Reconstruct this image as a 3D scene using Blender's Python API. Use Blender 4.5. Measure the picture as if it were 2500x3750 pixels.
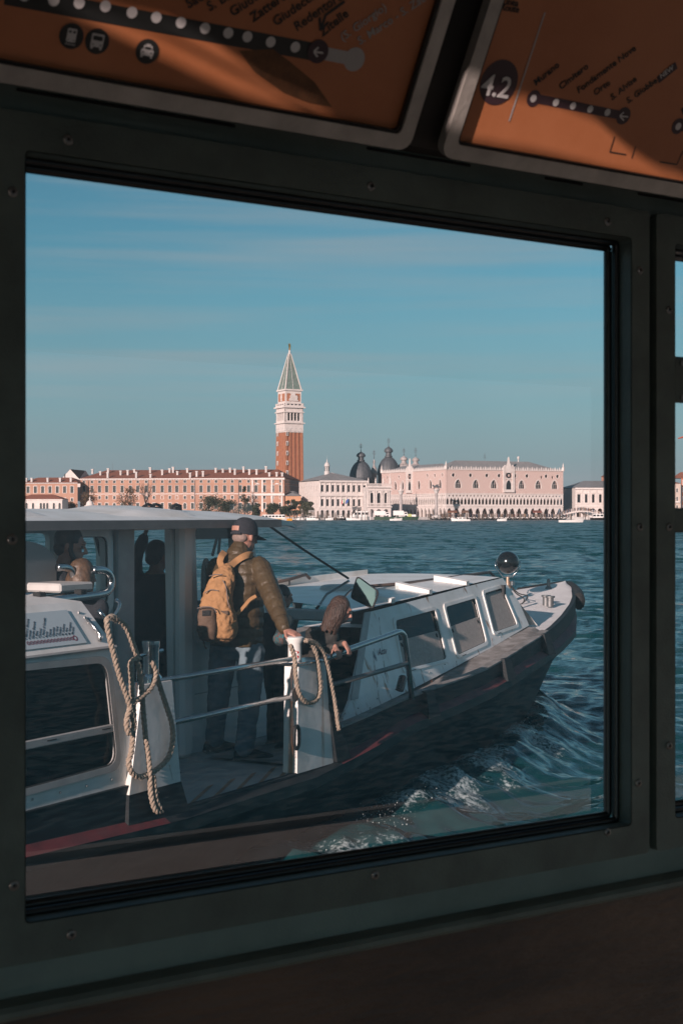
import bpy, math, random
import numpy as np
from mathutils import Vector, Matrix
from mathutils.geometry import delaunay_2d_cdt
R = math.radians
for o in list(bpy.data.objects): bpy.data.objects.remove(o)
sc = bpy.context.scene
col = sc.collection
random.seed(7)

# ------------------------------------------------------------------ camera, sky, sun, exposure
FPX, HX, HY, CZ = 5208.0, 1250.0, 1884.0, 2.6          # focal length in photo pixels, principal point, eye height
cam = bpy.data.cameras.new('camera'); camo = bpy.data.objects.new('camera', cam); col.objects.link(camo)
camo.location = (0, 0, CZ); camo.rotation_euler = (R(90), 0, 0)
cam.sensor_fit = 'VERTICAL'; cam.sensor_height = 36; cam.lens = 50
cam.shift_y = (HY - 1875.0) / 3750.0
cam.clip_start = 0.05; cam.clip_end = 6000
cam.dof.use_dof = True; cam.dof.focus_distance = 13.0; cam.dof.aperture_fstop = 15.0
sc.camera = camo
SUN_A, SUN_E = 27.0, 15.5                                # sun behind the left shoulder, low
world = bpy.data.worlds.new('World'); sc.world = world; world.use_nodes = True
nt = world.node_tree; nt.nodes.clear()
sky = nt.nodes.new('ShaderNodeTexSky'); sky.sky_type = 'NISHITA'; sky.sun_disc = False
sky.sun_elevation = R(SUN_E); sky.sun_rotation = R(180 + SUN_A)
sky.altitude = 0; sky.air_density = 0.8; sky.dust_density = 0.4; sky.ozone_density = 6.0
bg = nt.nodes.new('ShaderNodeBackground'); bg.inputs[1].default_value = 0.104
wout = nt.nodes.new('ShaderNodeOutputWorld')
tint = nt.nodes.new('ShaderNodeMix'); tint.data_type = 'RGBA'; tint.blend_type = 'MULTIPLY'
tint.inputs[0].default_value = 1.0; tint.inputs[7].default_value = (0.80, 0.90, 0.585, 1)
nt.links.new(sky.outputs[0], tint.inputs[6])
# thin streaks of high cloud
tc = nt.nodes.new('ShaderNodeTexCoord'); mp = nt.nodes.new('ShaderNodeMapping')
mp.inputs['Scale'].default_value = (1.5, 1.5, 38.0); mp.inputs['Rotation'].default_value = (R(1.5), R(-3.0), 0)
cn = nt.nodes.new('ShaderNodeTexNoise'); cn.inputs['Scale'].default_value = 1.7; cn.inputs['Detail'].default_value = 5; cn.inputs['Roughness'].default_value = 0.5
cr = nt.nodes.new('ShaderNodeValToRGB'); cr.color_ramp.elements[0].position = 0.46; cr.color_ramp.elements[1].position = 0.74
cr.color_ramp.elements[1].color = (0.42, 0.42, 0.42, 1); cr.color_ramp.elements[0].color = (0, 0, 0, 1)
cm = nt.nodes.new('ShaderNodeMix'); cm.data_type = 'RGBA'; cm.inputs[7].default_value = (2.9, 3.05, 3.2, 1)
nt.links.new(tc.outputs['Generated'], mp.inputs[0]); nt.links.new(mp.outputs[0], cn.inputs[0]); nt.links.new(cn.outputs[0], cr.inputs[0])
sx = nt.nodes.new('ShaderNodeSeparateXYZ'); nt.links.new(tc.outputs['Generated'], sx.inputs[0])
hm = nt.nodes.new('ShaderNodeMapRange'); hm.interpolation_type = 'SMOOTHSTEP'; hm.inputs[1].default_value = -.02; hm.inputs[2].default_value = .20; hm.inputs[3].default_value = .92; hm.inputs[4].default_value = 0.0
nt.links.new(sx.outputs[2], hm.inputs[0])
hz = nt.nodes.new('ShaderNodeMix'); hz.data_type = 'RGBA'; hz.inputs[7].default_value = (1.92, 2.10, 2.66, 1)
nt.links.new(hm.outputs[0], hz.inputs[0]); nt.links.new(tint.outputs[2], hz.inputs[6])
nt.links.new(cr.outputs[0], cm.inputs[0]); nt.links.new(hz.outputs[2], cm.inputs[6])
nt.links.new(cm.outputs[2], bg.inputs[0]); nt.links.new(bg.outputs[0], wout.inputs[0])
sl = bpy.data.lights.new('sun', 'SUN'); so = bpy.data.objects.new('sun', sl); col.objects.link(so)
sl.energy = 5.0; sl.angle = R(0.5); sl.color = (1.0, 0.785, 0.72)
SUND = Vector((math.sin(R(SUN_A)) * math.cos(R(SUN_E)), math.cos(R(SUN_A)) * math.cos(R(SUN_E)), -math.sin(R(SUN_E))))
so.rotation_euler = SUND.to_track_quat('-Z', 'Y').to_euler(); so.location = (-20, -40, 30)
sc.view_settings.view_transform = 'Standard'; sc.view_settings.look = 'None'
sc.view_settings.exposure = 0.35; sc.view_settings.gamma = 1.0
try:
    sc.view_settings.use_curve_mapping = False
    sc.cycles.use_denoising = True; sc.cycles.max_bounces = 10; sc.cycles.transparent_max_bounces = 16
    sc.cycles.caustics_reflective = False; sc.cycles.caustics_refractive = False; sc.cycles.sample_clamp_indirect = 4.0
except Exception: pass

# ------------------------------------------------------------------ helpers
MATS = {}
def mat(name, c=(.5, .5, .5), rough=.6, metal=0, var=0.0, vscale=6.0, bump=0.0, bscale=40.0, c2=None, stretch=None, ior=None, spec=None, coat=0, obj=False):
    if name in MATS: return MATS[name]
    m = bpy.data.materials.new(name); m.use_nodes = True; n = m.node_tree; b = n.nodes['Principled BSDF']
    b.inputs['Base Color'].default_value = (*c, 1); b.inputs['Roughness'].default_value = rough; b.inputs['Metallic'].default_value = metal
    if ior: b.inputs['IOR'].default_value = ior
    if spec is not None: b.inputs['Specular IOR Level'].default_value = spec
    if coat: b.inputs['Coat Weight'].default_value = coat; b.inputs['Coat Roughness'].default_value = .1
    src = None
    if var or bump or c2:
        t = n.nodes.new('ShaderNodeTexCoord'); mpn = n.nodes.new('ShaderNodeMapping')
        if stretch: mpn.inputs['Scale'].default_value = stretch
        n.links.new(t.outputs['Object'], mpn.inputs[0]); src = mpn.outputs[0]
    if var or c2:
        no = n.nodes.new('ShaderNodeTexNoise'); no.inputs['Scale'].default_value = vscale; no.inputs['Detail'].default_value = 6; no.inputs['Roughness'].default_value = .62
        n.links.new(src, no.inputs[0])
        rp = n.nodes.new('ShaderNodeValToRGB')
        lo = c2 if c2 else tuple(x * (1 - var) for x in c); hi = c if c2 else tuple(min(1, x * (1 + var)) for x in c)
        rp.color_ramp.elements[0].position = .33; rp.color_ramp.elements[1].position = .66
        rp.color_ramp.elements[0].color = (*lo, 1); rp.color_ramp.elements[1].color = (*hi, 1)
        n.links.new(no.outputs[0], rp.inputs[0]); n.links.new(rp.outputs[0], b.inputs['Base Color'])
    if bump:
        n2 = n.nodes.new('ShaderNodeTexNoise'); n2.inputs['Scale'].default_value = bscale; n2.inputs['Detail'].default_value = 4
        n.links.new(src, n2.inputs[0]); bp = n.nodes.new('ShaderNodeBump'); bp.inputs['Strength'].default_value = bump; bp.inputs['Distance'].default_value = .02
        n.links.new(n2.outputs[0], bp.inputs['Height']); n.links.new(bp.outputs[0], b.inputs['Normal'])
    MATS[name] = m; return m
def glassmat(name, tintc=(.97, .985, .98), f0=1.5, rough=0.0, veil=0.0):
    if name in MATS: return MATS[name]
    m = bpy.data.materials.new(name); m.use_nodes = True; n = m.node_tree; n.nodes.clear()
    o = n.nodes.new('ShaderNodeOutputMaterial'); mx = n.nodes.new('ShaderNodeMixShader'); lwn = n.nodes.new('ShaderNodeLayerWeight'); lwn.inputs[0].default_value = .5; pw = n.nodes.new('ShaderNodeMath'); pw.operation = 'POWER'; pw.inputs[1].default_value = 5.0; n.links.new(lwn.outputs['Facing'], pw.inputs[0])
    F0 = min(.9, 2 * ((f0 - 1) / (f0 + 1)) ** 2); fr = n.nodes.new('ShaderNodeMath'); fr.operation = 'MULTIPLY_ADD'; fr.inputs[1].default_value = (1 - F0) * .9; fr.inputs[2].default_value = F0; n.links.new(pw.outputs[0], fr.inputs[0])
    tr = n.nodes.new('ShaderNodeBsdfTransparent'); tr.inputs[0].default_value = (*tintc, 1)
    gl = n.nodes.new('ShaderNodeBsdfGlossy'); gl.inputs['Roughness'].default_value = rough
    n.links.new(fr.outputs[0], mx.inputs[0]); n.links.new(tr.outputs[0], mx.inputs[1]); n.links.new(gl.outputs[0], mx.inputs[2])
    if veil:
        df = n.nodes.new('ShaderNodeBsdfTranslucent'); df.inputs[0].default_value = (.8, .8, .78, 1); m2 = n.nodes.new('ShaderNodeMixShader'); t = n.nodes.new('ShaderNodeTexCoord'); no = n.nodes.new('ShaderNodeTexNoise'); no.inputs['Scale'].default_value = 5; no.inputs['Detail'].default_value = 6
        n.links.new(t.outputs['Object'], no.inputs[0]); mr = n.nodes.new('ShaderNodeMapRange'); mr.inputs[1].default_value = .3; mr.inputs[2].default_value = .75; mr.inputs[3].default_value = veil * .6; mr.inputs[4].default_value = veil * 1.5
        n.links.new(no.outputs[0], mr.inputs[0]); n.links.new(mr.outputs[0], m2.inputs[0]); n.links.new(mx.outputs[0], m2.inputs[1]); n.links.new(df.outputs[0], m2.inputs[2]); n.links.new(m2.outputs[0], o.inputs[0])
    else: n.links.new(mx.outputs[0], o.inputs[0])
    MATS[name] = m; return m

MW = {}                                                   # world matrix of every thing
def thing(name, label, cat, loc=(0, 0, 0), rotz=0.0, group=None):
    o = bpy.data.objects.new(name, None); col.objects.link(o); o.location = loc; o.rotation_euler = (0, 0, rotz)
    o.empty_display_size = .2
    o['label'] = label; o['category'] = cat
    if group: o['group'] = group
    MW[o.name] = Matrix.Translation(Vector(loc)) @ Matrix.Rotation(rotz, 4, 'Z'); return o
def tag(o, label, cat, group=None):
    o['label'] = label; o['category'] = cat
    if group: o['group'] = group
    return o
class MB:
    """collects faces given in world coordinates (or through a frame function)"""
    def __init__(s, fr=None): s.v = []; s.f = []; s.m = []; s.fr = fr; s.mi = 0
    def pt(s, p): return Vector(s.fr(*p)) if s.fr else Vector(p)
    def add(s, pts, faces):
        k = len(s.v); s.v += [s.pt(p) for p in pts]; s.f += [tuple(i + k for i in f) for f in faces]; s.m += [s.mi] * len(faces); return s
    def quad(s, a, b, c, d): return s.add([a, b, c, d], [(0, 1, 2, 3)])
    def box(s, x0, x1, y0, y1, z0, z1):
        p = [(x, y, z) for z in (z0, z1) for y in (y0, y1) for x in (x0, x1)]
        return s.add(p, [(0, 2, 3, 1), (4, 5, 7, 6), (0, 1, 5, 4), (2, 6, 7, 3), (0, 4, 6, 2), (1, 3, 7, 5)])
    def bbox(s, x0, x1, y0, y1, z0, z1, b=.01):            # box with chamfered edges
        b = min(b, abs(x1 - x0) * .45, abs(y1 - y0) * .45, abs(z1 - z0) * .45)
        xs = (x0, x0 + b, x1 - b, x1); ys = (y0, y0 + b, y1 - b, y1)
        def ring(i, z):
            j = 3 - i
            a0, a1, c0, c1 = (xs[i], xs[3 - i], ys[i], ys[3 - i])
            if i == 0: return [(xs[1], ys[0], z), (xs[2], ys[0], z), (xs[3], ys[1], z), (xs[3], ys[2], z), (xs[2], ys[3], z), (xs[1], ys[3], z), (xs[0], ys[2], z), (xs[0], ys[1], z)]
            return [(xs[1], ys[1], z), (xs[2], ys[1], z), (xs[2], ys[1], z), (xs[2], ys[2], z), (xs[2], ys[2], z), (xs[1], ys[2], z), (xs[1], ys[2], z), (xs[1], ys[1], z)]
        return s.loft([ring(1, z0), ring(0, z0 + b), ring(0, z1 - b), ring(1, z1)], True, True)
    def loft(s, rings, closed=True, caps=False):
        n = len(rings[0]); pts = [p for r in rings for p in r]; fs = []
        for i in range(len(rings) - 1):
            for j in range(n if closed else n - 1):
                k = (j + 1) % n; fs.append((i * n + j, i * n + k, (i + 1) * n + k, (i + 1) * n + j))
        if caps: fs.append(tuple(range(n - 1, -1, -1))); fs.append(tuple((len(rings) - 1) * n + j for j in range(n)))
        return s.add(pts, fs)
    def tube(s, path, r, seg=8, caps=True, flat=None):
        path = [s.pt(p) for p in path]; fr = s.fr; s.fr = None; rings = []; n = len(path); up = None
        for i, p in enumerate(path):
            t = (path[min(i + 1, n - 1)] - path[max(i - 1, 0)])
            if t.length < 1e-9: t = Vector((0, 0, 1))
            t.normalize()
            if up is None: up = Vector((0, 0, 1)) if abs(t.z) < .9 else Vector((1, 0, 0))
            a = t.cross(up)
            if a.length < 1e-6: a = t.orthogonal()
            a.normalize(); b = a.cross(t).normalized(); up = b
            rq = r[i] if isinstance(r, list) else r
            ra, rb = rq if isinstance(rq, (list, tuple)) else (rq, rq)
            rings.append([p + a * math.cos(2 * math.pi * k / seg) * ra + b * math.sin(2 * math.pi * k / seg) * rb for k in range(seg)])
        s.loft(rings, True, caps); s.fr = fr; return s
    def lathe(s, prof, c=(0, 0, 0), seg=16, squash=1.0):
        s.loft([[(c[0] + r * math.cos(2 * math.pi * k / seg), c[1] + r * squash * math.sin(2 * math.pi * k / seg), c[2] + z) for k in range(seg)] for r, z in prof], True, True); return s
    def prism(s, outline, to3, d):                         # outline 2D, to3(a,b,depth)
        n = len(outline); pts = [to3(a, b, 0) for a, b in outline] + [to3(a, b, d) for a, b in outline]
        return s.add(pts, [tuple(range(n)), tuple(range(2 * n - 1, n - 1, -1))] + [(i, i + n, (i + 1) % n + n, (i + 1) % n) for i in range(n)])
    def holes(s, outer, holes, to3, thick=0.0, back=False, rim=True):
        """sheet with holes cut in it; to3(a,b,depth); thick gives the reveals"""
        vs = [Vector(p) for p in outer]; ed = [(i, (i + 1) % len(outer)) for i in range(len(outer))]
        for h in holes:
            k = len(vs); vs += [Vector(p) for p in h]; ed += [(k + i, k + (i + 1) % len(h)) for i in range(len(h))]
        ov, oe, of, *_ = delaunay_2d_cdt(vs, ed, [], 1, 1e-6)
        def inside(p, poly):
            c = False; j = len(poly) - 1
            for i in range(len(poly)):
                (xi, yi), (xj, yj) = poly[i][:2], poly[j][:2]
                if (yi > p[1]) != (yj > p[1]) and p[0] < (xj - xi) * (p[1] - yi) / (yj - yi) + xi: c = not c
                j = i
            return c
        bbs = [(min(q[0] for q in h), max(q[0] for q in h), min(q[1] for q in h), max(q[1] for q in h)) for h in holes]
        keep = []
        for f in of:
            c = sum((ov[i] for i in f), Vector((0, 0))) / len(f)
            if any(b[0] < c.x < b[1] and b[2] < c.y < b[3] and inside(c, h) for b, h in zip(bbs, holes)): continue
            if not inside(c, outer): continue
            keep.append(tuple(f))
        s.add([to3(p.x, p.y, 0) for p in ov], keep)
        if thick and back: s.add([to3(p.x, p.y, thick) for p in ov], [f[::-1] for f in keep])
        if thick:
            for h in list(holes) + ([outer] if rim else []):
                n = len(h); s.add([to3(*q[:2], 0) for q in h] + [to3(*q[:2], thick) for q in h], [(i, (i + 1) % n, (i + 1) % n + n, i + n) for i in range(n)])
        return s
    def build(s, name, mats, parent=None, smooth=False, kind=None, auto=None):
        me = bpy.data.meshes.new(name); v = s.v
        if parent is not None and parent.name in MW:
            inv = MW[parent.name].inverted(); v = [inv @ p for p in v]
        me.from_pydata([tuple(p) for p in v], [], s.f); me.validate(verbose=False)
        if not isinstance(mats, (list, tuple)): mats = [mats]
        for m in mats: me.materials.append(m)
        if len(mats) > 1 and len(me.polygons) == len(s.m): me.polygons.foreach_set('material_index', s.m)
        if smooth: me.polygons.foreach_set('use_smooth', [True] * len(me.polygons))
        me.update()
        o = bpy.data.objects.new(name, me); col.objects.link(o)
        if smooth and auto is not None:
            try: me.set_sharp_from_angle(angle=R(auto))
            except Exception: pass
        if parent is not None:
            o.parent = parent
            if parent.name in MW: MW[o.name] = MW[parent.name]
        if kind: o['kind'] = kind
        return o
def rr(x0, x1, y0, y1, r, n=4):                            # rounded rectangle outline
    out = []
    for cx, cy, a in ((x1 - r, y1 - r, 0), (x0 + r, y1 - r, 90), (x0 + r, y0 + r, 180), (x1 - r, y0 + r, 270)):
        for k in range(n + 1): t = R(a + 90 * k / n); out.append((cx + r * math.cos(t), cy + r * math.sin(t)))
    return out
def rpoly(pts, r, n=4):                                    # rounded corners on any polygon
    out = []; m = len(pts)
    for i in range(m):
        p = Vector(pts[i]); a = Vector(pts[i - 1]) - p; b = Vector(pts[(i + 1) % m]) - p
        q = min(r, a.length * .45, b.length * .45); a = p + a.normalized() * q; b = p + b.normalized() * q
        for k in range(n + 1): t = k / n; w = a * (1 - t) ** 2 + p * 2 * t * (1 - t) + b * t * t; out.append((w.x, w.y))
    return out
def inset(pts, d):
    c = Vector((sum(p[0] for p in pts) / len(pts), sum(p[1] for p in pts) / len(pts))); xs = [p[0] for p in pts]; ys = [p[1] for p in pts]
    w = (max(xs) - min(xs)) / 2; h = (max(ys) - min(ys)) / 2
    return [(c.x + (p[0] - c.x) * (1 - d / w), c.y + (p[1] - c.y) * (1 - d / h)) for p in pts]
def arch(s0, s1, z0, z1, kind='round', n=8):               # outline of an arched opening
    c = (s0 + s1) / 2; r = (s1 - s0) / 2; pts = [(s1, z0)]
    if kind == 'rect': return [(s0, z0), (s1, z0), (s1, z1), (s0, z1)]
    if kind == 'round':
        zs = z1 - r; pts += [(c + r * math.cos(math.pi * k / n), zs + r * math.sin(math.pi * k / n)) for k in range(n + 1)]
    else:
        hgt = r * (1.55 if kind == 'pointed' else 1.9); zs = z1 - hgt
        for k in range(n + 1):
            t = k / n * 2
            if t <= 1: x = 1 - t; pts.append((c + r * (x ** .72 if kind == 'ogive' else math.sqrt(max(0, 1 - (t * .999) ** 2)) * .6 + .4 * (1 - t)), zs + hgt * (t ** (1.05 if kind == 'ogive' else 1))))
            else: x = t - 1; y = 2 - t; pts.append((c - r * (x ** .72 if kind == 'ogive' else math.sqrt(max(0, 1 - (y * .999) ** 2)) * .6 + .4 * (1 - y)), zs + hgt * (y ** (1.05 if kind == 'ogive' else 1))))
    pts.append((s0, z0))
    out = []
    for p in pts:
        if not out or (abs(out[-1][0] - p[0]) + abs(out[-1][1] - p[1])) > 1e-4: out.append(p)
    return out
def smooth_path(pts, n=6):                                 # Catmull-Rom through points
    P = [Vector(p) for p in pts]; P = [P[0] * 2 - P[1]] + P + [P[-1] * 2 - P[-2]]; out = []
    for i in range(1, len(P) - 2):
        for k in range(n):
            t = k / n; a, b, c, d = P[i - 1], P[i], P[i + 1], P[i + 2]
            out.append(.5 * ((2 * b) + (c - a) * t + (2 * a - 5 * b + 4 * c - d) * t * t + (3 * b - a - 3 * c + d) * t ** 3))
    out.append(P[-2].copy()); return out
def text(name, s, org, ax, ay, size, m, parent, bold=0.0, align='LEFT', ext=.0004):
    cu = bpy.data.curves.new(name, 'FONT'); cu.body = s; cu.size = size; cu.offset = bold * size; cu.extrude = ext; cu.align_x = align; cu.resolution_u = 3
    tmp = bpy.data.objects.new('tmp', cu); me = bpy.data.meshes.new_from_object(tmp); bpy.data.objects.remove(tmp); bpy.data.curves.remove(cu)
    me.materials.clear(); me.materials.append(m); o = bpy.data.objects.new(name, me); col.objects.link(o)
    ax = Vector(ax).normalized(); ay = Vector(ay); ay = (ay - ax * ay.dot(ax)).normalized(); az = ax.cross(ay)
    M = Matrix((ax, ay, az)).transposed().to_4x4(); M.translation = Vector(org)
    if parent is not None:
        o.parent = parent; M = MW[parent.name].inverted() @ M; MW[o.name] = MW[parent.name]
    o.matrix_local = M; return o
def copy_tree(o, loc=None, rotz=None, label=None, scale=None, parent=None):
    c = o.copy(); col.objects.link(c)
    if parent is not None: c.parent = parent
    if loc is not None: c.location = loc
    if rotz is not None: c.rotation_euler = (0, 0, rotz)
    if scale is not None: c.scale = (scale,) * 3 if not isinstance(scale, tuple) else scale
    if label: c['label'] = label
    for ch in list(o.children): copy_tree(ch, parent=c)
    return c
def ray(px, py): return Vector(((px - HX) / FPX, 1.0, (HY - py) / FPX))
def at(px, py, Y): r = ray(px, py); return Vector((r.x * Y, Y, CZ + r.z * Y))
# ------------------------------------------------------------------ our own boat: the cabin we look out of
PHI = R(57.13); W = Vector((math.sin(PHI), math.cos(PHI), 0)); N = Vector((-math.cos(PHI), math.sin(PHI), 0))
def C(s, n, z): return W * s + N * n + Vector((0, 0, z))
def cw(px, py, n):
    r = ray(px, py); t = n / (r.x * N.x + N.y); return (t * (r.x * W.x + W.y), CZ + r.z * t)
NF = 1.58; NWALL = 1.596; NG = 1.625; ZC = 3.55
M_frame = mat('dark_green_frame_paint', (.10, .125, .11), .5, var=.25, vscale=9, bump=.12, bscale=300)
M_wallg = mat('green_grey_cabin_paint', (.21, .25, .225), .55, var=.15, vscale=5, bump=.08, bscale=250)
M_rubber = mat('black_window_rubber', (.008, .009, .009), .28, bump=.05, bscale=60)
M_screw = mat('dull_steel_screw', (.22, .21, .2), .45, .8)
M_slot = mat('screw_recess_black', (.01, .01, .01), .8)
M_silver = mat('worn_aluminium_rail', (.42, .39, .36), .5, .35, var=.18, vscale=14, bump=.08, bscale=120)
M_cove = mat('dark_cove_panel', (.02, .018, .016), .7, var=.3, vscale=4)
M_ceil = mat('cabin_ceiling_paint', (.62, .60, .56), .6, var=.1, vscale=2)
M_floor = mat('cabin_floor_lino', (.34, .31, .28), .7, var=.2, vscale=6)
def brown_panel():
    m = mat('dark_brown_laminate', (.115, .068, .046), .48, c2=(.050, .032, .024), vscale=3.2, bump=.35, bscale=26, stretch=(1, 1, 5.0)); return m
M_brown = brown_panel()
M_pane = glassmat('window_glass', veil=.05)  # pale veil mixed into the pane to lift the dark tones behind it

s_l = cw(92, 1884, NF)[0]; s_r = cw(2312, 1884, NF)[0]; z_t, z_b = 3.022, 2.126
s_r2 = cw(2470, 1884, NF)[0]; f_r = cw(2376, 1884, NF)[0]; f_l2 = cw(2402, 1884, NF)[0]; f_l = cw(-120, 1884, NF)[0] - .05
fz_t, fz_b = 3.066, 2.080
open1 = rr(s_l, s_r, z_b, z_t, .006, 2); open2 = rr(s_r2, s_r2 + .93, z_b, z_t, .006, 2)
def Cw(a, b, d): return C(a, NWALL + d, b)
S0, S1 = -3.2, 6.0
mb = MB(); mb.holes([(S0, .7), (S1, .7), (S1, 3.10), (S0, 3.10)], [inset(open1, -.004), inset(open2, -.004)], Cw, .033, True)
o = mb.build('cabin_wall', M_wallg, kind='structure')
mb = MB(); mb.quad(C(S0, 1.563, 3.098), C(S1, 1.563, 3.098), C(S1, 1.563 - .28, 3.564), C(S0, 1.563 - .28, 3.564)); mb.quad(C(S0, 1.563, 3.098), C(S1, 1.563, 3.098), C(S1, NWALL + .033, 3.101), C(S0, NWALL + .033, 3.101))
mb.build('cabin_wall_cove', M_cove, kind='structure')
def frame(name, label, op, L, Rr, screws):
    t = thing(name, label, 'window frame', C((L + Rr) / 2, NF, fz_b))
    mb = MB(); out = rr(L, Rr, fz_b, fz_t, .008, 3)
    mb.holes(out, [op], lambda a, b, d: C(a, NF + d, b), NWALL - NF - .001); mb.build('casing', M_frame, t)
    mb = MB(); q = inset(op, .0015)                        # painted reveal, then the rubber beads that hold the pane
    mb.loft([[C(a, NF + .001, b) for a, b in q], [C(a, NG - .016, b) for a, b in q]]); mb.build('reveal', M_frame, t)
    for k, (nn, ins, rad) in enumerate(((NG - .015, .004, .0055), (NG - .003, .010, .0065))):
        mb = MB(); q = inset(op, ins); mb.tube([C(a, nn, b) for a, b in q + q[:1]], rad, 8, False); mb.build('gasket', M_rubber, t, True)
    mb = MB(); q = inset(op, .003); mb.add([C(a, NG, b) for a, b in q], [tuple(range(len(q)))]); mb.build('pane', M_pane, t)
    for px, py in screws:
        s, z = cw(px, py, NF); mb = MB(lambda x, y, h: C(s + x, NF - h, z + y))
        mb.lathe([(.0001, 0), (.0062, 0), (.0062, .0012), (.005, .0024), (.0028, .0030), (.0027, .0012), (.0001, .0012)], seg=12)
        mb.mi = 1; mb.box(-.0024, .0024, -.0005, .0005, .0013, .0021); mb.box(-.0005, .0005, -.0024, .0024, .00135, .00215)
        mb.build('screw', [M_screw, M_slot], t)
    return t
frame('window_frame', 'dark green screwed frame of the large cabin window that fills the view', open1, f_l, f_r,
      [(250, 512), (48, 703), (1357, 683), (2222, 812), (2340, 990), (2340, 1930), (2335, 2868), (2222, 3047), (1372, 3205), (262, 3422), (52, 3242), (45, 1975)])
fr2 = frame('window_frame', 'dark frame of the next window, cut off by the edge of the picture, with two cross bars', open2, f_l2, s_r2 + .985,
      [(2447, 1135), (2447, 1930), (2447, 2730)])
for y0, y1, nm in ((1310, 1475, 'hinge_block'), (1860, 1950, 'cross_bar')):
    z1 = cw(2470, y0, NG - .012)[1]; z0 = cw(2470, y1, NG - .012)[1]
    mb = MB(C); mb.bbox(s_r2 + .001, s_r2 + (.93 if nm == 'cross_bar' else .10), NG - .030, NG - .008, z0, z1, .004); hb = mb.build(nm, M_frame, fr2)
    if nm == 'hinge_block':
        for yy in (1330, 1455):
            zz = cw(2495, yy, NG - .03)[1]; ss = cw(2495, yy, NG - .03)[0]
            mb = MB(lambda x, y, h: C(ss + x, NG - .03 - h, zz + y)); mb.lathe([(.0001, 0), (.005, 0), (.0045, .002), (.0001, .0024)], seg=10); mb.build('screw', M_screw, hb)
# ledge and brown panelling under the window
lz = 2.036
mb = MB(C); mb.bbox(S0, S1, 1.556, 1.594, lz - .012, lz + .004, .005); mb.build('cabin_wall_ledge', M_frame, kind='structure')
mb = MB(C); mb.box(S0, S1, 1.566, 1.594, .7, lz - .0125); mb.build('cabin_wall_panelling', M_brown, kind='structure')
# ventilation slots in the strip over the window
sl_t = []
vent = thing('vent_strip', 'row of narrow black slots in the grey strip above the window', 'vent', C(1.0, NWALL, 3.08))
for i in range(4):
    s0 = cw(-60 + i * 1000, 400, NWALL)[0] if i < 2 else 0
for i, (pa, pb, py) in enumerate(((60, 860, 470), (1340, 1720, 608), (1990, 2130, 660), (2330, 2520, 700))):
    sa = cw(pa, py, NWALL)[0]; sb = cw(pb, py, NWALL)[0]
    mb = MB(C); mb.bbox(sa, sb, NWALL - .0025, NWALL - .0005, 3.0925, 3.0965, .001); mb.build('slot', M_slot, vent)

# route map panels leaning out of the cove above the window
PB_N, PB_Z, PE = 1.55, 3.089, Vector((0, 0, 0)); LEAN = math.radians(31)
def PP(s, q, h=0.0):                                       # s along the wall, q up the leaning panel, h proud of it
    return C(s, PB_N - math.sin(LEAN) * q - math.cos(LEAN) * h, PB_Z + math.cos(LEAN) * q - math.sin(LEAN) * h)
PNRM = (-N * math.cos(LEAN) + Vector((0, 0, -math.sin(LEAN)))); P0 = PP(0, 0, .004)
def pp(px, py):
    r = ray(px, py); o = Vector((0, 0, CZ)); t = (P0 - o).dot(PNRM) / r.dot(PNRM); p = o + r * t - P0
    return (p.dot(W), p.dot(-N * math.sin(LEAN) + Vector((0, 0, math.cos(LEAN)))))
M_orange = mat('orange_route_print', (.52, .195, .085), .5, c2=(.43, .145, .055), vscale=5, bump=.07, bscale=420)
M_ink = mat('dark_print_ink', (.016, .018, .018), .5); M_white = mat('white_print_ink', (.62, .60, .60), .5); M_purple = mat('aubergine_print_ink', (.045, .022, .03), .5)
M_grey_ink = mat('pale_grey_print_ink', (.42, .40, .40), .5)
PW = (PP(1, 0) - PP(0, 0)).normalized(); PQ = (PP(0, 1) - PP(0, 0)).normalized()
def panel(label, s0, s1, qh=.50):
    t = thing('route_map_panel', label, 'route map', PP((s0 + s1) / 2, 0), group=None)
    w = .020; fl = lambda a, b, d: PP(a, b, d)
    mb = MB(); mb.holes(rr(s0, s1, 0, qh, .018, 4), [rr(s0 + w, s1 - w, w, qh - w, .008, 3)], lambda a, b, d: PP(a, b, .014 - d), .016); mb.build('rail', M_silver, t)
    mb = MB(); mb.holes(rr(s0 + w, s1 - w, w, qh - w, .008, 3), [rr(s0 + w + .004, s1 - w - .004, w + .004, qh - w - .004, .006, 3)], lambda a, b, d: PP(a, b, .011 - d), .008); mb.build('seal', M_rubber, t)
    mb = MB(); q = rr(s0 + w + .002, s1 - w - .002, w + .002, qh - w - .002, .008, 3); mb.add([PP(a, b, .004) for a, b in q], [tuple(range(len(q)))]); mb.build('print_sheet', M_orange, t)
    return t
def pdisc(t, name, px, py, rad, m, h=.0045, n=28, sq=1.0):
    s, q = pp(px, py); mb = MB(); mb.add([PP(s + rad * math.cos(2 * math.pi * k / n), q + rad * sq * math.sin(2 * math.pi * k / n), h) for k in range(n)], [tuple(range(n))]); return mb.build(name, m, t)
def pstrip(t, name, pa, pb, wd, m, h=.0043):
    a = Vector(pp(*pa)); b = Vector(pp(*pb)); d = (b - a).normalized(); nn = Vector((-d.y, d.x)) * wd / 2
    mb = MB(); mb.add([PP(*p, h) for p in (a + nn, a - nn, b - nn, b + nn)], [(0, 1, 2, 3)]); return mb.build(name, m, t)
def ppoly(t, name, pts, m, h=.0050):
    mb = MB(); mb.add([PP(*pp(*p), h) for p in pts], [tuple(range(len(pts)))]); return mb.build(name, m, t)
def ptext(t, body, pa, pb, size, m, bold=.012, h=.0047):
    a = PP(*pp(*pa), h); b = PP(*pp(*pb), h); ax = b - a; ay = PNRM.cross(ax); return text('lettering', body, a, ax, ay, size, m, t, bold)
e1 = pp(1490, 520)[0]; b2 = pp(1606, 540)[0]
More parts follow.
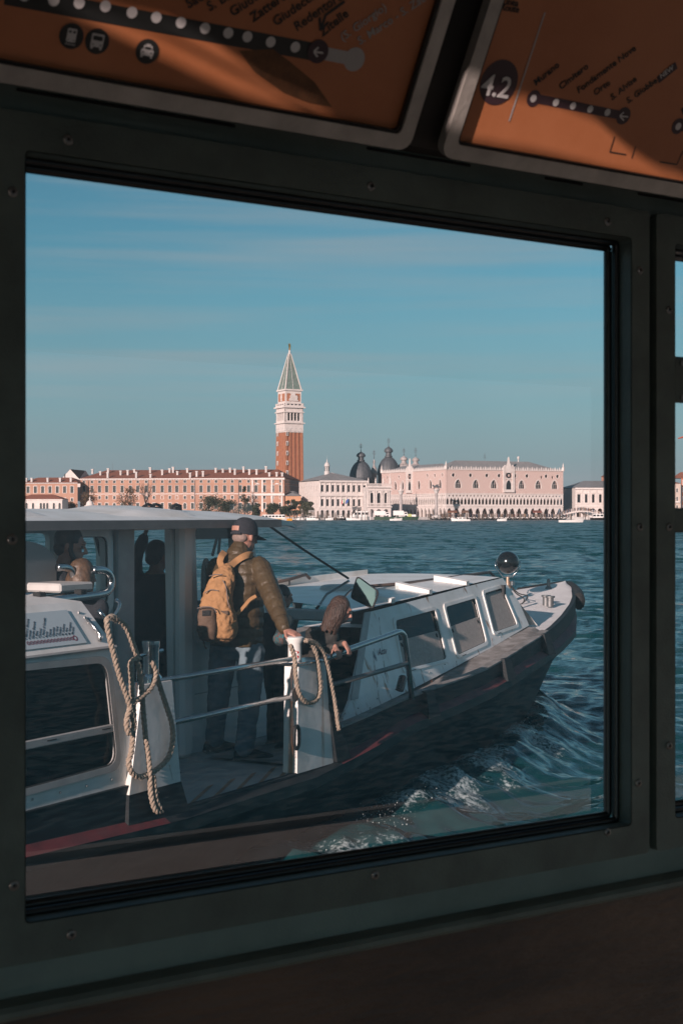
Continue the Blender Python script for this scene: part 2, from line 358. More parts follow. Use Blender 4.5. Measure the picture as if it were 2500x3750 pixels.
p1 = panel('orange route map panel with train, bus and taxi symbols, torn at its lower edge', -.9, e1)
pstrip(p1, 'route_line', (20, -20), (1150, 190), .0215, M_ink)
for px, py in ((90, -18), (197, 0), (290, 10), (386, 22), (483, 45), (572, 63), (662, 82), (750, 103), (835, 120), (905, 134), (990, 153), (1080, 172)): pdisc(p1, 'stop_dot', px, py, .0065, M_white, .0050)
pstrip(p1, 'route_line', (1170, 192), (1290, 216), .016, M_grey_ink)
pdisc(p1, 'terminus', 1163, 188, .0145, M_purple, .0052); pdisc(p1, 'terminus', 1296, 217, .0150, M_grey_ink, .0047)
pstrip(p1, 'arrow', (1148, 188), (1181, 193), .0022, M_white, .0056); pstrip(p1, 'arrow', (1147, 187), (1164, 172), .0022, M_white, .0057); pstrip(p1, 'arrow', (1147, 188), (1160, 207), .0022, M_white, .0058)
LT = [('Sacca Fisola', (690, 32), (790, -28)), ('S. Basilio', (766, 42), (870, -20)), ('Giudecca', (850, 62), (930, 8)), ('Zattere', (926, 82), (1030, 8)), ('Giudecca', (1008, 97), (1110, 25)), ('Redentore', (1085, 115), (1225, 15)), ('Zitelle', (1180, 135), (1260, 70))]
for b, pa, pb in LT: ptext(p1, b, pa, pb, .0165, M_ink)
ptext(p1, '(S. Giorgio)', (1252, 152), (1400, 45), .0150, M_grey_ink, .008); ptext(p1, 'S. Marco - S. Zaccaria', (1315, 165), (1530, 20), .0150, M_grey_ink, .008)
pstrip(p1, 'pen_mark', (1190, 55), (1260, 5), .0035, M_ink, .0052); pstrip(p1, 'pen_mark', (1192, 50), (1172, 108), .0035, M_ink, .0053); pstrip(p1, 'pen_mark', (1168, 62), (1172, 110), .003, M_ink, .0054); pstrip(p1, 'pen_mark', (1172, 110), (1200, 80), .003, M_ink, .0055)
for k, (px, py) in enumerate(((262, 132), (356, 151), (539, 188))):
    ic = pdisc(p1, 'symbol', px, py, .0145, M_ink, .0046)
    def bx(a0, a1, b0, b1, m, h):
        s, q = pp(px, py); mb = MB(); mb.add([PP(s + a, q + b, h) for a, b in rr(a0, a1, b0, b1, .0012, 2)], [tuple(range(12))]); mb.build('pictogram', m, ic)
    if k == 0: bx(-.0055, .0055, -.0065, .0085, M_white, .0050); bx(-.0042, -.0008, .0035, .0065, M_ink, .0053); bx(.0008, .0042, .0035, .0065, M_ink, .0053); bx(-.006, .006, -.0095, -.0085, M_white, .0050); bx(-.004, -.0025, -.005, -.0035, M_ink, .0053); bx(.0025, .004, -.005, -.0035, M_ink, .0053)
    elif k == 1: bx(-.0075, .0075, -.0065, .0085, M_white, .0050); bx(-.0058, .0058, .001, .0062, M_ink, .0053); bx(-.0058, -.0035, -.0048, -.0028, M_ink, .0053); bx(.0035, .0058, -.0048, -.0028, M_ink, .0053); bx(-.0068, -.004, -.0092, -.006, M_white, .0051); bx(.004, .0068, -.0092, -.006, M_white, .0051)
    else: bx(-.0080, .0080, -.0050, .0022, M_white, .0050); bx(-.0055, .0055, .0015, .0070, M_white, .0051); bx(-.0042, .0042, .0024, .0055, M_ink, .0053); bx(-.0064, -.004, -.002, .0, M_ink, .0053); bx(.004, .0064, -.002, .0, M_ink, .0053); bx(-.0075, -.0045, -.0075, -.0045, M_white, .0051); bx(.0045, .0075, -.0075, -.0045, M_white, .0051); bx(-.003, .003, .0072, .0088, M_white, .0051)
M_torn = mat('bare_brown_backing', (.13, .055, .022), .7, var=.3, vscale=60)
ppoly(p1, 'torn_patch', [(875, 185), (1000, 180), (1060, 225), (1150, 300), (1215, 392), (1130, 375), (1040, 340), (930, 262)], M_torn, .0046)
p2 = panel('orange route map panel with a round aubergine emblem reading 4.2', b2, b2 + 1.4, .31)
def pt2(body, pa, pb, size, m, bold=.012, h=.0047): return ptext(p2, body, pa, pb, size, m, bold, h)
pdisc(p2, 'line_emblem', 1825, 302, .0305, M_purple, .0045, 36)
pt2('4.2', (1752, 343), (1898, 366), .040, M_white, .012, .0051)
pstrip(p2, 'divider', (1993, 45), (1862, 443), .0024, M_grey_ink, .0046)
pstrip(p2, 'route_line', (1950, 358), (2285, 425), .0125, M_purple, .0044)
pdisc(p2, 'terminus', 1952, 360, .0115, M_purple, .0046); pdisc(p2, 'terminus', 2280, 424, .0125, M_purple, .0047)
for px, py in ((1950, 360), (2032, 375), (2095, 387), (2158, 399), (2221, 411)): pdisc(p2, 'stop_dot', px, py, .0052, M_white, .0051)
pstrip(p2, 'arrow', (2266, 424), (2296, 427), .002, M_white, .0054); pstrip(p2, 'arrow', (2265, 423), (2280, 410), .002, M_white, .0055); pstrip(p2, 'arrow', (2266, 425), (2280, 440), .002, M_white, .0056)
pstrip(p2, 'route_line', (2478, 462), (2560, 476), .0125, M_purple, .0044); pdisc(p2, 'terminus', 2480, 462, .0120, M_purple, .0047); pdisc(p2, 'stop_dot', 2480, 462, .0055, M_white, .0052)
for b, pa, pb in (('Murano', (1958, 315), (2050, 240)), ('Cimitero', (2050, 330), (2150, 250)), ('Fondamente Nove', (2115, 342), (2330, 180)), ('Orto', (2175, 352), (2222, 317)), ('S. Alvise', (2238, 368), (2335, 290)), ('S. Giobbe', (2296, 380), (2405, 300)), ('R. de Biasio', (2495, 420), (2560, 372))): pt2(b, pa, pb, .0138, M_ink)
ppoly(p2, 'new_tag', [(2402, 282), (2470, 226), (2478, 250), (2410, 305)], M_purple, .0046); pt2('NEW', (2415, 288), (2470, 246), .0105, M_white, .01, .0052)
pt2('Linea', (1835, 14), (1905, 25), .0125, M_ink); pt2('Route', (1828, 36), (1900, 47), .0125, M_ink)
for a, b in (((2248, 500), (2230, 556)), ((2230, 556), (2290, 566)), ((2325, 535), (2310, 580)), ((2412, 592), (2475, 602)), ((2475, 602), (2500, 550))): pstrip(p2, 'scratched_mark', a, b, .0018, M_ink, .0046)

# the rest of the cabin shell: roof with unseen holes added to shape the sun patches on the panels, floor, far side with windows
def back(px, py):                                          # roof point to cut open so the sun lands on this panel spot
    p = PP(*pp(px, py), .004); d = -SUND; t = (ZC - p.z) / d.z; q = p + d * t; return (q.dot(W), q.dot(N))
H1 = [(330, 18), (640, 78), (760, 135), (860, 210), (1000, 305), (1215, 398), (1160, 396), (900, 262), (600, 112)]
H2 = [(180, 8), (330, 28), (580, 128), (860, 272), (1125, 396), (1010, 378), (860, 332), (560, 192), (330, 75)]
H3 = [(1725, 312), (1880, 352), (2030, 378), (2180, 440), (2300, 545), (2400, 612), (2500, 648), (2620, 720), (2300, 640), (2000, 560), (1660, 500)]
ceil_out = [(S0, -1.75), (S1, -1.75), (S1, 1.292), (S0, 1.292)]
mb = MB(); mb.holes(ceil_out, [[back(*p) for p in h] for h in (H1, H2, H3)], lambda a, b, d: C(a, b, ZC + d)); mb.build('cabin_ceiling', M_ceil, kind='structure')
mb = MB(C); mb.box(S0, S1, -1.75, 1.70, .64, .7); mb.build('cabin_floor', M_floor, kind='structure')
wins = [rr(S0 + .25, S0 + 1.9, 1.36, 3.2, .05, 3), rr(S0 + 2.0, S1 - .25, 1.36, 3.2, .05, 3)]
mb = MB(); mb.holes([(S0, .7), (S1, .7), (S1, ZC), (S0, ZC)], wins, lambda a, b, d: C(a, -1.7 - d, b), .06, True); mb.build('cabin_wall_opposite', M_ceil, kind='structure')
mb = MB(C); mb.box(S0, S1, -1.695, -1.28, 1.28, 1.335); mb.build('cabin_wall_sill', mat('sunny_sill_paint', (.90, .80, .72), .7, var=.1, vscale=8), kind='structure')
for ss in (S0, S1):
    mb = MB(); mb.holes([(-1.7, .7), (1.6, .7), (1.6, ZC), (-1.7, ZC)], [[(-1.3, .75), (.1, .75), (.1, 2.6), (-1.3, 2.6)]], lambda a, b, d: C(ss + d, a, b), .05, True); mb.build('cabin_wall_end', M_ceil, kind='structure')

# unseen outer cladding of our own boat, added in white to bounce skylight
mb = MB(); mb.holes([(S0, .2), (S1, .2), (S1, 3.6), (S0, 3.6)], [inset(open1, -.03), inset(open2, -.03)], lambda a, b, d: C(a, NWALL + .036 + d, b), .01); mb.build('cabin_wall_bounce_cladding', mat('own_boat_white_paint', (.75, .74, .72), .5, var=.1, vscale=3), kind='structure')
# ------------------------------------------------------------------ lagoon
def water_mat():
    m = bpy.data.materials.new('lagoon_water'); m.use_nodes = True; n = m.node_tree; b = n.nodes['Principled BSDF']; b.inputs['IOR'].default_value = 1.33
    t = n.nodes.new('ShaderNodeTexCoord'); ln = n.links.new
    def noise(st, rot, scl, det=3, ro=.55):
        mpn = n.nodes.new('ShaderNodeMapping'); mpn.inputs['Scale'].default_value = (*st, 1); mpn.inputs['Rotation'].default_value = (0, 0, R(rot)); no = n.nodes.new('ShaderNodeTexNoise'); no.inputs['Scale'].default_value = scl; no.inputs['Detail'].default_value = det; no.inputs['Roughness'].default_value = ro
        ln(t.outputs['Object'], mpn.inputs[0]); ln(mpn.outputs[0], no.inputs[0]); return no.outputs[0]
    def ma(op, a, b_, c_=None):
        q = n.nodes.new('ShaderNodeMath'); q.operation = op
        for i, x in enumerate((a, b_, c_)):
            if x is None: continue
            if isinstance(x, (int, float)): q.inputs[i].default_value = x
            else: ln(x, q.inputs[i])
        return q.outputs[0]
    def attr(nm): a = n.nodes.new('ShaderNodeAttribute'); a.attribute_name = nm; return a.outputs['Fac']
    def ncol(st, rot, scl, det, k):
        mpn = n.nodes.new('ShaderNodeMapping'); mpn.inputs['Scale'].default_value = (*st, 1); mpn.inputs['Rotation'].default_value = (0, 0, R(rot)); no = n.nodes.new('ShaderNodeTexNoise'); no.inputs['Scale'].default_value = scl; no.inputs['Detail'].default_value = det; no.inputs['Roughness'].default_value = .6
        ln(t.outputs['Object'], mpn.inputs[0]); ln(mpn.outputs[0], no.inputs[0]); v = n.nodes.new('ShaderNodeVectorMath'); v.operation = 'SUBTRACT'; v.inputs[1].default_value = (.5, .5, .5); ln(no.outputs['Color'], v.inputs[0])
        w = n.nodes.new('ShaderNodeVectorMath'); w.operation = 'MULTIPLY'; ln(v.outputs[0], w.inputs[0])
        if isinstance(k, float): w.inputs[1].default_value = (k * .6, k, 0)
        else:
            cb = n.nodes.new('ShaderNodeCombineXYZ'); ln(ma('MULTIPLY', k, .6), cb.inputs[0]); ln(k, cb.inputs[1]); ln(cb.outputs[0], w.inputs[1])
        return w.outputs[0]
    def vadd(a, b_): v = n.nodes.new('ShaderNodeVectorMath'); v.operation = 'ADD'; ln(a, v.inputs[0]); ln(b_, v.inputs[1]); return v.outputs[0]
    ge = n.nodes.new('ShaderNodeNewGeometry'); nv = vadd(ge.outputs['Normal'], vadd(ncol((.7, 1.6), 10, 4.5, 3, .85), vadd(ncol((.35, 1.5), -6, .8, 4, ma('MULTIPLY', attr('far'), 2.2)), ncol((.55, .22), 4, .9, 4, ma('MULTIPLY', attr('far'), 3.8))))); nn = n.nodes.new('ShaderNodeVectorMath'); nn.operation = 'NORMALIZE'; ln(nv, nn.inputs[0]); ln(nn.outputs[0], b.inputs['Normal'])
    thr = ma('MULTIPLY_ADD', attr('foam'), -.30, .745); f = ma('MULTIPLY', ma('SUBTRACT', noise((1, 1), 0, 20, 9, .82), thr), 8.0); cl = n.nodes.new('ShaderNodeClamp'); ln(f, cl.inputs[0]); f = cl.outputs[0]
    mx = n.nodes.new('ShaderNodeMix'); mx.data_type = 'RGBA'; mx.inputs[6].default_value = (.006, .046, .053, 1); mx.inputs[7].default_value = (.50, .57, .58, 1); ln(f, mx.inputs[0]); ln(mx.outputs[2], b.inputs['Base Color'])
    rm = n.nodes.new('ShaderNodeMapRange'); rm.inputs[3].default_value = .0; rm.inputs[4].default_value = .7; ln(f, rm.inputs[0]); ln(ma('ADD', rm.outputs[0], ma('MULTIPLY_ADD', attr('far'), .20, .08)), b.inputs['Roughness']); return m
M_water = water_mat()
rng = np.random.default_rng(11)
NWAVE = 84
_wl = np.exp(rng.uniform(np.log(.22), np.log(4.2), NWAVE)); _ang = R(78) + rng.normal(0, .50, NWAVE)
_k = 2 * np.pi / _wl; _ph = rng.uniform(0, 6.28, NWAVE); _am = .0082 * _wl ** np.where(_wl < 1.3, .92, .35) * rng.uniform(.5, 1.3, NWAVE)
def wave_h(x, y, spacing):
    h = np.zeros_like(x)
    for i in range(NWAVE):
        att = np.clip(_wl[i] / (2.2 * spacing) - .6, 0, 1); px_ = .5 * np.sin(.23 * x + i) + .4 * np.sin(.31 * y - 2 * i)
        th = _k[i] * (x * math.cos(_ang[i]) + y * math.sin(_ang[i])) + _ph[i] + px_
        h += _am[i] * att * (np.sin(th) + .30 * np.cos(2 * th))
    gust = .85 + .35 * np.sin(x * .21 + y * .09 + 1.2) * np.sin(y * .13 - x * .05)
    return h * gust
def vnoise(x, y, seed):                                     # smooth value noise
    g = np.random.default_rng(seed).random((64, 64)); xi = np.floor(x).astype(int); yi = np.floor(y).astype(int); fx = x - xi; fy = y - yi; fx = fx * fx * (3 - 2 * fx); fy = fy * fy * (3 - 2 * fy)
    q = lambda a, b: g[(a % 64), (b % 64)]
    return (q(xi, yi) * (1 - fx) + q(xi + 1, yi) * fx) * (1 - fy) + (q(xi, yi + 1) * (1 - fx) + q(xi + 1, yi + 1) * fx) * fy
def fbm(x, y, seed, o=4): return sum(vnoise(x * 2 ** k, y * 2 ** k, seed + k) / 2 ** k for k in range(o)) / sum(1 / 2 ** k for k in range(o))
NR, NC = 1120, 520
yy = 6.0 * (1500 / 6.0) ** np.linspace(0, 1, NR); yy = np.concatenate([np.linspace(2.0, 5.9, 12), yy]); NR = len(yy)
tt = np.linspace(-.5, .5, NC)
Yg = np.repeat(yy[:, None], NC, 1); Xg = tt[None, :] * (Yg * .80 + 9)
sp = np.maximum((np.gradient(yy))[:, None] * .9, (Yg * .80 + 9) / NC) * np.ones_like(Xg)
Zg = wave_h(Xg, Yg, sp)
# the passing boat pushes up a breaking bow wave along its side
BO = Vector((-1.6287, 12.09, 0)); BF = Vector((.5, math.sqrt(3) / 2, 0)); BS = Vector((math.sqrt(3) / 2, -.5, 0))
Ug = (Xg - BO.x) * BF.x + (Yg - BO.y) * BF.y; Vg = np.abs((Xg - BO.x) * BS.x + (Yg - BO.y) * BS.y)
VCU = ([-12, -4, -2, 0, 2, 4, 5.7, 6.4, 7.1, 8.0, 8.4], [4.0, 2.75, 2.35, 2.06, 1.80, 1.50, 1.12, .88, .58, .22, .05])
vc = np.interp(Ug, *VCU) + .22 * (fbm(Ug * .9, Ug * .2, 5, 2) - .5); amp = np.interp(Ug, [-12, -4, -1, 2, 4, 6, 7.6, 8.4], [.03, .08, .14, .22, .28, .32, .26, 0]) * (.62 + .72 * fbm(Ug * 1.3, Vg * .5, 9, 3))
dv = Vg - vc; turb = np.exp(-((dv - .12) / .40) ** 2) * np.clip((8.5 - Ug) / .5, 0, 1)
near = Yg < 40
WK = amp * np.where(dv < 0, 1.0, np.exp(-(np.maximum(dv, 0) / .42) ** 2)) - .34 * amp * np.exp(-((dv - .95) / .36) ** 2) + .30 * amp * np.exp(-((dv - 1.7) / .45) ** 2) - .14 * amp * np.exp(-((dv - 2.5) / .45) ** 2)
Zg = Zg * (1 - .3 * turb) + WK + turb * .26 * (fbm(Xg * 2.4, Yg * 2.4, 21, 5) - .5) * (amp > .01)
fn = fbm(Xg * 2.1, Yg * 2.1, 31, 3) ; fd = fbm(Xg * 8.0, Yg * 8.0, 41, 3)
patch = np.clip((fbm(Ug * .8, Vg * .8, 51, 3) - .30) * 3.4, 0, 1)
FOAM = np.clip(turb * 1.35 * patch + .30 * np.exp(-((dv - .05) / .8) ** 2) * np.clip((8.4 - Ug), 0, 1), 0, 1) * np.clip((fn - .27) * 3.6, 0, 1) * near
FARW = np.clip((sp - .05) / .55, 0.0, 1.0)
verts = np.stack([Xg, Yg, Zg], -1).reshape(-1, 3)
idx = np.arange(NR * NC).reshape(NR, NC); faces = np.stack([idx[:-1, :-1], idx[:-1, 1:], idx[1:, 1:], idx[1:, :-1]], -1).reshape(-1, 4)
me = bpy.data.meshes.new('lagoon_water'); me.vertices.add(len(verts)); me.vertices.foreach_set('co', verts.ravel().astype(np.float32))
me.loops.add(len(faces) * 4); me.loops.foreach_set('vertex_index', faces.ravel().astype(np.int32)); me.polygons.add(len(faces))
me.polygons.foreach_set('loop_start', np.arange(0, len(faces) * 4, 4).astype(np.int32)); me.polygons.foreach_set('use_smooth', np.ones(len(faces), bool))
me.update(calc_edges=True); at_ = me.attributes.new('foam', 'FLOAT', 'POINT'); at_.data.foreach_set('value', FOAM.ravel().astype(np.float32)); a2_ = me.attributes.new('far', 'FLOAT', 'POINT'); a2_.data.foreach_set('value', FARW.ravel().astype(np.float32)); me.materials.append(M_water); wo = bpy.data.objects.new('lagoon_water', me); col.objects.link(wo); wo['kind'] = 'structure'
mb = MB(); mb.add([(-4000, -3000, -.6), (4000, -3000, -.6), (4000, 4500, -.6), (-4000, 4500, -.6)], [(0, 1, 2, 3)]); mb.build('outer_water', M_water, kind='structure')

# flying spray over the breaking crest
mb = MB(); rs = random.Random(17)
for k in range(5200):
    u = rs.uniform(-3.2, 8.2); v = float(np.interp(u, *VCU)) + rs.gauss(0, .12); cl_ = math.sin(u * 2.3) * math.sin(u * .9 + 1) + .4 * math.sin(u * 7.1)
    if cl_ < rs.uniform(-.1, 1.2): continue
    p = BO + BF * u + BS * v + Vector((0, 0, float(np.interp(u, [-4, 2, 6, 9], [.05, .18, .28, .2])) * .8 + abs(rs.gauss(0, .07)))); s = .0016 + .0042 * rs.random() ** 3
    mb.add([p + Vector(d) * s for d in ((1, 0, 0), (0, 1, 0), (-1, 0, 0), (0, -1, 0), (0, 0, 1.6), (0, 0, -1.6))], [(0, 1, 4), (1, 2, 4), (2, 3, 4), (3, 0, 4), (1, 0, 5), (2, 1, 5), (3, 2, 5), (0, 3, 5)])
mb.build('spray', mat('water_droplets', (.55, .60, .60), .3), smooth=True, kind='stuff')
# ------------------------------------------------------------------ the passing water bus; u forward, v to starboard, z up
def B(u, v, z): return BO + BF * u + BS * v + Vector((0, 0, z))
def bv(px, py, v):                                         # point of the plane v=const seen in that direction -> (u, z)
    r = ray(px, py); Y = (v + BO.dot(BS)) / (r.dot(BS)); p = r * Y - BO; return (p.dot(BF), CZ + r.z * Y)
class PF:                                                  # a flat panel with its own 2D axes
    def __init__(s, o, ex, ey): s.o = Vector(o); s.ex = Vector(ex).normalized(); ey = Vector(ey); s.ey = (ey - s.ex * ey.dot(s.ex)).normalized(); s.n = s.ex.cross(s.ey)
    def px(s, px, py): r = ray(px, py); o = Vector((0, 0, CZ)); t = (s.o - o).dot(s.n) / r.dot(s.n); p = o + r * t - s.o; return (p.dot(s.ex), p.dot(s.ey))
    def to3(s, a, b, d=0.0): return s.o + s.ex * a + s.ey * b - s.n * d
    def pts(s, l): return [s.px(*p) for p in l]
def grime_white(name, base, dirt, rust=0.0):
    m = bpy.data.materials.new(name); m.use_nodes = True; n = m.node_tree; b = n.nodes['Principled BSDF']; b.inputs['Roughness'].default_value = .38
    t = n.nodes.new('ShaderNodeTexCoord')
    def noise(scale, st, det=5):
        mpn = n.nodes.new('ShaderNodeMapping'); mpn.inputs['Scale'].default_value = st; no = n.nodes.new('ShaderNodeTexNoise'); no.inputs['Scale'].default_value = scale; no.inputs['Detail'].default_value = det
        n.links.new(t.outputs['Object'], mpn.inputs[0]); n.links.new(mpn.outputs[0], no.inputs[0]); return no.outputs[0]
    def ramp(src, p0, p1):
        r_ = n.nodes.new('ShaderNodeMapRange'); r_.inputs[1].default_value = p0; r_.inputs[2].default_value = p1; n.links.new(src, r_.inputs[0]); return r_.outputs[0]
    def mix(fac, a, bcol):
        mx = n.nodes.new('ShaderNodeMix'); mx.data_type = 'RGBA'; n.links.new(fac, mx.inputs[0])
        if isinstance(a, tuple): mx.inputs[6].default_value = (*a, 1)
        else: n.links.new(a, mx.inputs[6])
        mx.inputs[7].default_value = (*bcol, 1); return mx.outputs[2]
    c = mix(ramp(noise(3.0, (1, 1, .35)), .42, .75), base, dirt)
    if rust: c = mix(ramp(noise(5.5, (1.6, 1.6, .12), 3), .60, .74 - rust * .05), c, (.36, .19, .10))
    n.links.new(c, b.inputs['Base Color'])
    bp = n.nodes.new('ShaderNodeBump'); bp.inputs['Strength'].default_value = .15; bp.inputs['Distance'].default_value = .01; n.links.new(noise(14, (1, 1, 1)), bp.inputs['Height']); n.links.new(bp.outputs[0], b.inputs['Normal'])
    MATS[name] = m; return m
M_bw = grime_white('boat_white_gelcoat', (.84, .83, .81), (.64, .61, .56))
M_bwr = grime_white('boat_white_rust_streaked', (.88, .87, .85), (.72, .69, .64), 1.0)
M_bgrey = mat('boat_grey_trim', (.40, .39, .38), .5, var=.12, vscale=7)
M_hull = mat('black_hull_paint', (.007, .011, .011), .45, c2=(.016, .024, .024), vscale=3, bump=.25, bscale=7, spec=.22)
M_bulw = mat('black_bulwark_paint', (.011, .013, .014), .6, c2=(.020, .022, .024), vscale=5, bump=.12, bscale=12, spec=.25)
M_red = mat('worn_red_deck_paint', (.15, .024, .028), .65, c2=(.065, .02, .022), vscale=9, bump=.2, bscale=70)
M_deck = mat('grey_nonslip_deck', (.44, .43, .42), .8, c2=(.32, .315, .31), vscale=4, bump=.35, bscale=160)
M_fdeck = mat('pale_foredeck_paint', (.86, .82, .80), .7, c2=(.75, .71, .69), vscale=5, bump=.3, bscale=140)
M_sdeck = mat('weathered_side_deck', (.34, .32, .31), .75, c2=(.16, .14, .125), vscale=6, bump=.3, bscale=60, stretch=(1, 1, 1))
M_ss = mat('stainless_rail', (.50, .50, .50), .22, 1.0, var=.1, vscale=20)
M_galv = mat('dull_galvanised_tube', (.20, .20, .20), .5, .7, var=.2, vscale=20)
M_dark = mat('dark_boat_interior', (.02, .021, .022), .7, var=.2, vscale=5)
M_tglass = glassmat('tinted_boat_glass', (.10, .12, .12), 1.16); M_cglass = glassmat('clear_boat_glass', (.9, .95, .95), 1.45)
M_shade = mat('buff_window_blind', (.42, .37, .34), .8, var=.12, vscale=30, bump=.2, bscale=300)
M_blk = mat('black_gloss_shell', (.006, .006, .006), .16, coat=.6); M_blkm = mat('black_matt_rubber', (.012, .012, .012), .75, bump=.3, bscale=60)
M_yel = mat('faded_orange_marking', (.34, .16, .075), .8, c2=(.24, .19, .16), vscale=22)
M_signb = mat('pale_blue_sign_board', (.50, .58, .62), .45); M_ruby = mat('dark_red_print', (.22, .03, .06), .5); M_mirror = mat('mirror_silver', (.5, .55, .58), .02, 1.0)
boat = thing('passenger_boat', 'white and black water bus passing close alongside, seen from astern', 'boat', B(0, 0, 0), R(60))
HU = [-10, -7, -4, -2.6, -2.2, -.5, .2, 1, 2.5, 4, 5, 6, 7, 8, 8.6, 9.1, 9.45, 9.7]
HBr = [1.96, 2.0, 2.02, 2.02, 2.02, 2.0, 1.98, 1.93, 1.82, 1.66, 1.49, 1.28, 1.03, .76, .57, .37, .19, .02]
def hb(u): return float(np.interp(u, HU, HBr))
def zd(u): return float(np.interp(u, [-10, -2.6, -.2, 1, 3, 4.2, 6.15, 7, 8, 9, 9.7], [.97, .96, .97, 1.05, 1.10, 1.20, 1.30, 1.35, 1.43, 1.53, 1.61]))
def zr(u): return float(np.interp(u, [-10, -4, -2.4, -.7, .2, 1, 3, 4.2, 6.15, 7, 8, 9, 9.7], [.80, .79, .72, .72, .80, .89, .955, 1.05, 1.12, 1.16, 1.22, 1.29, 1.36]))
def lw(u): return float(np.interp(u, [-10, 3, 6.5, 7.5, 8.2, 9.7], [.08, .07, .09, .10, .02, .01]))
us = np.linspace(-10, 9.7, 90)
def prof(u, s):
    b, r_, l = hb(u), zr(u), lw(u); fl = 1.7 * (max(0, u - 3) / 6.7) ** 2
    return [(u, s * (b + l), r_ - .05), (u, s * (b + l), r_ - .13), (u, s * (b + l - .05), r_ - .17), (u - fl * .25, s * max(.02, b * .97 - .02 - fl * .03), r_ - .30), (u - fl * .72, s * max(.02, b * .92 - .06 - fl * .14), .32), (u - fl, s * max(.01, b * .85 - .10 - fl * .2), -.05), (u - fl * 1.3, s * max(.01, b * .6 - .1), -.6)]
mb = MB(B)
for s in (1, -1): mb.loft([prof(u, s) for u in us], False)
mb.build('hull', M_hull, boat, True, auto=40)
for s, nm in ((1, 'rubbing_ledge'), (-1, 'rubbing_ledge')):
    for a, b_, m_ in ((-10, -2.5, M_red), (-2.5, -.30, M_bulw), (-.30, 9.7, M_red)):
        mb = MB(B); mb.loft([[(u, s * (hb(u) - .004), zr(u)), (u, s * (hb(u) + lw(u) + .002), zr(u) - .05)] for u in np.linspace(a, b_, 50)], False); mb.build(nm, m_, boat)
    for a, b_ in ((-10, -2.30), (-.72, 9.7)):
        uu = np.linspace(a, b_, 60); mb = MB(B)
        mb.loft([[(u, s * (hb(u) - .05), zr(u) - .02), (u, s * hb(u), zr(u) - .02), (u, s * hb(u), zd(u) - .012), (u, s * (hb(u) + .008), zd(u) - .010), (u, s * (hb(u) + .008), zd(u) - .004), (u, s * (hb(u) - .05), zd(u) - .004)] for u in uu], False); mb.build('bulwark', M_bulw, boat)
mb = MB(B); mb.loft([[(u, -hb(u) + .01, .718), (u, hb(u) - .01, .718)] for u in np.linspace(-10, 1.6, 30)], False)
mb.build('gangway_deck', M_deck, boat)
mb = MB(B)                                                  # worn orange hatching along the boarding edge
for k in range(5):
    u0 = -2.15 + k * .27; mb.add([(u0, 1.98, .7225), (u0 + .07, 1.98, .7225), (u0 + .62, 1.74, .7225), (u0 + .55, 1.74, .7225)], [(0, 1, 2, 3)])
mb.build('edge_marking', M_yel, boat)
mb = MB(B); mb.bbox(-2.28, -.74, 1.985, 2.03, .70, .7275, .006); mb.build('gangway_sill', M_bulw, boat)
def decks(u): return zd(u)
def zi(u): return float(np.interp(u, [-.7, .94, 2.2, 3, 4, 5, 5.6], [.74, .79, .92, 1.01, 1.13, 1.24, 1.30]))
for s in (1, -1):
    mb = MB(B); mb.loft([[(u, s * (hb(u) + .014), zd(u) - .008), (u, s * (hb(u) + .012), zd(u) + .006), (u, s * (hb(u) - .075), zd(u) + .006), (u, s * (hb(u) - .095), min(zd(u), zi(u) + .03)), (u, s * (hb(u) - .16), zi(u) + .004), (u, s * min(hb(u) - .17, 1.10), zi(u))] for u in np.linspace(-.70, 5.6, 44)], False); mb.build('side_deck', M_sdeck, boat)
mb = MB(B); mb.loft([[(u, x * (hb(u) - .012), decks(u) + .035 * (1 - x * x) - .02 * x * min(1, (9.7 - u))) for x in np.linspace(1, -1, 13)] for u in np.linspace(4.9, 9.69, 40)], False); mb.build('foredeck', M_fdeck, boat, True)
for u in (1.42, 3.55, 5.3):                           # fender fins on the bulwark
    b0 = hb(u); mb = MB(B); w0, w1 = .075, .11; zt = zd(u) + (.05 if u < 0 else .01); zb = zr(u) - .06
    mb.loft([[(u - w1, b0 + .003, zb), (u + w1, b0 + .003, zb), (u + w1, b0 + lw(u) + .03, zb), (u - w1, b0 + lw(u) + .03, zb)], [(u - w0, b0 + .003, zt), (u + w0, b0 + .003, zt), (u + w0, b0 + .045, zt), (u - w0, b0 + .045, zt)]], True, True); mb.build('fender_fin', M_bulw, boat)
mb = MB(B)                                                  # rolled rubber fender round the stem
pth = [(u, hb(u) + .05, zd(u) - .09) for u in (8.75, 9.05, 9.35, 9.55, 9.68)] + [(9.80, 0, zd(9.7) - .09)] + [(u, -hb(u) - .05, zd(u) - .09) for u in (9.68, 9.55, 9.35, 9.05)]
mb.tube(smooth_path(pth, 5), (.085, .12), 10); mb.build('bow_fender', M_blkm, boat, True)

# fore cabin
side = PF(B(.95, 1.42, .88), B(5.45, 1.14, 1.30) - B(.95, 1.42, .88), B(1.9, 1.06, 1.72) - B(.95, 1.42, .88))
if side.n.dot(BS) < 0: pass
out = side.pts([(1250, 2650), (1500, 2528), (1640, 2456), (1800, 2371), (1936, 2290), (1902, 2210), (1839, 2116), (1700, 2150), (1500, 2203), (1352, 2241), (1322, 2380), (1284, 2560)])
wpx = [[(1442, 2272), (1590, 2232), (1634, 2415), (1475, 2455)], [(1626, 2222), (1738, 2189), (1779, 2352), (1672, 2402)], [(1768, 2172), (1835, 2152), (1892, 2288), (1806, 2318)]]
hol = [rpoly(side.pts(w), .05) for w in wpx]
sgn = 1 if side.n.dot(BS) > 0 else -1
def sd(a, b, d): return side.to3(a, b, d * sgn)
mb = MB(); mb.holes(out, hol, sd, .035, True); fc = mb.build('fore_cabin', M_bwr, boat)
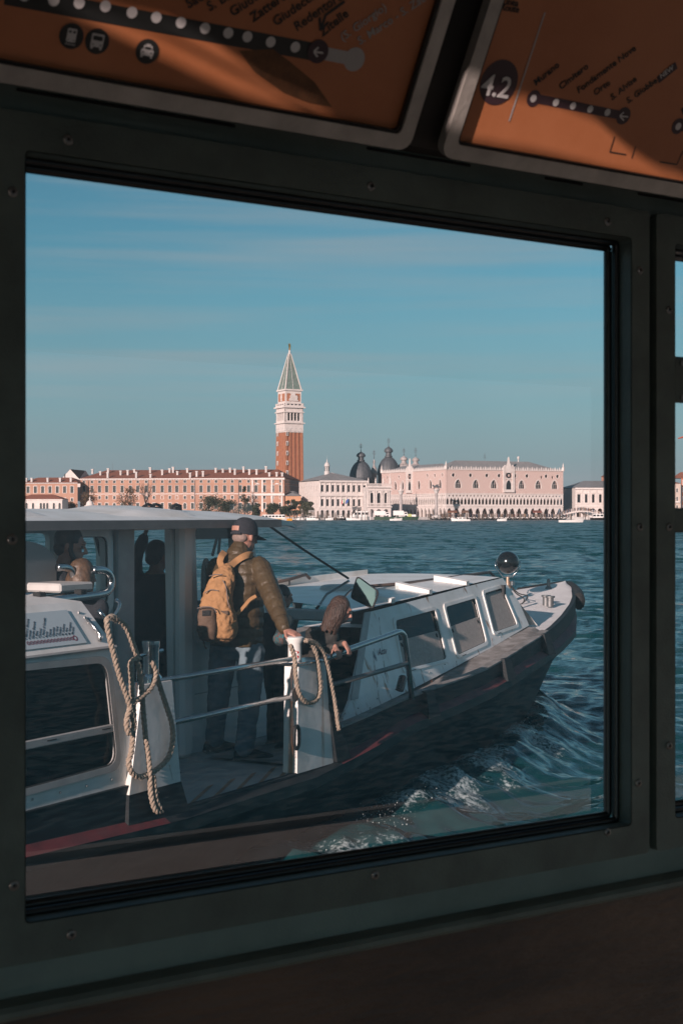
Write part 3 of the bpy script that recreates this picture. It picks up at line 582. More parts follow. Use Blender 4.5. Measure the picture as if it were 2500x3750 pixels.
for k, h in enumerate(hol):
    mb = MB(); mb.holes(inset(h, -.030), [inset(h, .006)], lambda a, b, d: sd(a, b, d - .012), .030); mb.build('window_frame', M_bw, fc)
    mb = MB(); q = inset(h, .004); mb.tube([sd(a, b, .006) for a, b in q + q[:1]], .007, 6, False); mb.build('window_seal', M_blkm, fc)
    mb = MB(); mb.add([sd(a, b, .016) for a, b in inset(h, .002)], [tuple(range(len(h)))]); mb.build('window_pane', M_tglass, fc)
    p = side.pts(wpx[k]); q = .40 if k < 2 else .04
    a = [Vector(p[0]).lerp(Vector(p[3]), q), Vector(p[1]).lerp(Vector(p[2]), q), Vector(p[2]), Vector(p[3])]
    a = [x.lerp((a[0] + a[2]) / 2, .05) for x in a]; mb = MB(); pr = rpoly([tuple(x) for x in a], .04)
    mb.prism(pr, lambda x, y, d: sd(x, y, .0135 - d if k == 2 else .0130 + d * -1), .006); mb.build('window_blind', M_shade, fc)
    if k < 2:
        for x, yq in ((a[0].lerp(a[1], .06), 0), (a[0].lerp(a[1], .94), 0)):
            mb = MB(); c_ = x + (a[3] - a[0]) * .16; mb.prism([(c_.x + .016 * math.cos(t), c_.y + .022 * math.sin(t)) for t in np.linspace(0, 6.28, 9)[:-1]], lambda x_, y_, d: sd(x_, y_, .0060 - d), .004); mb.build('blind_catch', M_blkm, fc)
    mb = MB(); e = Vector(p[3]).lerp(Vector(p[2]), .12); f_ = Vector(p[3]).lerp(Vector(p[2]), .25); dn = (Vector(p[3]) - Vector(p[0])).normalized() * .02
    mb.add([sd(*(e + dn), -.0135), sd(*(f_ + dn), -.0135), sd(*(f_ + dn * 1.35), -.0135), sd(*(e + dn * 1.35), -.0135)], [(0, 1, 2, 3)]); mb.build('drain_slot', M_blkm, fc)
mb = MB(); jq = side.pts([(1330, 2245), (1352, 2241), (1306, 2560), (1280, 2566)]); mb.prism(jq, lambda a, b, d: sd(a, b, -.004 - d), .012); mb.build('door_jamb', M_bgrey, fc)
# small maker's emblem and lettering on the cabin side
ea, eb = side.px(1371, 2403); mb = MB(); mb.add([sd(ea + .028 * math.cos(t), eb + .05 * math.sin(t), -.002) for t in np.linspace(0, 6.28, 17)[:-1]], [tuple(range(16))]); mb.build('emblem', mat('pale_grey_emblem', (.45, .45, .46), .4), fc)
mb = MB(); mb.add([sd(ea + .014 * math.cos(t) - .004, eb + .024 * math.sin(t) - .006, -.0035) for t in np.linspace(0, 6.28, 13)[:-1]], [tuple(range(12))]); mb.build('emblem', mat('blue_emblem', (.06, .09, .16), .4), fc)
pA = sd(*side.px(1384, 2400), -.002); pB_ = sd(*side.px(1412, 2394), -.002); text('lettering', 'Actv', pA, pB_ - pA, Vector((0, 0, 1)), .092, mat('navy_lettering', (.05, .06, .11), .4), fc, .008)
# roof of the fore cabin
def rtop(u, v):
    e = float(np.interp(u, [1.6, 5.4], [1.715, 1.885])); hw = float(np.interp(u, [1.6, 5.4], [1.07, .87])); return e + float(np.interp(u, [1.6, 5.4], [.075, .02])) * (1 - min(1, abs(v / hw)) ** 2.2)
def rhw(u): return float(np.interp(u, [1.6, 5.4], [1.08, .885]))
uu = np.linspace(1.62, 5.33, 24); vv = np.linspace(1, -1, 21)
mb = MB(B); rings = [[(u + (.0 if u > 1.7 else -.0), x * rhw(u), rtop(u, x * rhw(u))) for x in vv] for u in uu]
rings.append([(5.37 , x * rhw(5.4) * .99, rtop(5.38, x * rhw(5.4)) - .03) for x in vv]); mb.loft(rings, False)
mb.loft([[(5.37, x * rhw(5.4) * .99, rtop(5.38, x * rhw(5.4)) - .03) for x in vv], [(5.95, x * 1.10, zd(5.9) + .01) for x in vv]], False)
mb.build('cabin_roof', M_bw, fc, True, auto=35)
mb = MB(B); mb.bbox(1.55, 1.63, -1.07, 1.06, 1.62, 1.725, .015); mb.build('roof_fascia', M_bgrey, fc)
pw = [rr(1.85 + k * 1.2, 2.9 + k * 1.2, 1.12, 1.60, .06) for k in range(3)]
mb = MB(); mb.holes([(.95, .80), (5.6, 1.26), (5.35, 1.86), (1.62, 1.70)], pw + [rr(1.28, 1.72, 1.12, 1.50, .05)], lambda a, b, d: B(a, -1.30 + (b - .9) * .27 + d, b), .03, True); mb.build('port_side', M_bw, fc)
mb = MB(B); mb.box(.95, 1.02, -1.25, -.55, .72, 1.65); mb.box(.98, 5.5, -1.2, 1.2, .60, .66); mb.box(5.2, 5.25, -1.0, 1.0, .66, 1.8); mb.build('cabin_lining', M_dark, fc)
for u in (2.45, 3.35, 4.35):                                # short ribs standing on the roof edge
    e = rhw(u) * .985; mb = MB(B); mb.loft([[(u - .02, e + .012, rtop(u, e) - .01), (u + .05, e + .012, rtop(u, e) - .01), (u + .05, e + .012, rtop(u, e) + .045), (u - .02, e + .012, rtop(u, e) + .035)], [(u + .06, e - .42, rtop(u, e - .42) - .01), (u + .13, e - .42, rtop(u, e - .42) - .01), (u + .13, e - .42, rtop(u, e - .42) + .075), (u + .06, e - .42, rtop(u, e - .42) + .065)]], True, True); mb.build('roof_rib', M_bw, fc)
mb = MB(B); mb.loft([[(u, -rhw(u) * .93, rtop(u, -rhw(u) * .93) - .01), (u, -rhw(u) * .93, rtop(u, 0) + .035), (u, -rhw(u) * .99, rtop(u, 0) + .03), (u, -rhw(u) * .99, rtop(u, rhw(u)) - .02)] for u in (1.62, 2.5, 3.5, 4.4, 5.1, 5.32)], True, True); mb.build('roof_coaming', M_bw, fc)
M_rail = mat('brown_varnished_rail', (.10, .065, .05), .5, var=.2, vscale=12)
for v0, pts in ((.42, [(1345, 2148), (1475, 2137), (1600, 2121), (1720, 2106), (1792, 2095), (1815, 2118)]), (-.88, [(985, 2138), (1060, 2122), (1120, 2104), (1134, 2118)])):
    P = [bv(x, y, v0) for x, y in pts]; mb = MB(B); mb.tube([(u, v0, z) for u, z in P], .018, 8); ra = mb.build('roof_rail', M_rail, fc, True)
    for u, z in P[1:-1:2]: mb = MB(B); mb.tube([(u, v0, rtop(u, v0) - .01), (u, v0, z)], .012, 6); mb.build('stanchion', M_galv, fc)
hc = B(3.05, .15, rtop(3.05, .15) + .012); mb = MB(); mb.lathe([(.01, .03), (.20, .03), (.235, .02), (.25, -.01), (.25, -.04)], hc, 24); mb.build('roof_hatch', M_bgrey, fc, True, auto=30)
# the mirror on its arm
mp_ = B(1.62, 1.10, 1.9); mpf = PF(mp_, BS * .93 + BF * .36, Vector((0, 0, 1)) + BF * .06)
q = rpoly(mpf.pts([(1306, 2107), (1388, 2166), (1365, 2232), (1281, 2190)]), .035); fwd = -1 if mpf.n.y > 0 else 1
mt = lambda a, b, d: mpf.to3(a, b, d * fwd)
mb = MB(); mb.prism(q, lambda a, b, d: mt(a, b, d), .045); mr = mb.build('mirror_housing', M_blkm, boat)
mb = MB(); qq = inset(q, .014); mb.add([mt(a, b, -.003) for a, b in qq], [tuple(range(len(qq)))]); mb.build('mirror_glass', M_mirror, mr)
mb = MB(B); mb.tube([(1.72, .62, 1.72), (1.68, .75, 1.86), (1.70, .98, 1.99)], .014, 8); mb.tube([(1.70, .8, 1.72), (1.72, 1.0, 1.92)], .012, 8); mb.build('mirror_arm', M_ss, mr)

# wheelhouse amidships
WV = .85
wh_out = [bv(*p, WV) for p in ((205, 1912), (908, 1896), (930, 2000), (975, 2330), (985, 2752), (205, 2900))]
wl = [(-2.06, .72), (.62, .72), (.55, 1.62), (.30, 2.42), (.22, 2.56), (-2.06, 2.56)]
P_ = lambda *l: [bv(x, y, WV) for x, y in l]
hA = rpoly(P_((222, 1965), (388, 1962), (392, 2215), (222, 2235)), .07); hD = P_((478, 1943), (626, 1938), (640, 2738), (480, 2752)); hW = rpoly(P_((706, 1928), (856, 1922), (872, 2322), (718, 2330)), .06)
mb = MB(); mb.holes(wl, [hA, [(a, max(b, .735)) for a, b in hD], hW], lambda a, b, d: B(a, WV - d, b), .06, True); wh = mb.build('wheelhouse', M_bw, boat)
for h in (hW, hA):
    mb = MB(); mb.holes(inset(h, -.055), [inset(h, .004)], lambda a, b, d: B(a, WV + .022 - d, b), .03); mb.build('window_frame', M_bw, wh)
    mb = MB(); q = inset(h, .003); mb.tube([B(a, WV + .006, b) for a, b in q + q[:1]], .008, 6, False); mb.build('window_seal', M_blkm, wh)
mb = MB(); q = inset(hW, .002); mb.add([B(a, WV - .02, b) for a, b in q], [tuple(range(len(q)))]); mb.build('window_pane', M_cglass, wh)
wq = P_((709, 1928), (854, 1924), (856, 1972), (709, 1976)); mb = MB(); mb.prism(wq, lambda a, b, d: B(a, WV - .03 - d, b), .02); mb.build('sun_blind', M_blkm, wh)
dl, dr = hD[0][0], hD[1][0]
mb = MB(B); mb.bbox(dl - .21, dl - .005, WV + .003, WV + .05, .74, 2.50, .01); mb.build('door_leaf', M_bgrey, wh)
mb = MB(B); mb.bbox(dr + .015, dr + .17, WV + .004, WV + .10, .72, 2.535, .03); mb.build('pillar', M_bw, wh)
pl = [rr(-1.95, -1.2, 1.80, 2.44, .06), rr(-1.12, -.35, 1.88, 2.44, .06), rr(-.27, .32, 1.55, 2.44, .06)]
mb = MB(); mb.holes([(-2.06, .72), (.62, .72), (.55, 1.62), (.22, 2.56), (-2.06, 2.56)], pl, lambda a, b, d: B(a, -WV + d, b), .05, True); mb.build('port_side', M_bw, wh)
mb = MB(); mb.holes([(-.85, .72), (.85, .72), (.85, 1.62), (-.85, 1.62)], [], lambda a, b, d: B(.56 + d, a, b), .04, True); mb.build('front_panel', M_bw, wh)
for v_, r_ in ((.80, .03), (0, .02), (-.80, .03)): mb = MB(B); mb.tube([(.56, v_, 1.62), (.25, v_, 2.5)], r_, 6); mb.build('windscreen_post', M_blkm, wh)
mb = MB(B); mb.box(-2.0, .5, -.8, .78, .70, .735); mb.build('wheelhouse_floor', M_dark, wh); mb = MB(B); mb.bbox(.1, .5, -.75, .6, .74, 1.52, .03); mb.build('console', M_dark, wh)
for px, py, px2, py2 in ((778, 2035, 795, 1970), (800, 2030, 806, 1968)):
    a, b = bv(px, py, .2), bv(px2, py2, .2); mb = MB(B); mb.tube([(a[0], .2, a[1]), (b[0], .2, b[1])], .014, 6); mb.build('wiper', M_blkm, wh)
sp_ = bv(755, 2140, .55); mb = MB(B); pth = [(sp_[0] + .03 * math.sin(t), .55, sp_[1] + .2 * math.cos(t)) for t in np.linspace(0, 6.28, 21)]
mb.tube([(sp_[0] + .16 * math.sin(t) * .6, .55 - .1 * math.sin(t), sp_[1] + .20 * math.cos(t)) for t in np.linspace(0, 6.28, 25)], .02, 8, False); mb.tube([(sp_[0], .55, sp_[1] - .2), (sp_[0], .55, sp_[1] + .2)], .012, 6); mb.build('steering_wheel', M_blkm, wh, True)
# canopy roof
def rz(v): return 2.56 + .085 * (1 - min(1, abs(v) / 1.12) ** 2.2)
mb = MB(B); vs = [1.12, 1.10, 1.0, .8, .5, .2, -.2, -.5, -.8, -1.0, -1.12]; rg = []
for u in (-8, -6, -4, -2.5, -1, 0, .35, .55, .66, .70):
    dz = float(np.interp(u, [.2, .55, .70], [0, -.02, -.075])); sc_ = float(np.interp(u, [.35, .70], [1, .93]))
    rg.append([(u, v * sc_, rz(v) + dz) for v in vs] + [(u, v * sc_, (2.515 if abs(v) > 1.05 else 2.54) + dz * .5) for v in vs[::-1]])
mb.loft(rg, True, True); rf = mb.build('canopy_roof', M_bw, boat, True, auto=40)
mb = MB(B); mb.box(-8, .30, 1.121, 1.137, 2.495, 2.558); mb.build('roof_fascia', mat('fascia_shade_tone', (.20, .175, .165), .6, var=.15, vscale=5), rf)  # strip coloured dark to stand for the shaded band under the roof edge
for a, b_ in ((-1.55, -.62), (-3.9, -2.32)):
    mb = MB(B); rg = []
    for u in np.linspace(a, b_, 14):
        t = (u - a) / (b_ - a); h = .034 * min(1, t * 3, (1 - t) * 9 + .25); rg.append([(u, .95, rz(.95) - .005), (u, .93, rz(.95) + h * .6), (u, .86, rz(.86) + h), (u, .4, rz(.4) + h), (u, .3, rz(.3) - .005)])
    mb.loft(rg, False); mb.build('roof_moulding', M_bw, rf, True, auto=50)
pn = bv(886, 1842, .7); mb = MB(B); mb.bbox(pn[0] - .07, pn[0] + .07, .62, .76, rz(.7) - .005, rz(.7) + .075, .01); mb.build('navigation_lamp', M_cglass, rf)
for px in (545, 575, 648):
    c_ = bv(px, 1868, .55); mb = MB(B); mb.bbox(c_[0] - .05, c_[0] + .05, .52, .57, rz(.55) - .004, rz(.55) + .035, .006); mb.tube([(c_[0] - .06, .54, rz(.55) + .03), (c_[0], .54, rz(.55) + .055), (c_[0] + .07, .54, rz(.55) + .04)], .012, 6); mb.build('roof_clip', M_blkm, rf)
for v_ in (-1.0, 1.0): mb = MB(B); mb.tube([(-7.5, v_, .9), (-7.5, v_, 2.54)], .04, 8); mb.build('canopy_post', M_bw, rf)
lp = bv(95, 2000, .9); mb = MB(B); mb.loft([[(lp[0] - .25, .86, 2.0), (lp[0] - .10, .86, 2.0), (lp[0] - .10, .92, 2.0), (lp[0] - .25, .92, 2.0)], [(lp[0] - .17, .86, 2.55), (lp[0] - .06, .86, 2.55), (lp[0] - .06, .92, 2.55), (lp[0] - .17, .92, 2.55)]], True, True); mb.build('canopy_post', M_bw, rf)
a = bv(945, 1898, .55); b_ = bv(1275, 2118, .75); mb = MB(B); mb.tube([(a[0], .55, a[1]), ((a[0] + b_[0]) / 2, .65, (a[1] + b_[1]) / 2 - .01), (b_[0], .75, b_[1])], .011, 6); mb.build('stay_cable', M_blkm, boat)

# after cabin with its long window and the slanted route board
AV = 2.0
A_ = lambda *l: [bv(x, y, AV) for x, y in l]
ao = [(-9.8, .955), (-2.66, .955), (-2.92, 1.80), (-9.8, 1.80)]
wa = rpoly([(-4.9, 1.05), bv(428, 2800, AV), bv(388, 2420, AV), (-4.9, 1.77)], .10, 6)
mb = MB(); mb.holes(ao, [wa, rr(-6.6, -5.1, 1.05, 1.74, .1)], lambda a, b, d: B(a, AV - d, b), .04, True); ac = mb.build('after_cabin', M_bw, boat)
mb = MB(); mb.holes(inset(wa, -.035), [inset(wa, .008)], lambda a, b, d: B(a, AV + .014 - d, b), .03); mb.build('window_frame', M_bgrey, ac)
mb = MB(); q = inset(wa, .006); mb.tube([B(a, AV + .004, b) for a, b in q + q[:1]], .009, 6, False); mb.build('window_seal', M_blkm, ac)
mb = MB(); q = inset(wa, .003); mb.add([B(a, AV - .012, b) for a, b in q], [tuple(range(len(q)))]); mb.build('window_pane', M_tglass, ac)
a0, a1 = bv(100, 2738, AV), bv(418, 2662, AV); mb = MB(B); mb.bbox(-4.9, a1[0] + .01, AV - .006, AV + .012, a1[1] - .028, a1[1] + .022, .006); mb.build('window_bar', M_bgrey, ac)
for px in (185, 385):
    c_ = bv(px, 2690, AV)[0]; mb = MB(B); mb.box(c_ - .04, c_ + .04, AV + .0125, AV + .0135, a1[1] - .003, a1[1] + .003); mb.build('drain_slot', M_blkm, ac)
mb = MB(B); mb.tube([(-9.8, AV + .008, 1.805), (-2.93, AV + .008, 1.805)], .012, 6); mb.build('drip_rail', M_bgrey, ac)
mb = MB(B); mb.loft([[(-9.8, AV, 1.80), (-9.8, 1.80, 2.075), (-9.8, 1.5, 2.10), (-9.8, 0, 2.12), (-9.8, -1.8, 2.07), (-9.8, -2, .96)], [(-2.92, AV, 1.80), (-3.0, 1.80, 2.075), (-3.0, 1.5, 2.10), (-3.0, 0, 2.12), (-3.0, -1.8, 2.07), (-2.7, -2, .96)]], False); mb.build('cabin_roof', M_bw, ac, auto=30)
mb = MB(B); mb.loft([[(-2.66, AV - .002, .955), (-2.92, AV - .002, 1.80), (-3.0, 1.8, 2.07)], [(-2.70, .95, .955), (-2.95, .95, 1.80), (-3.02, .95, 2.08)], [(-2.70, -1.9, .955), (-2.95, -1.9, 1.8), (-3.0, -1.8, 2.06)]], False); mb.build('front_bulkhead', M_bw, ac)
mb = MB(B); mb.box(-9.7, -3.2, -1.9, 1.6, .74, .76); mb.box(-9.7, -3.3, .35, .40, .76, 2.0); mb.build('cabin_lining', M_dark, ac)
sl_ = PF(B(-3.0, AV, 1.80), BF, B(-3.0, 1.80, 2.075) - B(-3.0, AV, 1.80)); ssg = 1 if sl_.n.dot(BS) > 0 else -1
sg = lambda a, b, d: sl_.to3(a, b, d * ssg)
sq = sl_.pts([(60, 2398), (316, 2356), (301, 2231), (60, 2262)]); x1 = sq[1][0]; sq = [(-2.2, sq[1][1]), (x1, sq[1][1]), (x1 - .02, sq[2][1]), (-2.2, sq[2][1])]
mb = MB(); mb.prism(sq, lambda a, b, d: sg(a, b, -.003 - d), .006); sb = mb.build('route_board', M_signb, boat)
stops = ['S. Marco-S. Zaccaria', 'Arsenale', 'Giardini Biennale', 'S. Elena', '(Certosa)', 'S. Pietro di Castello', 'Bacini', 'Celestia', 'Ospedale', 'F.te Nove', 'Cimitero', 'M. Colonna', 'M. Faro', 'M. Navagero', 'Murano']
M_signink = mat('sign_dark_ink', (.03, .045, .07), .5)
st0 = Vector(sl_.px(100, 2362)); st1 = Vector(sl_.px(271, 2338)); zz = (st1.y)
for k in range(15):
    q = st0.lerp(st1, (k + .2) / 14.2); c_ = Vector((q.x, st1.y - .004)); rad = .0125 if k < 14 else .019
    mb = MB(); mb.holes([(c_.x + rad * math.cos(t), c_.y + rad * math.sin(t)) for t in np.linspace(0, 6.2832, 17)[:-1]], [[(c_.x + rad * .62 * math.cos(t), c_.y + rad * .62 * math.sin(t)) for t in np.linspace(0, 6.2832, 17)[:-1]]], lambda a, b, d: sg(a, b, -.0105)); mb.build('stop_ring', M_ruby, sb)
    if k < 14: mb = MB(); mb.add([sg(c_.x + a, c_.y + b, -.0108) for a, b in ((-.006, -.0012), (.006, -.0012), (.006, .0012), (-.006, .0012))], [(0, 1, 2, 3)]); mb.build('stop_arrow', M_signink, sb)
    ax = sl_.ex * math.cos(R(52)) + sl_.ey * math.sin(R(52)); o_ = sg(c_.x - .002, c_.y + .022, -.0108); text('lettering', stops[k], o_, ax, (sl_.n * ssg).cross(ax), .0205, M_signink, sb, .006)
for px, py in ((290, 2247), (312, 2265), (326, 2283), (341, 2298), (354, 2316)):
    c_ = sl_.px(px, py); mb = MB(); mb.lathe([(.001, .014), (.008, .012), (.009, 0)], sg(*c_, 0), 8); mb.build('bolt', M_ss, ac)
mb = MB(); mb.tube([sg(*sl_.px(*p), -.02) for p in ((312, 2272), (350, 2318), (361, 2332))] + [sg(*sl_.px(362, 2350), -.01)], .011, 8); mb.build('grab_strip', M_ss, ac, True)
mb = MB(); mb.tube([sg(*sl_.px(*p), -.02) for p in ((352, 2240), (378, 2272))], .014, 8); mb.build('grab_strip', M_ss, ac, True)
hk = [sl_.px(*p) for p in ((404, 2272), (410, 2256), (410, 2236), (404, 2222), (410, 2214))]
mb = MB(); mb.tube(smooth_path([sg(a, b, -d) for (a, b), d in zip(hk, (.01, .05, .075, .06, .05))], 4), .013, 8); mb.build('rope_hook', M_ss, ac, True)
# things on the after cabin roof: tubular rails, locker, rounded seat back
for v0, pts in ((1.52, [(70, 2212), (250, 2192), (370, 2176), (400, 2160), (409, 2130), (398, 2100), (375, 2088), (342, 2088)]), (1.20, [(60, 2185), (200, 2172), (262, 2150), (272, 2115), (262, 2088), (240, 2078), (212, 2078)])):
    P = [bv(x, y, v0) for x, y in pts]; mb = MB(B); mb.tube(smooth_path([(u, v0, z) for u, z in P], 5), .026, 10); mb.build('roof_rail', M_ss, ac, True)
for px in (150, 300): c_ = bv(px, 2200, 1.52); mb = MB(B); mb.bbox(c_[0] - .03, c_[0] + .03, 1.48, 1.54, 2.09, 2.125, .005); mb.build('rail_foot', M_blkm, ac)
l0, l1 = bv(222, 2140, 1.38), bv(300, 2140, 1.38); mb = MB(B); mb.bbox(l0[0], l1[0] + .12, .95, 1.38, 2.10, bv(222, 2138, 1.38)[1], .012); mb.build('roof_locker', mat('pale_grey_locker', (.55, .53, .51), .5, var=.1, vscale=6), ac)
s0 = bv(80, 2170, 1.05); mb = MB(); ol = []
for t in np.linspace(0, math.pi, 17): ol.append((s0[0] - .06 + .34 * math.cos(t), 2.10 + (.16 + .17 * math.sin(t) if True else 0)))
ol = [(s0[0] + .28, 2.10)] + ol + [(s0[0] - .40, 2.10)]; mb.prism(ol, lambda a, b, d: B(a, 1.10 - d, b), .10); mb.build('seat_back', mat('grey_vinyl', (.20, .21, .21), .5, bump=.1, bscale=80), ac)

# boarding gate posts, rails and bollards
def post(name, outb, outt, v0, v1, v0t, v1t, z0, z1, m):
    mb = MB(B); mb.loft([[(outb[0], v0, z0), (outb[1], v0, z0), (outb[1], v1, z0), (outb[0], v1, z0)], [(outt[0], v0t, z1), (outt[1], v0t, z1), (outt[1], v1t, z1), (outt[0], v1t, z1)]], True, True); return mb.build(name, m, boat)
fp = post('gate_post', (-.90, -.38), (-.88, -.50), 1.91, 2.03, 1.91, 2.03, .722, 1.50, M_bwr)
mb = MB(B); mb.bbox(-.91, -.48, 1.86, 2.045, 1.50, 1.525, .008); mb.build('cap_plate', M_ss, fp)
mb = MB(); mb.lathe([(.001, 0), (.052, 0), (.050, .02), (.050, .13), (.066, .155), (.066, .172), (.05, .178), (.001, .178)], B(-.77, 1.93, 1.525), 20); bl = mb.build('bollard', M_bw, fp, True, auto=40)
for h, r_ in ((.045, .030), (.012, .034)):
    mb = MB(); c_ = B(-.77, 1.93, 1.525 + h + .02); d_ = (Vector((0, 0, 0)) - Vector((c_.x, c_.y, 0))).normalized(); tx = Vector((-d_.y, d_.x, 0))
    mb.add([c_ + d_ * .0515 * math.cos(a * .62) + tx * .0515 * math.sin(a * .62) + Vector((0, 0, r_ * .45 * math.sin(t))) for t in np.linspace(0, 6.283, 13)[:-1] for a in [math.cos(t)]], [tuple(range(12))]); mb.build('paint_spot', mat('red_paint_drips', (.45, .03, .02), .4), bl)
ov = bv(1082, 2700, 2.035); mb = MB(B); mb.tube([(ov[0] + .034 * math.cos(t), 2.045, ov[1] + .058 * math.sin(t) + (.025 if math.sin(t) > 0 else -.025)) for t in np.linspace(0, 6.2832, 25)], .013, 8, False); mb.build('mooring_eye', M_bulw, fp, True)
fl = bv(1078, 2545, 2.035); mb = MB(lambda x, y, h: B(fl[0] + x, 2.032 + h, fl[1] + y)); mb.lathe([(.001, .012), (.05, .012), (.056, 0)], seg=16); mb.build('flange', M_galv, fp)
mb = MB(B); mb.loft([[(-.372, 1.90, .73), (-.16, 1.90, .73), (-.16, 2.06, .73), (-.372, 2.06, .73)], [(-.455, 1.86, 1.18), (-.34, 1.86, 1.10), (-.34, 2.035, 1.10), (-.455, 2.035, 1.18)]], True, True); mb.build('rubber_guard', M_bulw, fp)
mb = MB(B); mb.loft([[(-.36, 1.80, .95), (-.18, 1.78, .97), (-.18, 1.86, .97), (-.36, 1.92, .95)], [(-.49, 1.86, 1.49), (-.42, 1.86, 1.49), (-.42, 1.94, 1.49), (-.49, 1.96, 1.49)]], True, True); mb.build('brace_plate', M_bwr, fp)
ap = post('gate_post', (-2.84, -2.32), (-2.70, -2.40), 1.86, 2.04, 1.88, 2.03, .90, 1.55, M_bw)
mb = MB(B); mb.loft([[(-2.86, 1.84, .70), (-2.24, 1.84, .70), (-2.24, 2.05, .70), (-2.86, 2.05, .70)], [(-2.845, 1.855, .898), (-2.318, 1.855, .898), (-2.318, 2.043, .898), (-2.845, 2.043, .898)]], True, True); mb.build('post_foot', M_bulw, ap)
c_ = B(-2.50, 1.94, 1.55); mb = MB(); mb.lathe([(.001, 0), (.075, 0), (.07, .03), (.052, .05), (.052, .20), (.058, .22), (.058, .255), (.001, .256)], c_, 20); mb.build('bollard', mat('chrome_bollard', (.6, .6, .6), .12, 1.0), ap, True, auto=40)
mb = MB(B); mb.tube([(-2.62, 1.94, 1.72), (-2.38, 1.94, 1.735)], .012, 8); mb.build('bollard_pin', M_ss, ap)
for v, uvz in ((2.0, ((-2.52, 1.555), (-.9, 1.555))), (2.0, ((-2.36, 1.275), (-.9, 1.285)))):
    mb = MB(B); mb.tube([(uvz[0][0], v, uvz[0][1]), (uvz[1][0], v, uvz[1][1])], .019, 10); mb.build('gate_rail', M_ss, boat, True)
P = [bv(*p, 1.98) for p in ((1180, 2414), (1300, 2370), (1420, 2328), (1462, 2314), (1480, 2328), (1490, 2400), (1507, 2560))]
mb = MB(B); mb.tube(smooth_path([(u, 1.98, z) for u, z in P[:5]], 4) + [Vector((u, 1.98, z)) for u, z in P[5:]], .024, 10); fr_ = mb.build('side_rail', M_ss, boat, True)
P = [bv(*p, 1.98) for p in ((1215, 2508), (1488, 2430))]; mb = MB(B); mb.tube([(u, 1.98, z) for u, z in P], .020, 10); mb.build('side_rail_bar', M_galv, fr_, True)
a, b_ = bv(1462, 2528, 2.0), bv(1475, 2480, 2.0); mb = MB(B); mb.tube([(a[0], 2.0, a[1]), (a[0] * .7 + b_[0] * .3, 2.0, a[1] * .7 + b_[1] * .3), (b_[0], 2.0, b_[1]), (b_[0] + .005, 2.0, b_[1] + .012)], [.034, .036, .036, .026], 12); mb.build('deck_lamp', M_blk, fr_, True, auto=50)
# searchlight, bollards and cleat on the foredeck
gz = 1.97; gc = B(7.62, 0, gz); mb = MB(); mb.lathe([(.001, -.150)] + [(.150 * math.cos(t), .150 * math.sin(t)) for t in np.linspace(-1.5, 1.5, 20)] + [(.001, .150)], gc, 32); se = mb.build('searchlight_globe', M_blk, boat, True)
rx = Vector((1, 0, 0)); mb = MB(); yk = [gc + rx * s * .162 + Vector((0, 0, z)) for s, z in ((-1, .02), (-1, -.06))] + [gc + rx * s + Vector((0, 0, z)) for s, z in ((-.06, -.19), (.06, -.19))] + [gc + rx * .162 + Vector((0, 0, -.06)), gc + rx * .162 + Vector((0, 0, .02))]
mb.tube(yk, .007, 8); mb.build('yoke', M_ss, se, True)
mb = MB(); zb = zd(7.62) + .03; mb.lathe([(.001, 0), (.07, 0), (.07, .012), (.03, .02), (.028, .12), (.04, .13), (.04, .22), (.026, .23), (.022, gz - .19 - zb), (.001, gz - .19 - zb)], (gc.x, gc.y, zb), 16); mb.build('pedestal', mat('brass_fitting', (.42, .30, .22), .4, .6, var=.2, vscale=20), se, True, auto=40)
mb = MB(); mb.lathe([(.001, 0), (.035, .0), (.035, .05), (.02, .06), (.001, .06)], gc + Vector((.06, 0, -.30)), 12); mb.build('motor', M_ss, se, True, auto=40)
for k in range(2):
    pth = [gc + Vector((.02, 0, -.28)), gc + Vector((.10 + .03 * k, -.05, -.40)), gc + Vector((.20 + .05 * k, -.1, -.47 + .03 * k)), gc + Vector((.16, -.12, -.54)), gc + Vector((.04, -.05, -.545))]; mb = MB(); mb.tube(smooth_path(pth, 6), .008, 6); mb.build('cable_loop', M_blkm, se, True)
bu = 7.55
for du, dv in ((0, .62), (.16, .50)):
    zz_ = zd(bu) + .02; mb = MB(); mb.lathe([(.001, 0), (.045, 0), (.045, .11), (.062, .115), (.062, .135), (.001, .138)], B(bu + du, dv, zz_), 16); mb.build('deck_bollard', M_galv, boat, True, auto=40)
cu = B(9.0, .02, zd(9.0) + .03); mb = MB(); mb.lathe([(.05, 0), (.045, .02), (.026, .04), (.024, .12), (.015, .14), (.001, .142)], cu, 10); mb.build('deck_cleat', M_galv, boat, True, auto=40)

# ropes: three strands laid round a path
M_rope = mat('hemp_rope_fibre', (.50, .40, .31), .9, c2=(.33, .25, .19), vscale=60, bump=.6, bscale=260)
def rope(mb, pts, r=.0165, pitch=.095, n=8):
    path = smooth_path(pts, n); d = 0.0
    for st in range(3):
        q = []; d = 0.0; up = Vector((0, 0, 1))
        for i, p in enumerate(path):
            t = (path[min(i + 1, len(path) - 1)] - path[max(i - 1, 0)]).normalized(); a = t.cross(BF if abs(t.dot(BF)) < .9 else up).normalized(); b = t.cross(a)
            if i: d += (p - path[i - 1]).length
            an = d / pitch * 2 * math.pi + st * 2.0944; q.append(p + (a * math.cos(an) + b * math.sin(an)) * r * .56)
        mb.tube(q, r * .60, 6)
def bp(l, v): return [B(bv(x, y, v)[0], v, bv(x, y, v)[1]) for x, y in l]
t = thing('mooring_rope', 'thick pale rope looped over the rust streaked gate post by the man', 'rope', B(-.7, 2.0, 1.5))
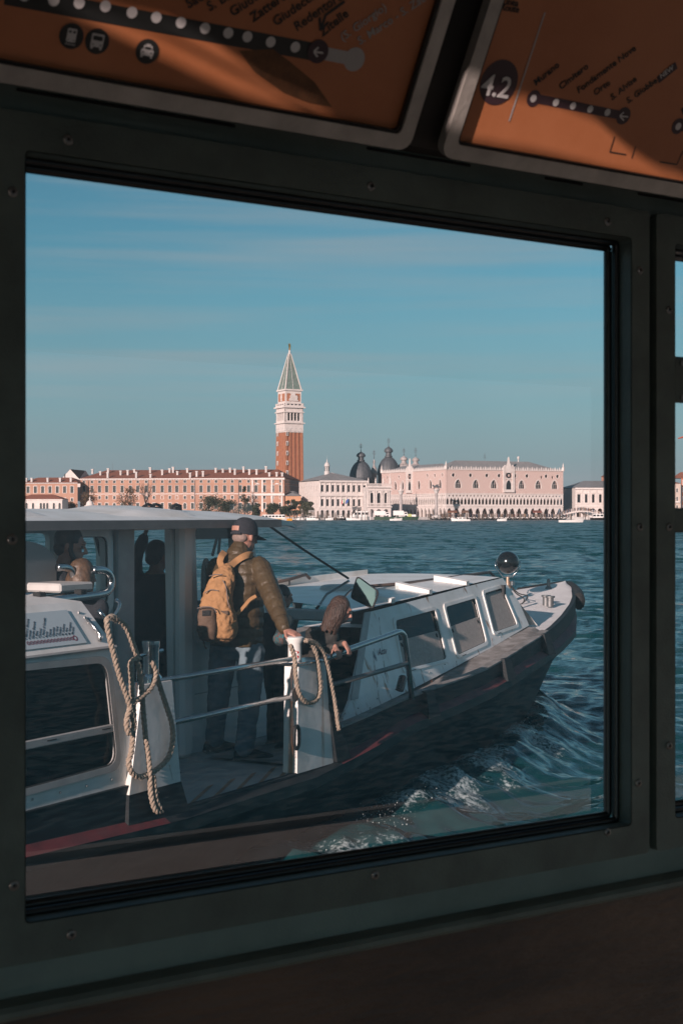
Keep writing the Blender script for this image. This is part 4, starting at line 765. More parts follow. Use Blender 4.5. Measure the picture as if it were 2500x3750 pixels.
mb = MB(); rope(mb, bp([(1064, 2362), (1078, 2410), (1083, 2482), (1097, 2544), (1126, 2572), (1159, 2563), (1171, 2525), (1167, 2458), (1157, 2395), (1140, 2354), (1118, 2345)], 2.065)); rope(mb, bp([(1120, 2346), (1148, 2352), (1178, 2381), (1197, 2434), (1212, 2505), (1226, 2577), (1240, 2673)], 2.075)); mb.build('strand', M_rope, t, True)
t = thing('mooring_rope', 'long pale rope hung from a hook and coiled round the chrome bollard', 'rope', B(-2.7, 2.06, 1.6))
mb = MB(); rope(mb, bp([(427, 2268), (408, 2258), (392, 2276), (402, 2335), (419, 2404), (439, 2477), (464, 2547), (482, 2608), (492, 2661), (474, 2686), (464, 2649), (472, 2608), (488, 2575), (521, 2551), (558, 2512), (570, 2461), (556, 2424)], 2.10)); mb.build('strand', M_rope, t, True)
mb = MB(); rope(mb, bp([(408, 2262), (432, 2270), (460, 2294), (480, 2339), (496, 2384), (510, 2418)], 2.06)); mb.build('strand', M_rope, t, True)
mb = MB(); rope(mb, bp([(508, 2408), (480, 2428), (482, 2486), (483, 2547), (490, 2610), (488, 2681), (482, 2751), (472, 2792), (482, 2828), (508, 2845), (541, 2837), (582, 2812), (619, 2771), (633, 2710), (629, 2649), (610, 2588), (590, 2526), (572, 2470), (560, 2425)], 2.075)); mb.build('strand', M_rope, t, True)
mb = MB(); rope(mb, bp([(505, 2424), (515, 2477), (521, 2547), (527, 2628), (535, 2710), (546, 2792), (550, 2853), (554, 2914), (570, 2967), (594, 2971)], 2.088)); rope(mb, bp([(562, 2840), (566, 2890), (572, 2930), (588, 2962)], 2.09)); mb.build('strand', M_rope, t, True)

# loose fibres standing off the ropes
def fuzz(t, seed, n):
    rs_ = random.Random(seed); src = [c for c in t.children if c.name.startswith('strand')]; mb = MB(); M_ = MW[t.name]
    for k in range(n):
        o_ = rs_.choice(src); v_ = M_ @ o_.data.vertices[rs_.randrange(len(o_.data.vertices))].co; d_ = Vector((rs_.gauss(0, 1), rs_.gauss(0, 1), rs_.gauss(0, 1))).normalized() * rs_.uniform(.008, .024); w_ = d_.orthogonal().normalized() * .0011
        mb.add([v_ - w_, v_ + w_, v_ + d_ + Vector((0, 0, -.004))], [(0, 1, 2)])
    mb.build('fibres', M_rope, t, kind='stuff')
for k_, t_ in enumerate([o_ for o_ in list(bpy.data.objects) if o_.name.startswith('mooring_rope')]): fuzz(t_, k_, 900)
# rust that has run down from fittings
def rustmat():
    m = bpy.data.materials.new('run_rust_stain'); m.use_nodes = True; n = m.node_tree; b = n.nodes['Principled BSDF']; b.inputs['Base Color'].default_value = (.20, .085, .035, 1); b.inputs['Roughness'].default_value = .9
    o = n.nodes['Material Output']; t = n.nodes.new('ShaderNodeTexCoord'); mpn = n.nodes.new('ShaderNodeMapping'); mpn.inputs['Scale'].default_value = (9, 9, 1.6); no = n.nodes.new('ShaderNodeTexNoise'); no.inputs['Scale'].default_value = 5; no.inputs['Detail'].default_value = 5
    at_ = n.nodes.new('ShaderNodeAttribute'); at_.attribute_name = 'edge'; q = n.nodes.new('ShaderNodeMath'); q.operation = 'MULTIPLY'; r_ = n.nodes.new('ShaderNodeMapRange'); r_.inputs[1].default_value = .3; r_.inputs[2].default_value = .72; tr = n.nodes.new('ShaderNodeBsdfTransparent'); mx = n.nodes.new('ShaderNodeMixShader')
    n.links.new(t.outputs['Object'], mpn.inputs[0]); n.links.new(mpn.outputs[0], no.inputs[0]); n.links.new(no.outputs[0], r_.inputs[0]); n.links.new(r_.outputs[0], q.inputs[0]); n.links.new(at_.outputs['Fac'], q.inputs[1]); n.links.new(q.outputs[0], mx.inputs[0]); n.links.new(tr.outputs[0], mx.inputs[1]); n.links.new(b.outputs[0], mx.inputs[2]); n.links.new(mx.outputs[0], o.inputs[0]); return m
M_run = rustmat()
def rust_run(parent, pts, w, to):                           # pts: pixels down the streak, to: pixel -> point on the surface
    P = [to(*p) for p in pts]; n = len(P); mb = MB(); ed = []
    for i, p in enumerate(P):
        tdir = (P[min(i + 1, n - 1)] - P[max(i - 1, 0)]).normalized(); sd_ = tdir.cross(Vector((0, 1, 0))).normalized() * w * (.6 + .5 * math.sin(i * 2.1 + w * 90))
        mb.v += [p - sd_, p, p + sd_]; f_ = math.sin(math.pi * min(1, (i + .6) / n)) ** .5 * .85; ed += [0.0, f_, 0.0]
    for i in range(n - 1):
        for j in range(2): mb.f.append((i * 3 + j, i * 3 + j + 1, (i + 1) * 3 + j + 1, (i + 1) * 3 + j)); mb.m.append(0)
    o_ = mb.build('rust_streak', M_run, parent); a_ = o_.data.attributes.new('edge', 'FLOAT', 'POINT'); a_.data.foreach_set('value', ed); return o_
onside = lambda x, y: sd(*side.px(x, y), -.003)
for pts, w in (([(1368, 2375), (1366, 2410), (1370, 2450), (1378, 2500), (1386, 2560), (1394, 2590)], .022), ([(1385, 2260), (1392, 2320), (1400, 2400), (1408, 2470)], .012), ([(1402, 2420), (1412, 2480), (1424, 2540), (1432, 2565)], .014), ([(1352, 2590), (1353, 2605), (1354, 2616)], .02), ([(1578, 2488), (1579, 2500), (1580, 2512)], .016), ([(1668, 2420), (1670, 2436), (1671, 2446)], .012), ([(1798, 2335), (1800, 2352), (1801, 2366)], .012)): rust_run(fc, pts, w, onside)
onpost = lambda x, y: B(bv(x, y, 2.0345)[0], 2.0345, bv(x, y, 2.0345)[1])
for pts, w in (([(1070, 2450), (1068, 2520), (1068, 2600), (1070, 2700), (1074, 2770)], .020), ([(1084, 2730), (1084, 2755), (1082, 2778)], .022), ([(1176, 2660), (1182, 2710), (1186, 2760)], .014)): rust_run(fp, pts, w, onpost)
onaft = lambda x, y: B(bv(x, y, 2.0445)[0], 2.0445, bv(x, y, 2.0445)[1])
for pts, w in (([(622, 2800), (628, 2830), (632, 2856)], .018), ([(500, 2500), (503, 2560), (506, 2620)], .010)): rust_run(ap, pts, w, onaft)
onwh = lambda x, y: B(bv(x, y, .852 + .12)[0], .852 + .121, bv(x, y, .852 + .12)[1])
# seams and fittings on the plain panels
for z_ in (1.18, 1.62): mb = MB(B); mb.box(dr + .31, .56, WV + .0015, WV + .004, z_, z_ + .006); mb.build('panel_seam', M_bgrey, wh)
mb = MB(B); mb.tube([(dl - .04, WV + .055, 1.35), (dl - .04, WV + .085, 1.38), (dl - .04, WV + .085, 1.62), (dl - .04, WV + .055, 1.65)], .009, 8); mb.build('door_handle', M_ss, wh)
for k_ in range(9):
    c_ = bv(560, 2400, AV)[0]; mb = MB(lambda x, y, h: B(-4.8 + k_ * .23 + x, AV + .002 + h, 1.012 + y)); mb.lathe([(.001, .006), (.007, .005), (.009, 0)], seg=8); mb.build('rivet', M_bgrey, ac)
for k_ in range(11):
    q = Vector(side.px(1290, 2610)).lerp(Vector(side.px(1905, 2296)), (k_ + .3) / 11); c_ = sd(q.x, q.y + .012, -.001); mb = MB(); mb.lathe([(.001, .006), (.008, .004), (.009, -.004)], c_, 8); mb.build('rivet', M_bgrey, fc)
# ------------------------------------------------------------------ people on the passing boat
def ell(mb, c, ax, ay, az, seg=14, rg=9):
    c, ax, ay, az = Vector(c), Vector(ax), Vector(ay), Vector(az)
    mb.loft([[c + ax * math.cos(b) * math.cos(2 * math.pi * k / seg) + ay * math.cos(b) * math.sin(2 * math.pi * k / seg) + az * math.sin(b) for k in range(seg)] for b in np.linspace(-1.5, 1.5, rg)], True, True)
def limb(mb, pts, rad, n=6, seg=12, puff=0.0, pitch=.08):
    path = smooth_path(pts, n); m = len(path); r = []; d = 0.0
    for i, p in enumerate(path):
        if i: d += (p - path[i - 1]).length
        q = float(np.interp(i / (m - 1) * (len(rad) - 1), range(len(rad)), rad))
        r.append(q * (1 + puff * (abs(math.sin(math.pi * d / pitch)) ** .38 - .7)))
    mb.tube(path, r, seg)
    ell(mb, path[0], (r[0], 0, 0), (0, r[0], 0), (0, 0, r[0]), 10, 7); ell(mb, path[-1], (r[-1], 0, 0), (0, r[-1], 0), (0, 0, r[-1]), 10, 7)
def soft(o, vox, it=3, disp=None):
    m = o.modifiers.new('skin', 'REMESH'); m.mode = 'VOXEL'; m.voxel_size = vox; m.use_smooth_shade = True
    if it: s = o.modifiers.new('soften', 'SMOOTH'); s.factor = .5; s.iterations = it
    if disp:
        tx = bpy.data.textures.new(o.name + '_folds', 'CLOUDS'); tx.noise_scale = disp[1]; tx.noise_depth = 2; d = o.modifiers.new('folds', 'DISPLACE'); d.texture = tx; d.strength = disp[0]; d.mid_level = .5; d.texture_coords = 'LOCAL'
    return o
def head(mb, c, f, up=(0, 0, 1), s=1.0):
    f = Vector(f).normalized(); up = Vector(up); r = f.cross(up).normalized(); u = r.cross(f).normalized(); c = Vector(c); P = lambda a, b, z: c + (r * a + f * b + u * z) * s
    ell(mb, P(0, -.008, .022), r * .076 * s, f * .096 * s, u * .098 * s); ell(mb, P(0, .028, -.052), r * .056 * s, f * .062 * s, u * .062 * s); ell(mb, P(0, .060, -.085), r * .030 * s, f * .026 * s, u * .022 * s, 10, 7)
    ell(mb, P(0, .085, .040), r * .050 * s, f * .016 * s, u * .012 * s, 10, 7)                     # brow
    mb.tube([P(0, .085, .030), P(0, .104, .0), P(0, .118, -.022), P(0, .094, -.030)], [.008 * s, .012 * s, .015 * s, .010 * s], 8)   # nose
    mb.tube([P(-.024, .080, -.052), P(0, .093, -.051), P(.024, .080, -.052)], .008 * s, 6); mb.tube([P(-.020, .079, -.064), P(0, .091, -.064), P(.020, .079, -.064)], .008 * s, 6)
    for q in (-1, 1): ell(mb, P(q * .079, -.010, -.005), r * .010 * s, (f * .016 - u * .004) * s, u * .031 * s, 10, 7); ell(mb, P(q * .034, .062, .010), r * .024 * s, f * .020 * s, u * .016 * s, 10, 7)
    return P
def eyes(P, parent, s=1.0):
    for q in (-1, 1): mb = MB(); c = P(q * .031, .080, .012); ell(mb, c, (.011 * s, 0, 0), (0, .011 * s, 0), (0, 0, .0085 * s), 10, 7); mb.build('eye', mat('eye_dark', (.05, .04, .035), .2), parent, True)
def hand(mb, w, d, nrm, s=1.0, curl=.5, side=1, sp=.10):
    """palm at w, fingers along d, nrm = back of the hand; thumb leaves the side of the palm"""
    d = Vector(d).normalized(); nrm = Vector(nrm); nrm = (nrm - d * nrm.dot(d)).normalized(); x = d.cross(nrm).normalized() * side; w = Vector(w)
    pc = w + d * .048 * s; mb.loft([[w + d * l * s + x * (a * math.cos(t)) * s + nrm * (b * math.sin(t)) * s for t in np.linspace(0, 6.283, 13)[:-1]] for l, a, b in ((-.01, .026, .020), (.02, .036, .018), (.06, .043, .016), (.092, .041, .013))], True, True)
    for k, (off, L) in enumerate(((.031, .072), (.011, .082), (-.010, .076), (-.030, .060))):
        p = w + d * .088 * s + x * off * s; pts = [p]; dd = (d + x * (off * sp * 8)).normalized(); a = 0
        for j, q in enumerate((.45, .30, .25)):
            a += curl * (.5 if j == 0 else .9); dr = dd * math.cos(a) - nrm * math.sin(a); p = p + dr * L * q * s; pts.append(p)
        mb.tube(pts, [.0092 * s, .0090 * s, .0082 * s, .0062 * s], 8)
    p = w + d * .022 * s + x * .034 * s; q1 = p + (d * .6 + x * .75 - nrm * .25).normalized() * .042 * s; q2 = q1 + (d * .85 + x * .25 - nrm * (.3 + curl * .4)).normalized() * .030 * s; mb.tube([p, q1, q2], [.0125 * s, .0105 * s, .0085 * s], 8)
def torso(mb, st, f):
    f = Vector(f).normalized(); r = f.cross(Vector((0, 0, 1))).normalized()
    mb.loft([[Vector(c) + r * w * (abs(math.cos(t)) ** .85) * (1 if math.cos(t) > 0 else -1) + f * d * (abs(math.sin(t)) ** .85) * (1 if math.sin(t) > 0 else -1) for t in np.linspace(0, 2 * math.pi, 25)[:-1]] for c, w, d in st], True, True)
SK = mat('warm_skin', (.42, .215, .155), .55, c2=(.36, .17, .125), vscale=22, bump=.15, bscale=180)  # one warm skin tone shared by everyone aboard
def shoe(mb, ank, d, s=1.0):
    d = Vector((d[0], d[1], 0)).normalized(); a = Vector(ank); z0 = .722; r = Vector((d.y, -d.x, 0)); rings = []
    for l, w, h in ((-.075, .030, .055), (-.06, .038, .085), (-.01, .042, .105), (.05, .043, .085), (.11, .047, .062), (.165, .042, .048), (.195, .022, .035)):
        c = Vector((a.x, a.y, 0)) + d * l * s; rings.append([c + r * w * s * x + Vector((0, 0, z0 + z * h * s)) for x, z in ((-1, .05), (-1, .45), (-.75, .85), (0, 1), (.75, .85), (1, .45), (1, .05), (0, 0))])
    mb.loft(rings, True, True)
def person(label, f, pel, sh, hd, hf, arms, legs, cl, s=1.0, hair=None, cat='person', toe=None, tw=1.0, group=None, name='person', hup=(0, 0, 1)):
    """arms: [(elbow, wrist, hand_dir, hand_back, curl)] left,right; legs: [(knee, ankle)]"""
    f = Vector(f).normalized(); r = f.cross(Vector((0, 0, 1))).normalized(); pel, sh, hd = Vector(pel), Vector(sh), Vector(hd); t = thing(name, label, cat, (pel.x, pel.y, .722), group=group)
    up = (sh - pel).normalized(); S = lambda q, o=.0: pel.lerp(sh, q) + f * o
    st = [(pel - up * .10 * s, .125 * s * tw, .10 * s), (pel, .165 * s * tw, .115 * s * tw), (S(.35), .150 * s * tw, .105 * s * tw), (S(.7), .172 * s * tw, .118 * s * tw), (S(.93), .165 * s * tw, .10 * s), (sh + up * .035 * s, .09 * s, .075 * s), (sh.lerp(hd, .38), .055 * s, .058 * s)]
    mb = MB(); torso(mb, st, f); limb(mb, [sh + up * .02 * s, sh.lerp(hd, .4), hd - Vector((0, 0, .04 * s)) - Vector(hf).normalized() * .015 * s], [.062 * s, .055 * s, .052 * s]); P = head(mb, hd, hf, hup, s)
    aj = []; lj = []
    for k, (e, w, hdir, hb_, cu) in enumerate(arms):
        q = -1 if k == 0 else 1; s0 = sh + r * q * .175 * s * tw - up * .035 * s; aj.append((s0, Vector(e), Vector(w))); limb(mb, aj[-1], [.052 * s, .043 * s, .026 * s]); hand(mb, w, hdir, hb_, s * .95, cu, q)
    for k, (kn, an) in enumerate(legs):
        q = -1 if k == 0 else 1; h0 = pel + r * q * .092 * s - up * .03 * s; lj.append((h0, Vector(kn), Vector(an))); limb(mb, lj[-1], [.080 * s, .054 * s, .036 * s])
    soft(mb.build('body', SK, t, True), .0075 * (1 if s > .8 else .9), 2)
    eyes(P, t, s)
    mb = MB(); torso(mb, [(c, w + .022, d + .022) for c, w, d in st[:-1]] + [(sh.lerp(hd, .22), .062 * s, .066 * s)], f)
    for a in aj: limb(mb, (a[0], a[1], a[1].lerp(a[2], .92)), [.074 * s, .060 * s, .042 * s])
    soft(mb.build('jacket', cl[0], t, True), .011, 2, (.02, .10))
    mb = MB(); torso(mb, [(pel - up * .11 * s, .12 * s, .105 * s), (pel - up * .02, .178 * s * tw, .13 * s * tw), (S(.22), .168 * s * tw, .12 * s * tw)], f)
    for l in lj: limb(mb, (l[0], l[1], l[2] + Vector((0, 0, .015))), [.098 * s, .074 * s, .060 * s])
    soft(mb.build('trousers', cl[1], t, True), .011, 2, (.022, .09))
    for k, l in enumerate(lj): mb = MB(); shoe(mb, l[2], toe or f, s); soft(mb.build('shoe', cl[2], t, True), .007, 2)
    if hair:
        mb = MB(); hm, kind = hair; g = Vector(hf).normalized(); rr_ = g.cross(Vector(hup)).normalized(); uu_ = rr_.cross(g)
        ell(mb, P(0, -.022, .042), rr_ * .088 * s, g * .098 * s, uu_ * .098 * s)
        rs_ = random.Random(len(label))
        if kind == 'long':
            for k in range(80):
                a = rs_.uniform(-2.6, 2.6); p0 = P(math.sin(a) * .075, -.02 - math.cos(a) * .07, .07); p1 = P(math.sin(a) * .098, -.03 - math.cos(a) * .09, -.02); p2 = P(math.sin(a) * .098, -.03 - math.cos(a) * .085, -.11); p3 = P(math.sin(a) * .085, -.035 - math.cos(a) * .08, -.19 - rs_.uniform(0, .07)); mb.tube(smooth_path([p0, p1, p2, p3], 4), [.0125 * s] * 9 + [.011 * s, .009 * s, .007 * s, .003 * s], 6)
        elif kind == 'short':
            ell(mb, P(0, -.055, -.02), rr_ * .070 * s, g * .055 * s, uu_ * .06 * s)
        elif kind == 'beard':
            ell(mb, P(0, -.055, -.02), rr_ * .072 * s, g * .055 * s, uu_ * .06 * s); ell(mb, P(0, .055, -.090), rr_ * .055 * s, g * .042 * s, uu_ * .036 * s)
            for q in (-1, 1): mb.tube([P(q * .070, .0, .02), P(q * .066, .03, -.05), P(q * .04, .07, -.095)], [.014 * s, .018 * s, .02 * s], 8)
        soft(mb.build('hair', hm, t, True), .0065 if kind == 'long' else .008, 3 if kind == 'long' else 2, (.007, .03))
    return t, P, aj, lj
M_hairb = mat('dark_brown_hair', (.030, .017, .012), .5, c2=(.075, .036, .022), vscale=40, stretch=(1, 1, .2), bump=.8, bscale=110); M_hairbl = mat('dark_blonde_hair', (.12, .07, .04), .5, c2=(.05, .03, .018), vscale=40, stretch=(1, 1, .2)); M_hairblk = mat('black_hair', (.012, .010, .010), .5, var=.3, vscale=40)
M_nav = mat('dark_navy_cloth', (.014, .017, .023), .85, var=.3, vscale=20); M_blkc = mat('black_cloth', (.010, .010, .011), .85, var=.3, vscale=20); M_shoeb = mat('black_shoe_leather', (.015, .015, .016), .5)
# the man with the rucksack: faces forward and out, one hand on the gate bollard
Y0 = 11.08
pel = at(868, 2362, Y0); shd = at(872, 2050, Y0 - .02); hd = at(898, 1966, Y0 + .03); FD = Vector((.52, .85, 0)).normalized(); FR_ = Vector((FD.y, -FD.x, 0))
bt = B(-.77, 1.93, 1.703); M_olive = mat('olive_quilted_nylon', (.076, .050, .023), .48, c2=(.062, .040, .019), vscale=8, bump=.10, bscale=60, spec=.35)
M_jean = mat('faded_blue_denim', (.16, .215, .25), .9, c2=(.10, .145, .175), vscale=9, bump=.3, bscale=400)
man = thing('person', 'man in olive quilted jacket, jeans and dark cap, hand on the gate post', 'person', (pel.x, pel.y, .722))
elb, wri = at(1004, 2200, 10.74), bt + Vector((-.075, .055, .045)); lel, lwr = at(800, 2200, 11.35), at(905, 2270, 11.55)
up_ = (shd - pel).normalized(); sR = at(950, 2074, 10.98); sL = at(792, 2078, 11.16)
kL, aL = at(800, 2556, 11.12), at(786, 2706, 11.26); kR, aR = at(914, 2570, 10.94), at(896, 2738, 10.86); hL, hR = at(818, 2385, 11.14), at(918, 2385, 11.0)
tst = lambda g: [(pel - up_ * .09, .13 + g, .11 + g), (pel, .178 + g, .135 + g), (pel.lerp(shd, .33), .182 + g, .15 + g), (pel.lerp(shd, .62), .190 + g, .15 + g), (pel.lerp(shd, .86), .195 + g, .13 + g), (shd - up_ * .02, .165 + g, .105 + g), (shd + up_ * .045, .085 + g * .6, .08 + g * .6)]
mb = MB(); torso(mb, tst(0), FD); hfm = Vector((.66, .73, -.18)).normalized(); limb(mb, [shd, shd.lerp(hd, .5), hd - Vector((0, 0, .05))], [.075, .066, .064]); Pm = head(mb, hd, hfm, (0, 0, 1), 1.06)
limb(mb, [sR, elb, wri], [.058, .048, .030]); hand(mb, wri, Vector((.80, -.35, -.30)), Vector((.15, -.30, .95)), 1.05, .62, 1)
limb(mb, [sL, lel, lwr], [.058, .048, .030]); hand(mb, lwr, (.8, .4, -.2), (0, .2, .95), 1.0, .5, -1)
limb(mb, [hL, kL, aL], [.09, .06, .042]); limb(mb, [hR, kR, aR], [.09, .06, .042]); soft(mb.build('body', SK, man, True), .0065, 2); eyes(Pm, man, 1.06)
# jacket: puffed rings and sleeves
mb = MB(); base = tst(.022)[1:]; rings = []; zs = np.linspace(0, 1, 64); ks = np.linspace(0, 1, len(base))
for q in zs:
    c = Vector((float(np.interp(q, ks, [b[0].x for b in base])), float(np.interp(q, ks, [b[0].y for b in base])), float(np.interp(q, ks, [b[0].z for b in base])))); w = float(np.interp(q, ks, [b[1] for b in base])); d = float(np.interp(q, ks, [b[2] for b in base]))
    pf = .014 * (abs(math.sin(math.pi * c.z / .082)) ** .35 - .7); fl = .012 if q < .06 else 0; rings.append((c, w + pf + fl, d + pf + fl))
torso(mb, rings, FD); limb(mb, [sR, elb, elb.lerp(wri, .94)], [.086, .078, .050], 34, 16, .11, .082); limb(mb, [sL, lel, lwr], [.086, .078, .052], 20, 16, .13, .082)
limb(mb, [shd + up_ * .03, shd.lerp(hd, .42) - hfm * .012], [.098, .082], 10, 16, .05, .05)
jk = soft(mb.build('jacket', M_olive, man, True), .0062, 1, (.012, .05))
mb = MB(); torso(mb, [(pel - up_ * .10, .13, .12), (pel - up_ * .03, .19, .15), (pel + up_ * .03, .186, .15)], FD); rg = []
for a in ((hL, kL, aL + Vector((0, 0, -.01))), (hR, kR, aR + Vector((0, 0, -.01)))): limb(mb, [a[0], a[0].lerp(a[1], .5) + Vector((0, 0, 0)), a[1], a[1].lerp(a[2], .6), a[2]], [.112, .100, .086, .074, .074], 8, 16, .02, .06)
soft(mb.build('jeans', M_jean, man, True), .009, 1, (.022, .075))
mb = MB(); torso(mb, [(pel + up_ * .015, .196, .158), (pel + up_ * .045, .194, .156)], FD); soft(mb.build('shirt_hem', mat('pale_shirt_cotton', (.42, .36, .35), .9), man, True), .008, 1)
for a, d in ((aL, (.93, .36)), (aR, (.99, .10))):
    mb = MB(); shoe(mb, a, d, 1.12); sh_ = soft(mb.build('shoe', mat('black_suede_trainer', (.016, .017, .018), .8), man, True), .006, 1)
    dd = Vector((d[0], d[1], 0)).normalized(); rr2 = Vector((dd.y, -dd.x, 0)); mb = MB(); mb.prism([(l, w * k) for k in (1, -1) for l, w in (((-.085, .032), (-.05, .044), (.05, .048), (.13, .053), (.19, .046), (.222, .02)) if k == 1 else ((.222, .02), (.19, .046), (.13, .053), (.05, .048), (-.05, .044), (-.085, .032)))], lambda l, w, h: Vector((a.x, a.y, .7225)) + dd * l * 1.06 + rr2 * w + Vector((0, 0, h)), .02); mb.build('sole', mat('grey_rubber_sole', (.25, .22, .20), .8), sh_)
mb = MB(); g = hfm; r_ = g.cross(Vector((0, 0, 1))).normalized(); u_ = r_.cross(g); ring = []
for b in np.linspace(0, 1.5, 9): ring.append([Pm(0, -.008, .032) + (r_ * .091 * math.cos(t) + g * .112 * math.sin(t)) * (math.cos(b) ** .75) + u_ * (.118 * math.sin(b) - .0) for t in np.linspace(0, 6.2832, 29)[:-1]])
low = [p - u_ * .022 - (0 * g) for p in ring[0]]; mb.loft([low] + ring, True, False); cap = mb.build('cap', mat('charcoal_cap_cotton', (.020, .020, .026), .9, var=.2, vscale=30, bump=.2, bscale=300), man, True)
mb = MB(); mb.loft([[Pm(0, -.008, .028) + r_ * .093 * math.cos(t) * q + g * (.112 * math.sin(t) * (1 + (q - 1) * 1.0) + (q - 1) * .35) - u_ * (.004 + (q - 1) * .10) for t in np.linspace(.35, math.pi - .35, 13)] for q in (1.0, 1.1, 1.2)], False); mb.build('cap_peak', MATS['charcoal_cap_cotton'], cap, True)
mb = MB(); mb.add([Pm(0, -.008, .026) + r_ * .096 * math.cos(t) * 1.0 + g * .118 * math.sin(t) + u_ * z for z in (.004, .040) for t in np.linspace(-math.pi / 2 - .42, -math.pi / 2 + .42, 9)], [(i, i + 1, i + 10, i + 9) for i in range(8)]); mb.build('cap_opening', SK, cap, True)
mb = MB(); mb.tube([Pm(0, -.008, .010) + r_ * .096 * math.cos(t) + g * .119 * math.sin(t) for t in np.linspace(-math.pi / 2 - .62, -math.pi / 2 + .62, 11)], (.004, .010), 6); mb.build('cap_strap', MATS['charcoal_cap_cotton'], cap)
mb = MB(); ell(mb, Pm(0, -.052, -.012), r_ * .074, g * .052, u_ * .05); soft(mb.build('hair', mat('cropped_grey_hair', (.24, .17, .145), .8, var=.2, vscale=60), man, True), .007, 1)
# his rucksack
M_tan = mat('tan_canvas', (.41, .215, .092), .85, c2=(.34, .175, .075), vscale=10, bump=.25, bscale=350); M_tanb = mat('brown_canvas_pocket', (.115, .072, .048), .85, var=.2, vscale=12, bump=.2, bscale=350); M_zip = mat('grey_zip_tape', (.16, .13, .12), .6)
bp_ = thing('rucksack', 'tan canvas rucksack with brown lower pocket worn by the man in olive', 'rucksack', at(800, 2340, 10.78))
rows = [(2064, 822, 838, 10.88, .03), (2072, 812, 848, 10.86, .07), (2100, 782, 858, 10.82, .10), (2140, 760, 858, 10.79, .115), (2180, 744, 852, 10.78, .12), (2220, 732, 854, 10.77, .125), (2260, 724, 866, 10.76, .13), (2300, 722, 870, 10.76, .13), (2330, 728, 866, 10.77, .12), (2346, 745, 850, 10.79, .09), (2350, 765, 835, 10.80, .04)]
def rowloft(rows, n=20, pw=.7):
    rg = []
    for y, x0, x1, Y, d in rows:
        c = at((x0 + x1) / 2, y, Y); w = (x1 - x0) / 2 / FPX * Y; rg.append([c + Vector((w * abs(math.cos(t)) ** pw * (1 if math.cos(t) > 0 else -1), 0, 0)) + Vector((.0, 1, 0)) * (d * abs(math.sin(t)) ** pw * (1 if math.sin(t) > 0 else -1)) for t in np.linspace(0, 2 * math.pi, n + 1)[:-1]])
    return rg
mb = MB(); mb.loft(rowloft(rows), True, True); soft(mb.build('bag', M_tan, bp_, True), .007, 1, (.030, .045))
mb = MB(); mb.loft(rowloft([(2222, 745, 775, 10.66, .02), (2230, 730, 788, 10.65, .045), (2260, 722, 793, 10.64, .055), (2310, 722, 793, 10.64, .06), (2340, 732, 790, 10.66, .05), (2347, 745, 780, 10.68, .03)]), True, True); pk = soft(mb.build('pocket', M_tanb, bp_, True), .007, 2, (.012, .05))
mb = MB(); q = [at(741, 2236, 10.588), at(769, 2234, 10.588), at(769, 2254, 10.580), at(741, 2256, 10.580)]; mb.add(q, [(0, 1, 2, 3)]); mb.build('patch', M_blkc, pk)
for pts in ([(766, 2110), (790, 2104), (816, 2104)], [(750, 2172), (772, 2160), (802, 2164)], [(816, 2124), (828, 2150), (834, 2200), (842, 2228)], [(722, 2228), (748, 2222), (780, 2226), (794, 2244)]):
    mb = MB(); yb = 10.672 if pts[0][0] > 730 else 10.60; mb.tube(smooth_path([at(x, y, yb - (.012 if y > 2150 else 0)) for x, y in pts], 5), (.007, .004), 6); mb.build('zip', M_zip, bp_, True)
for pts, Ys in (([(812, 2076), (806, 2056), (812, 2036), (824, 2020)], (10.84, 10.90, 10.93, 11.00)), ([(842, 2076), (864, 2056), (888, 2040), (910, 2032), (926, 2034)], (10.84, 10.895, 10.905, 10.94, 11.0)), ([(868, 2250), (890, 2225), (915, 2196), (938, 2182)], (10.80, 10.83, 10.84, 10.84))):
    P = [at(x, y, Y - .012) for (x, y), Y in zip(pts, Ys)]; P = smooth_path(P, 6); mb = MB(); w = .026 if len(pts) != 4 or pts[0][1] < 2100 else .013; rg = []
    for i, p in enumerate(P):
        tdir = (P[min(i + 1, len(P) - 1)] - P[max(i - 1, 0)]).normalized(); sd_ = tdir.cross(Vector((0, 1, 0))).normalized(); rg.append([p - sd_ * w + Vector((0, .012, 0)), p - sd_ * w * .9 + Vector((0, -.004, 0)), p + sd_ * w * .9 + Vector((0, -.004, 0)), p + sd_ * w + Vector((0, .012, 0))])
    mb.loft(rg, True, True); mb.build('strap', M_tan, bp_)
mb = MB(); mb.bbox(at(805, 0, 10.66).x, at(838, 0, 10.66).x, 10.64, 10.665, at(0, 2252, 10.66).z, at(0, 2236, 10.66).z, .006); mb.build('buckle', M_tanb, bp_)
mb = MB(); mb.tube(smooth_path([at(745, 2345, 10.75), at(750, 2368, 10.74), at(758, 2376, 10.74)], 4), .006, 6); mb.build('loose_strap', M_tanb, bp_)
# the boy behind him
D0 = 11.42; pe = at(1008, 2400, D0); P0_ = at(1012, 2262, D0)
boy, *_ = person('dark haired child in dark clothes standing between the man and the gate post', (.75, .65, 0), pe, P0_, at(1036, 2188, D0), (.85, .45, -.15), [(at(985, 2330, 11.6), at(1030, 2345, 11.7), (1, 0, 0), (0, 0, 1), .5), (at(1022, 2345, 11.12), at(1058, 2338, 10.80), (.9, -.3, 0), (0, -.2, 1), .6)],
       [(at(1000, 2565, 11.4), at(996, 2715, 11.42)), (at(1030, 2570, 11.25), at(1030, 2726, 11.22))], (mat('dark_teal_cloth', (.018, .032, .036), .85, var=.3, vscale=14), M_blkc, M_shoeb), .76, (M_hairblk, 'short'), toe=(1, .1), tw=1.05)
mb = MB(); limb(mb, [at(1020, 2338, 11.05), at(1048, 2336, 10.92), at(1078, 2338, 10.80)], [.048, .052, .046], 8, 14, .08, .05)
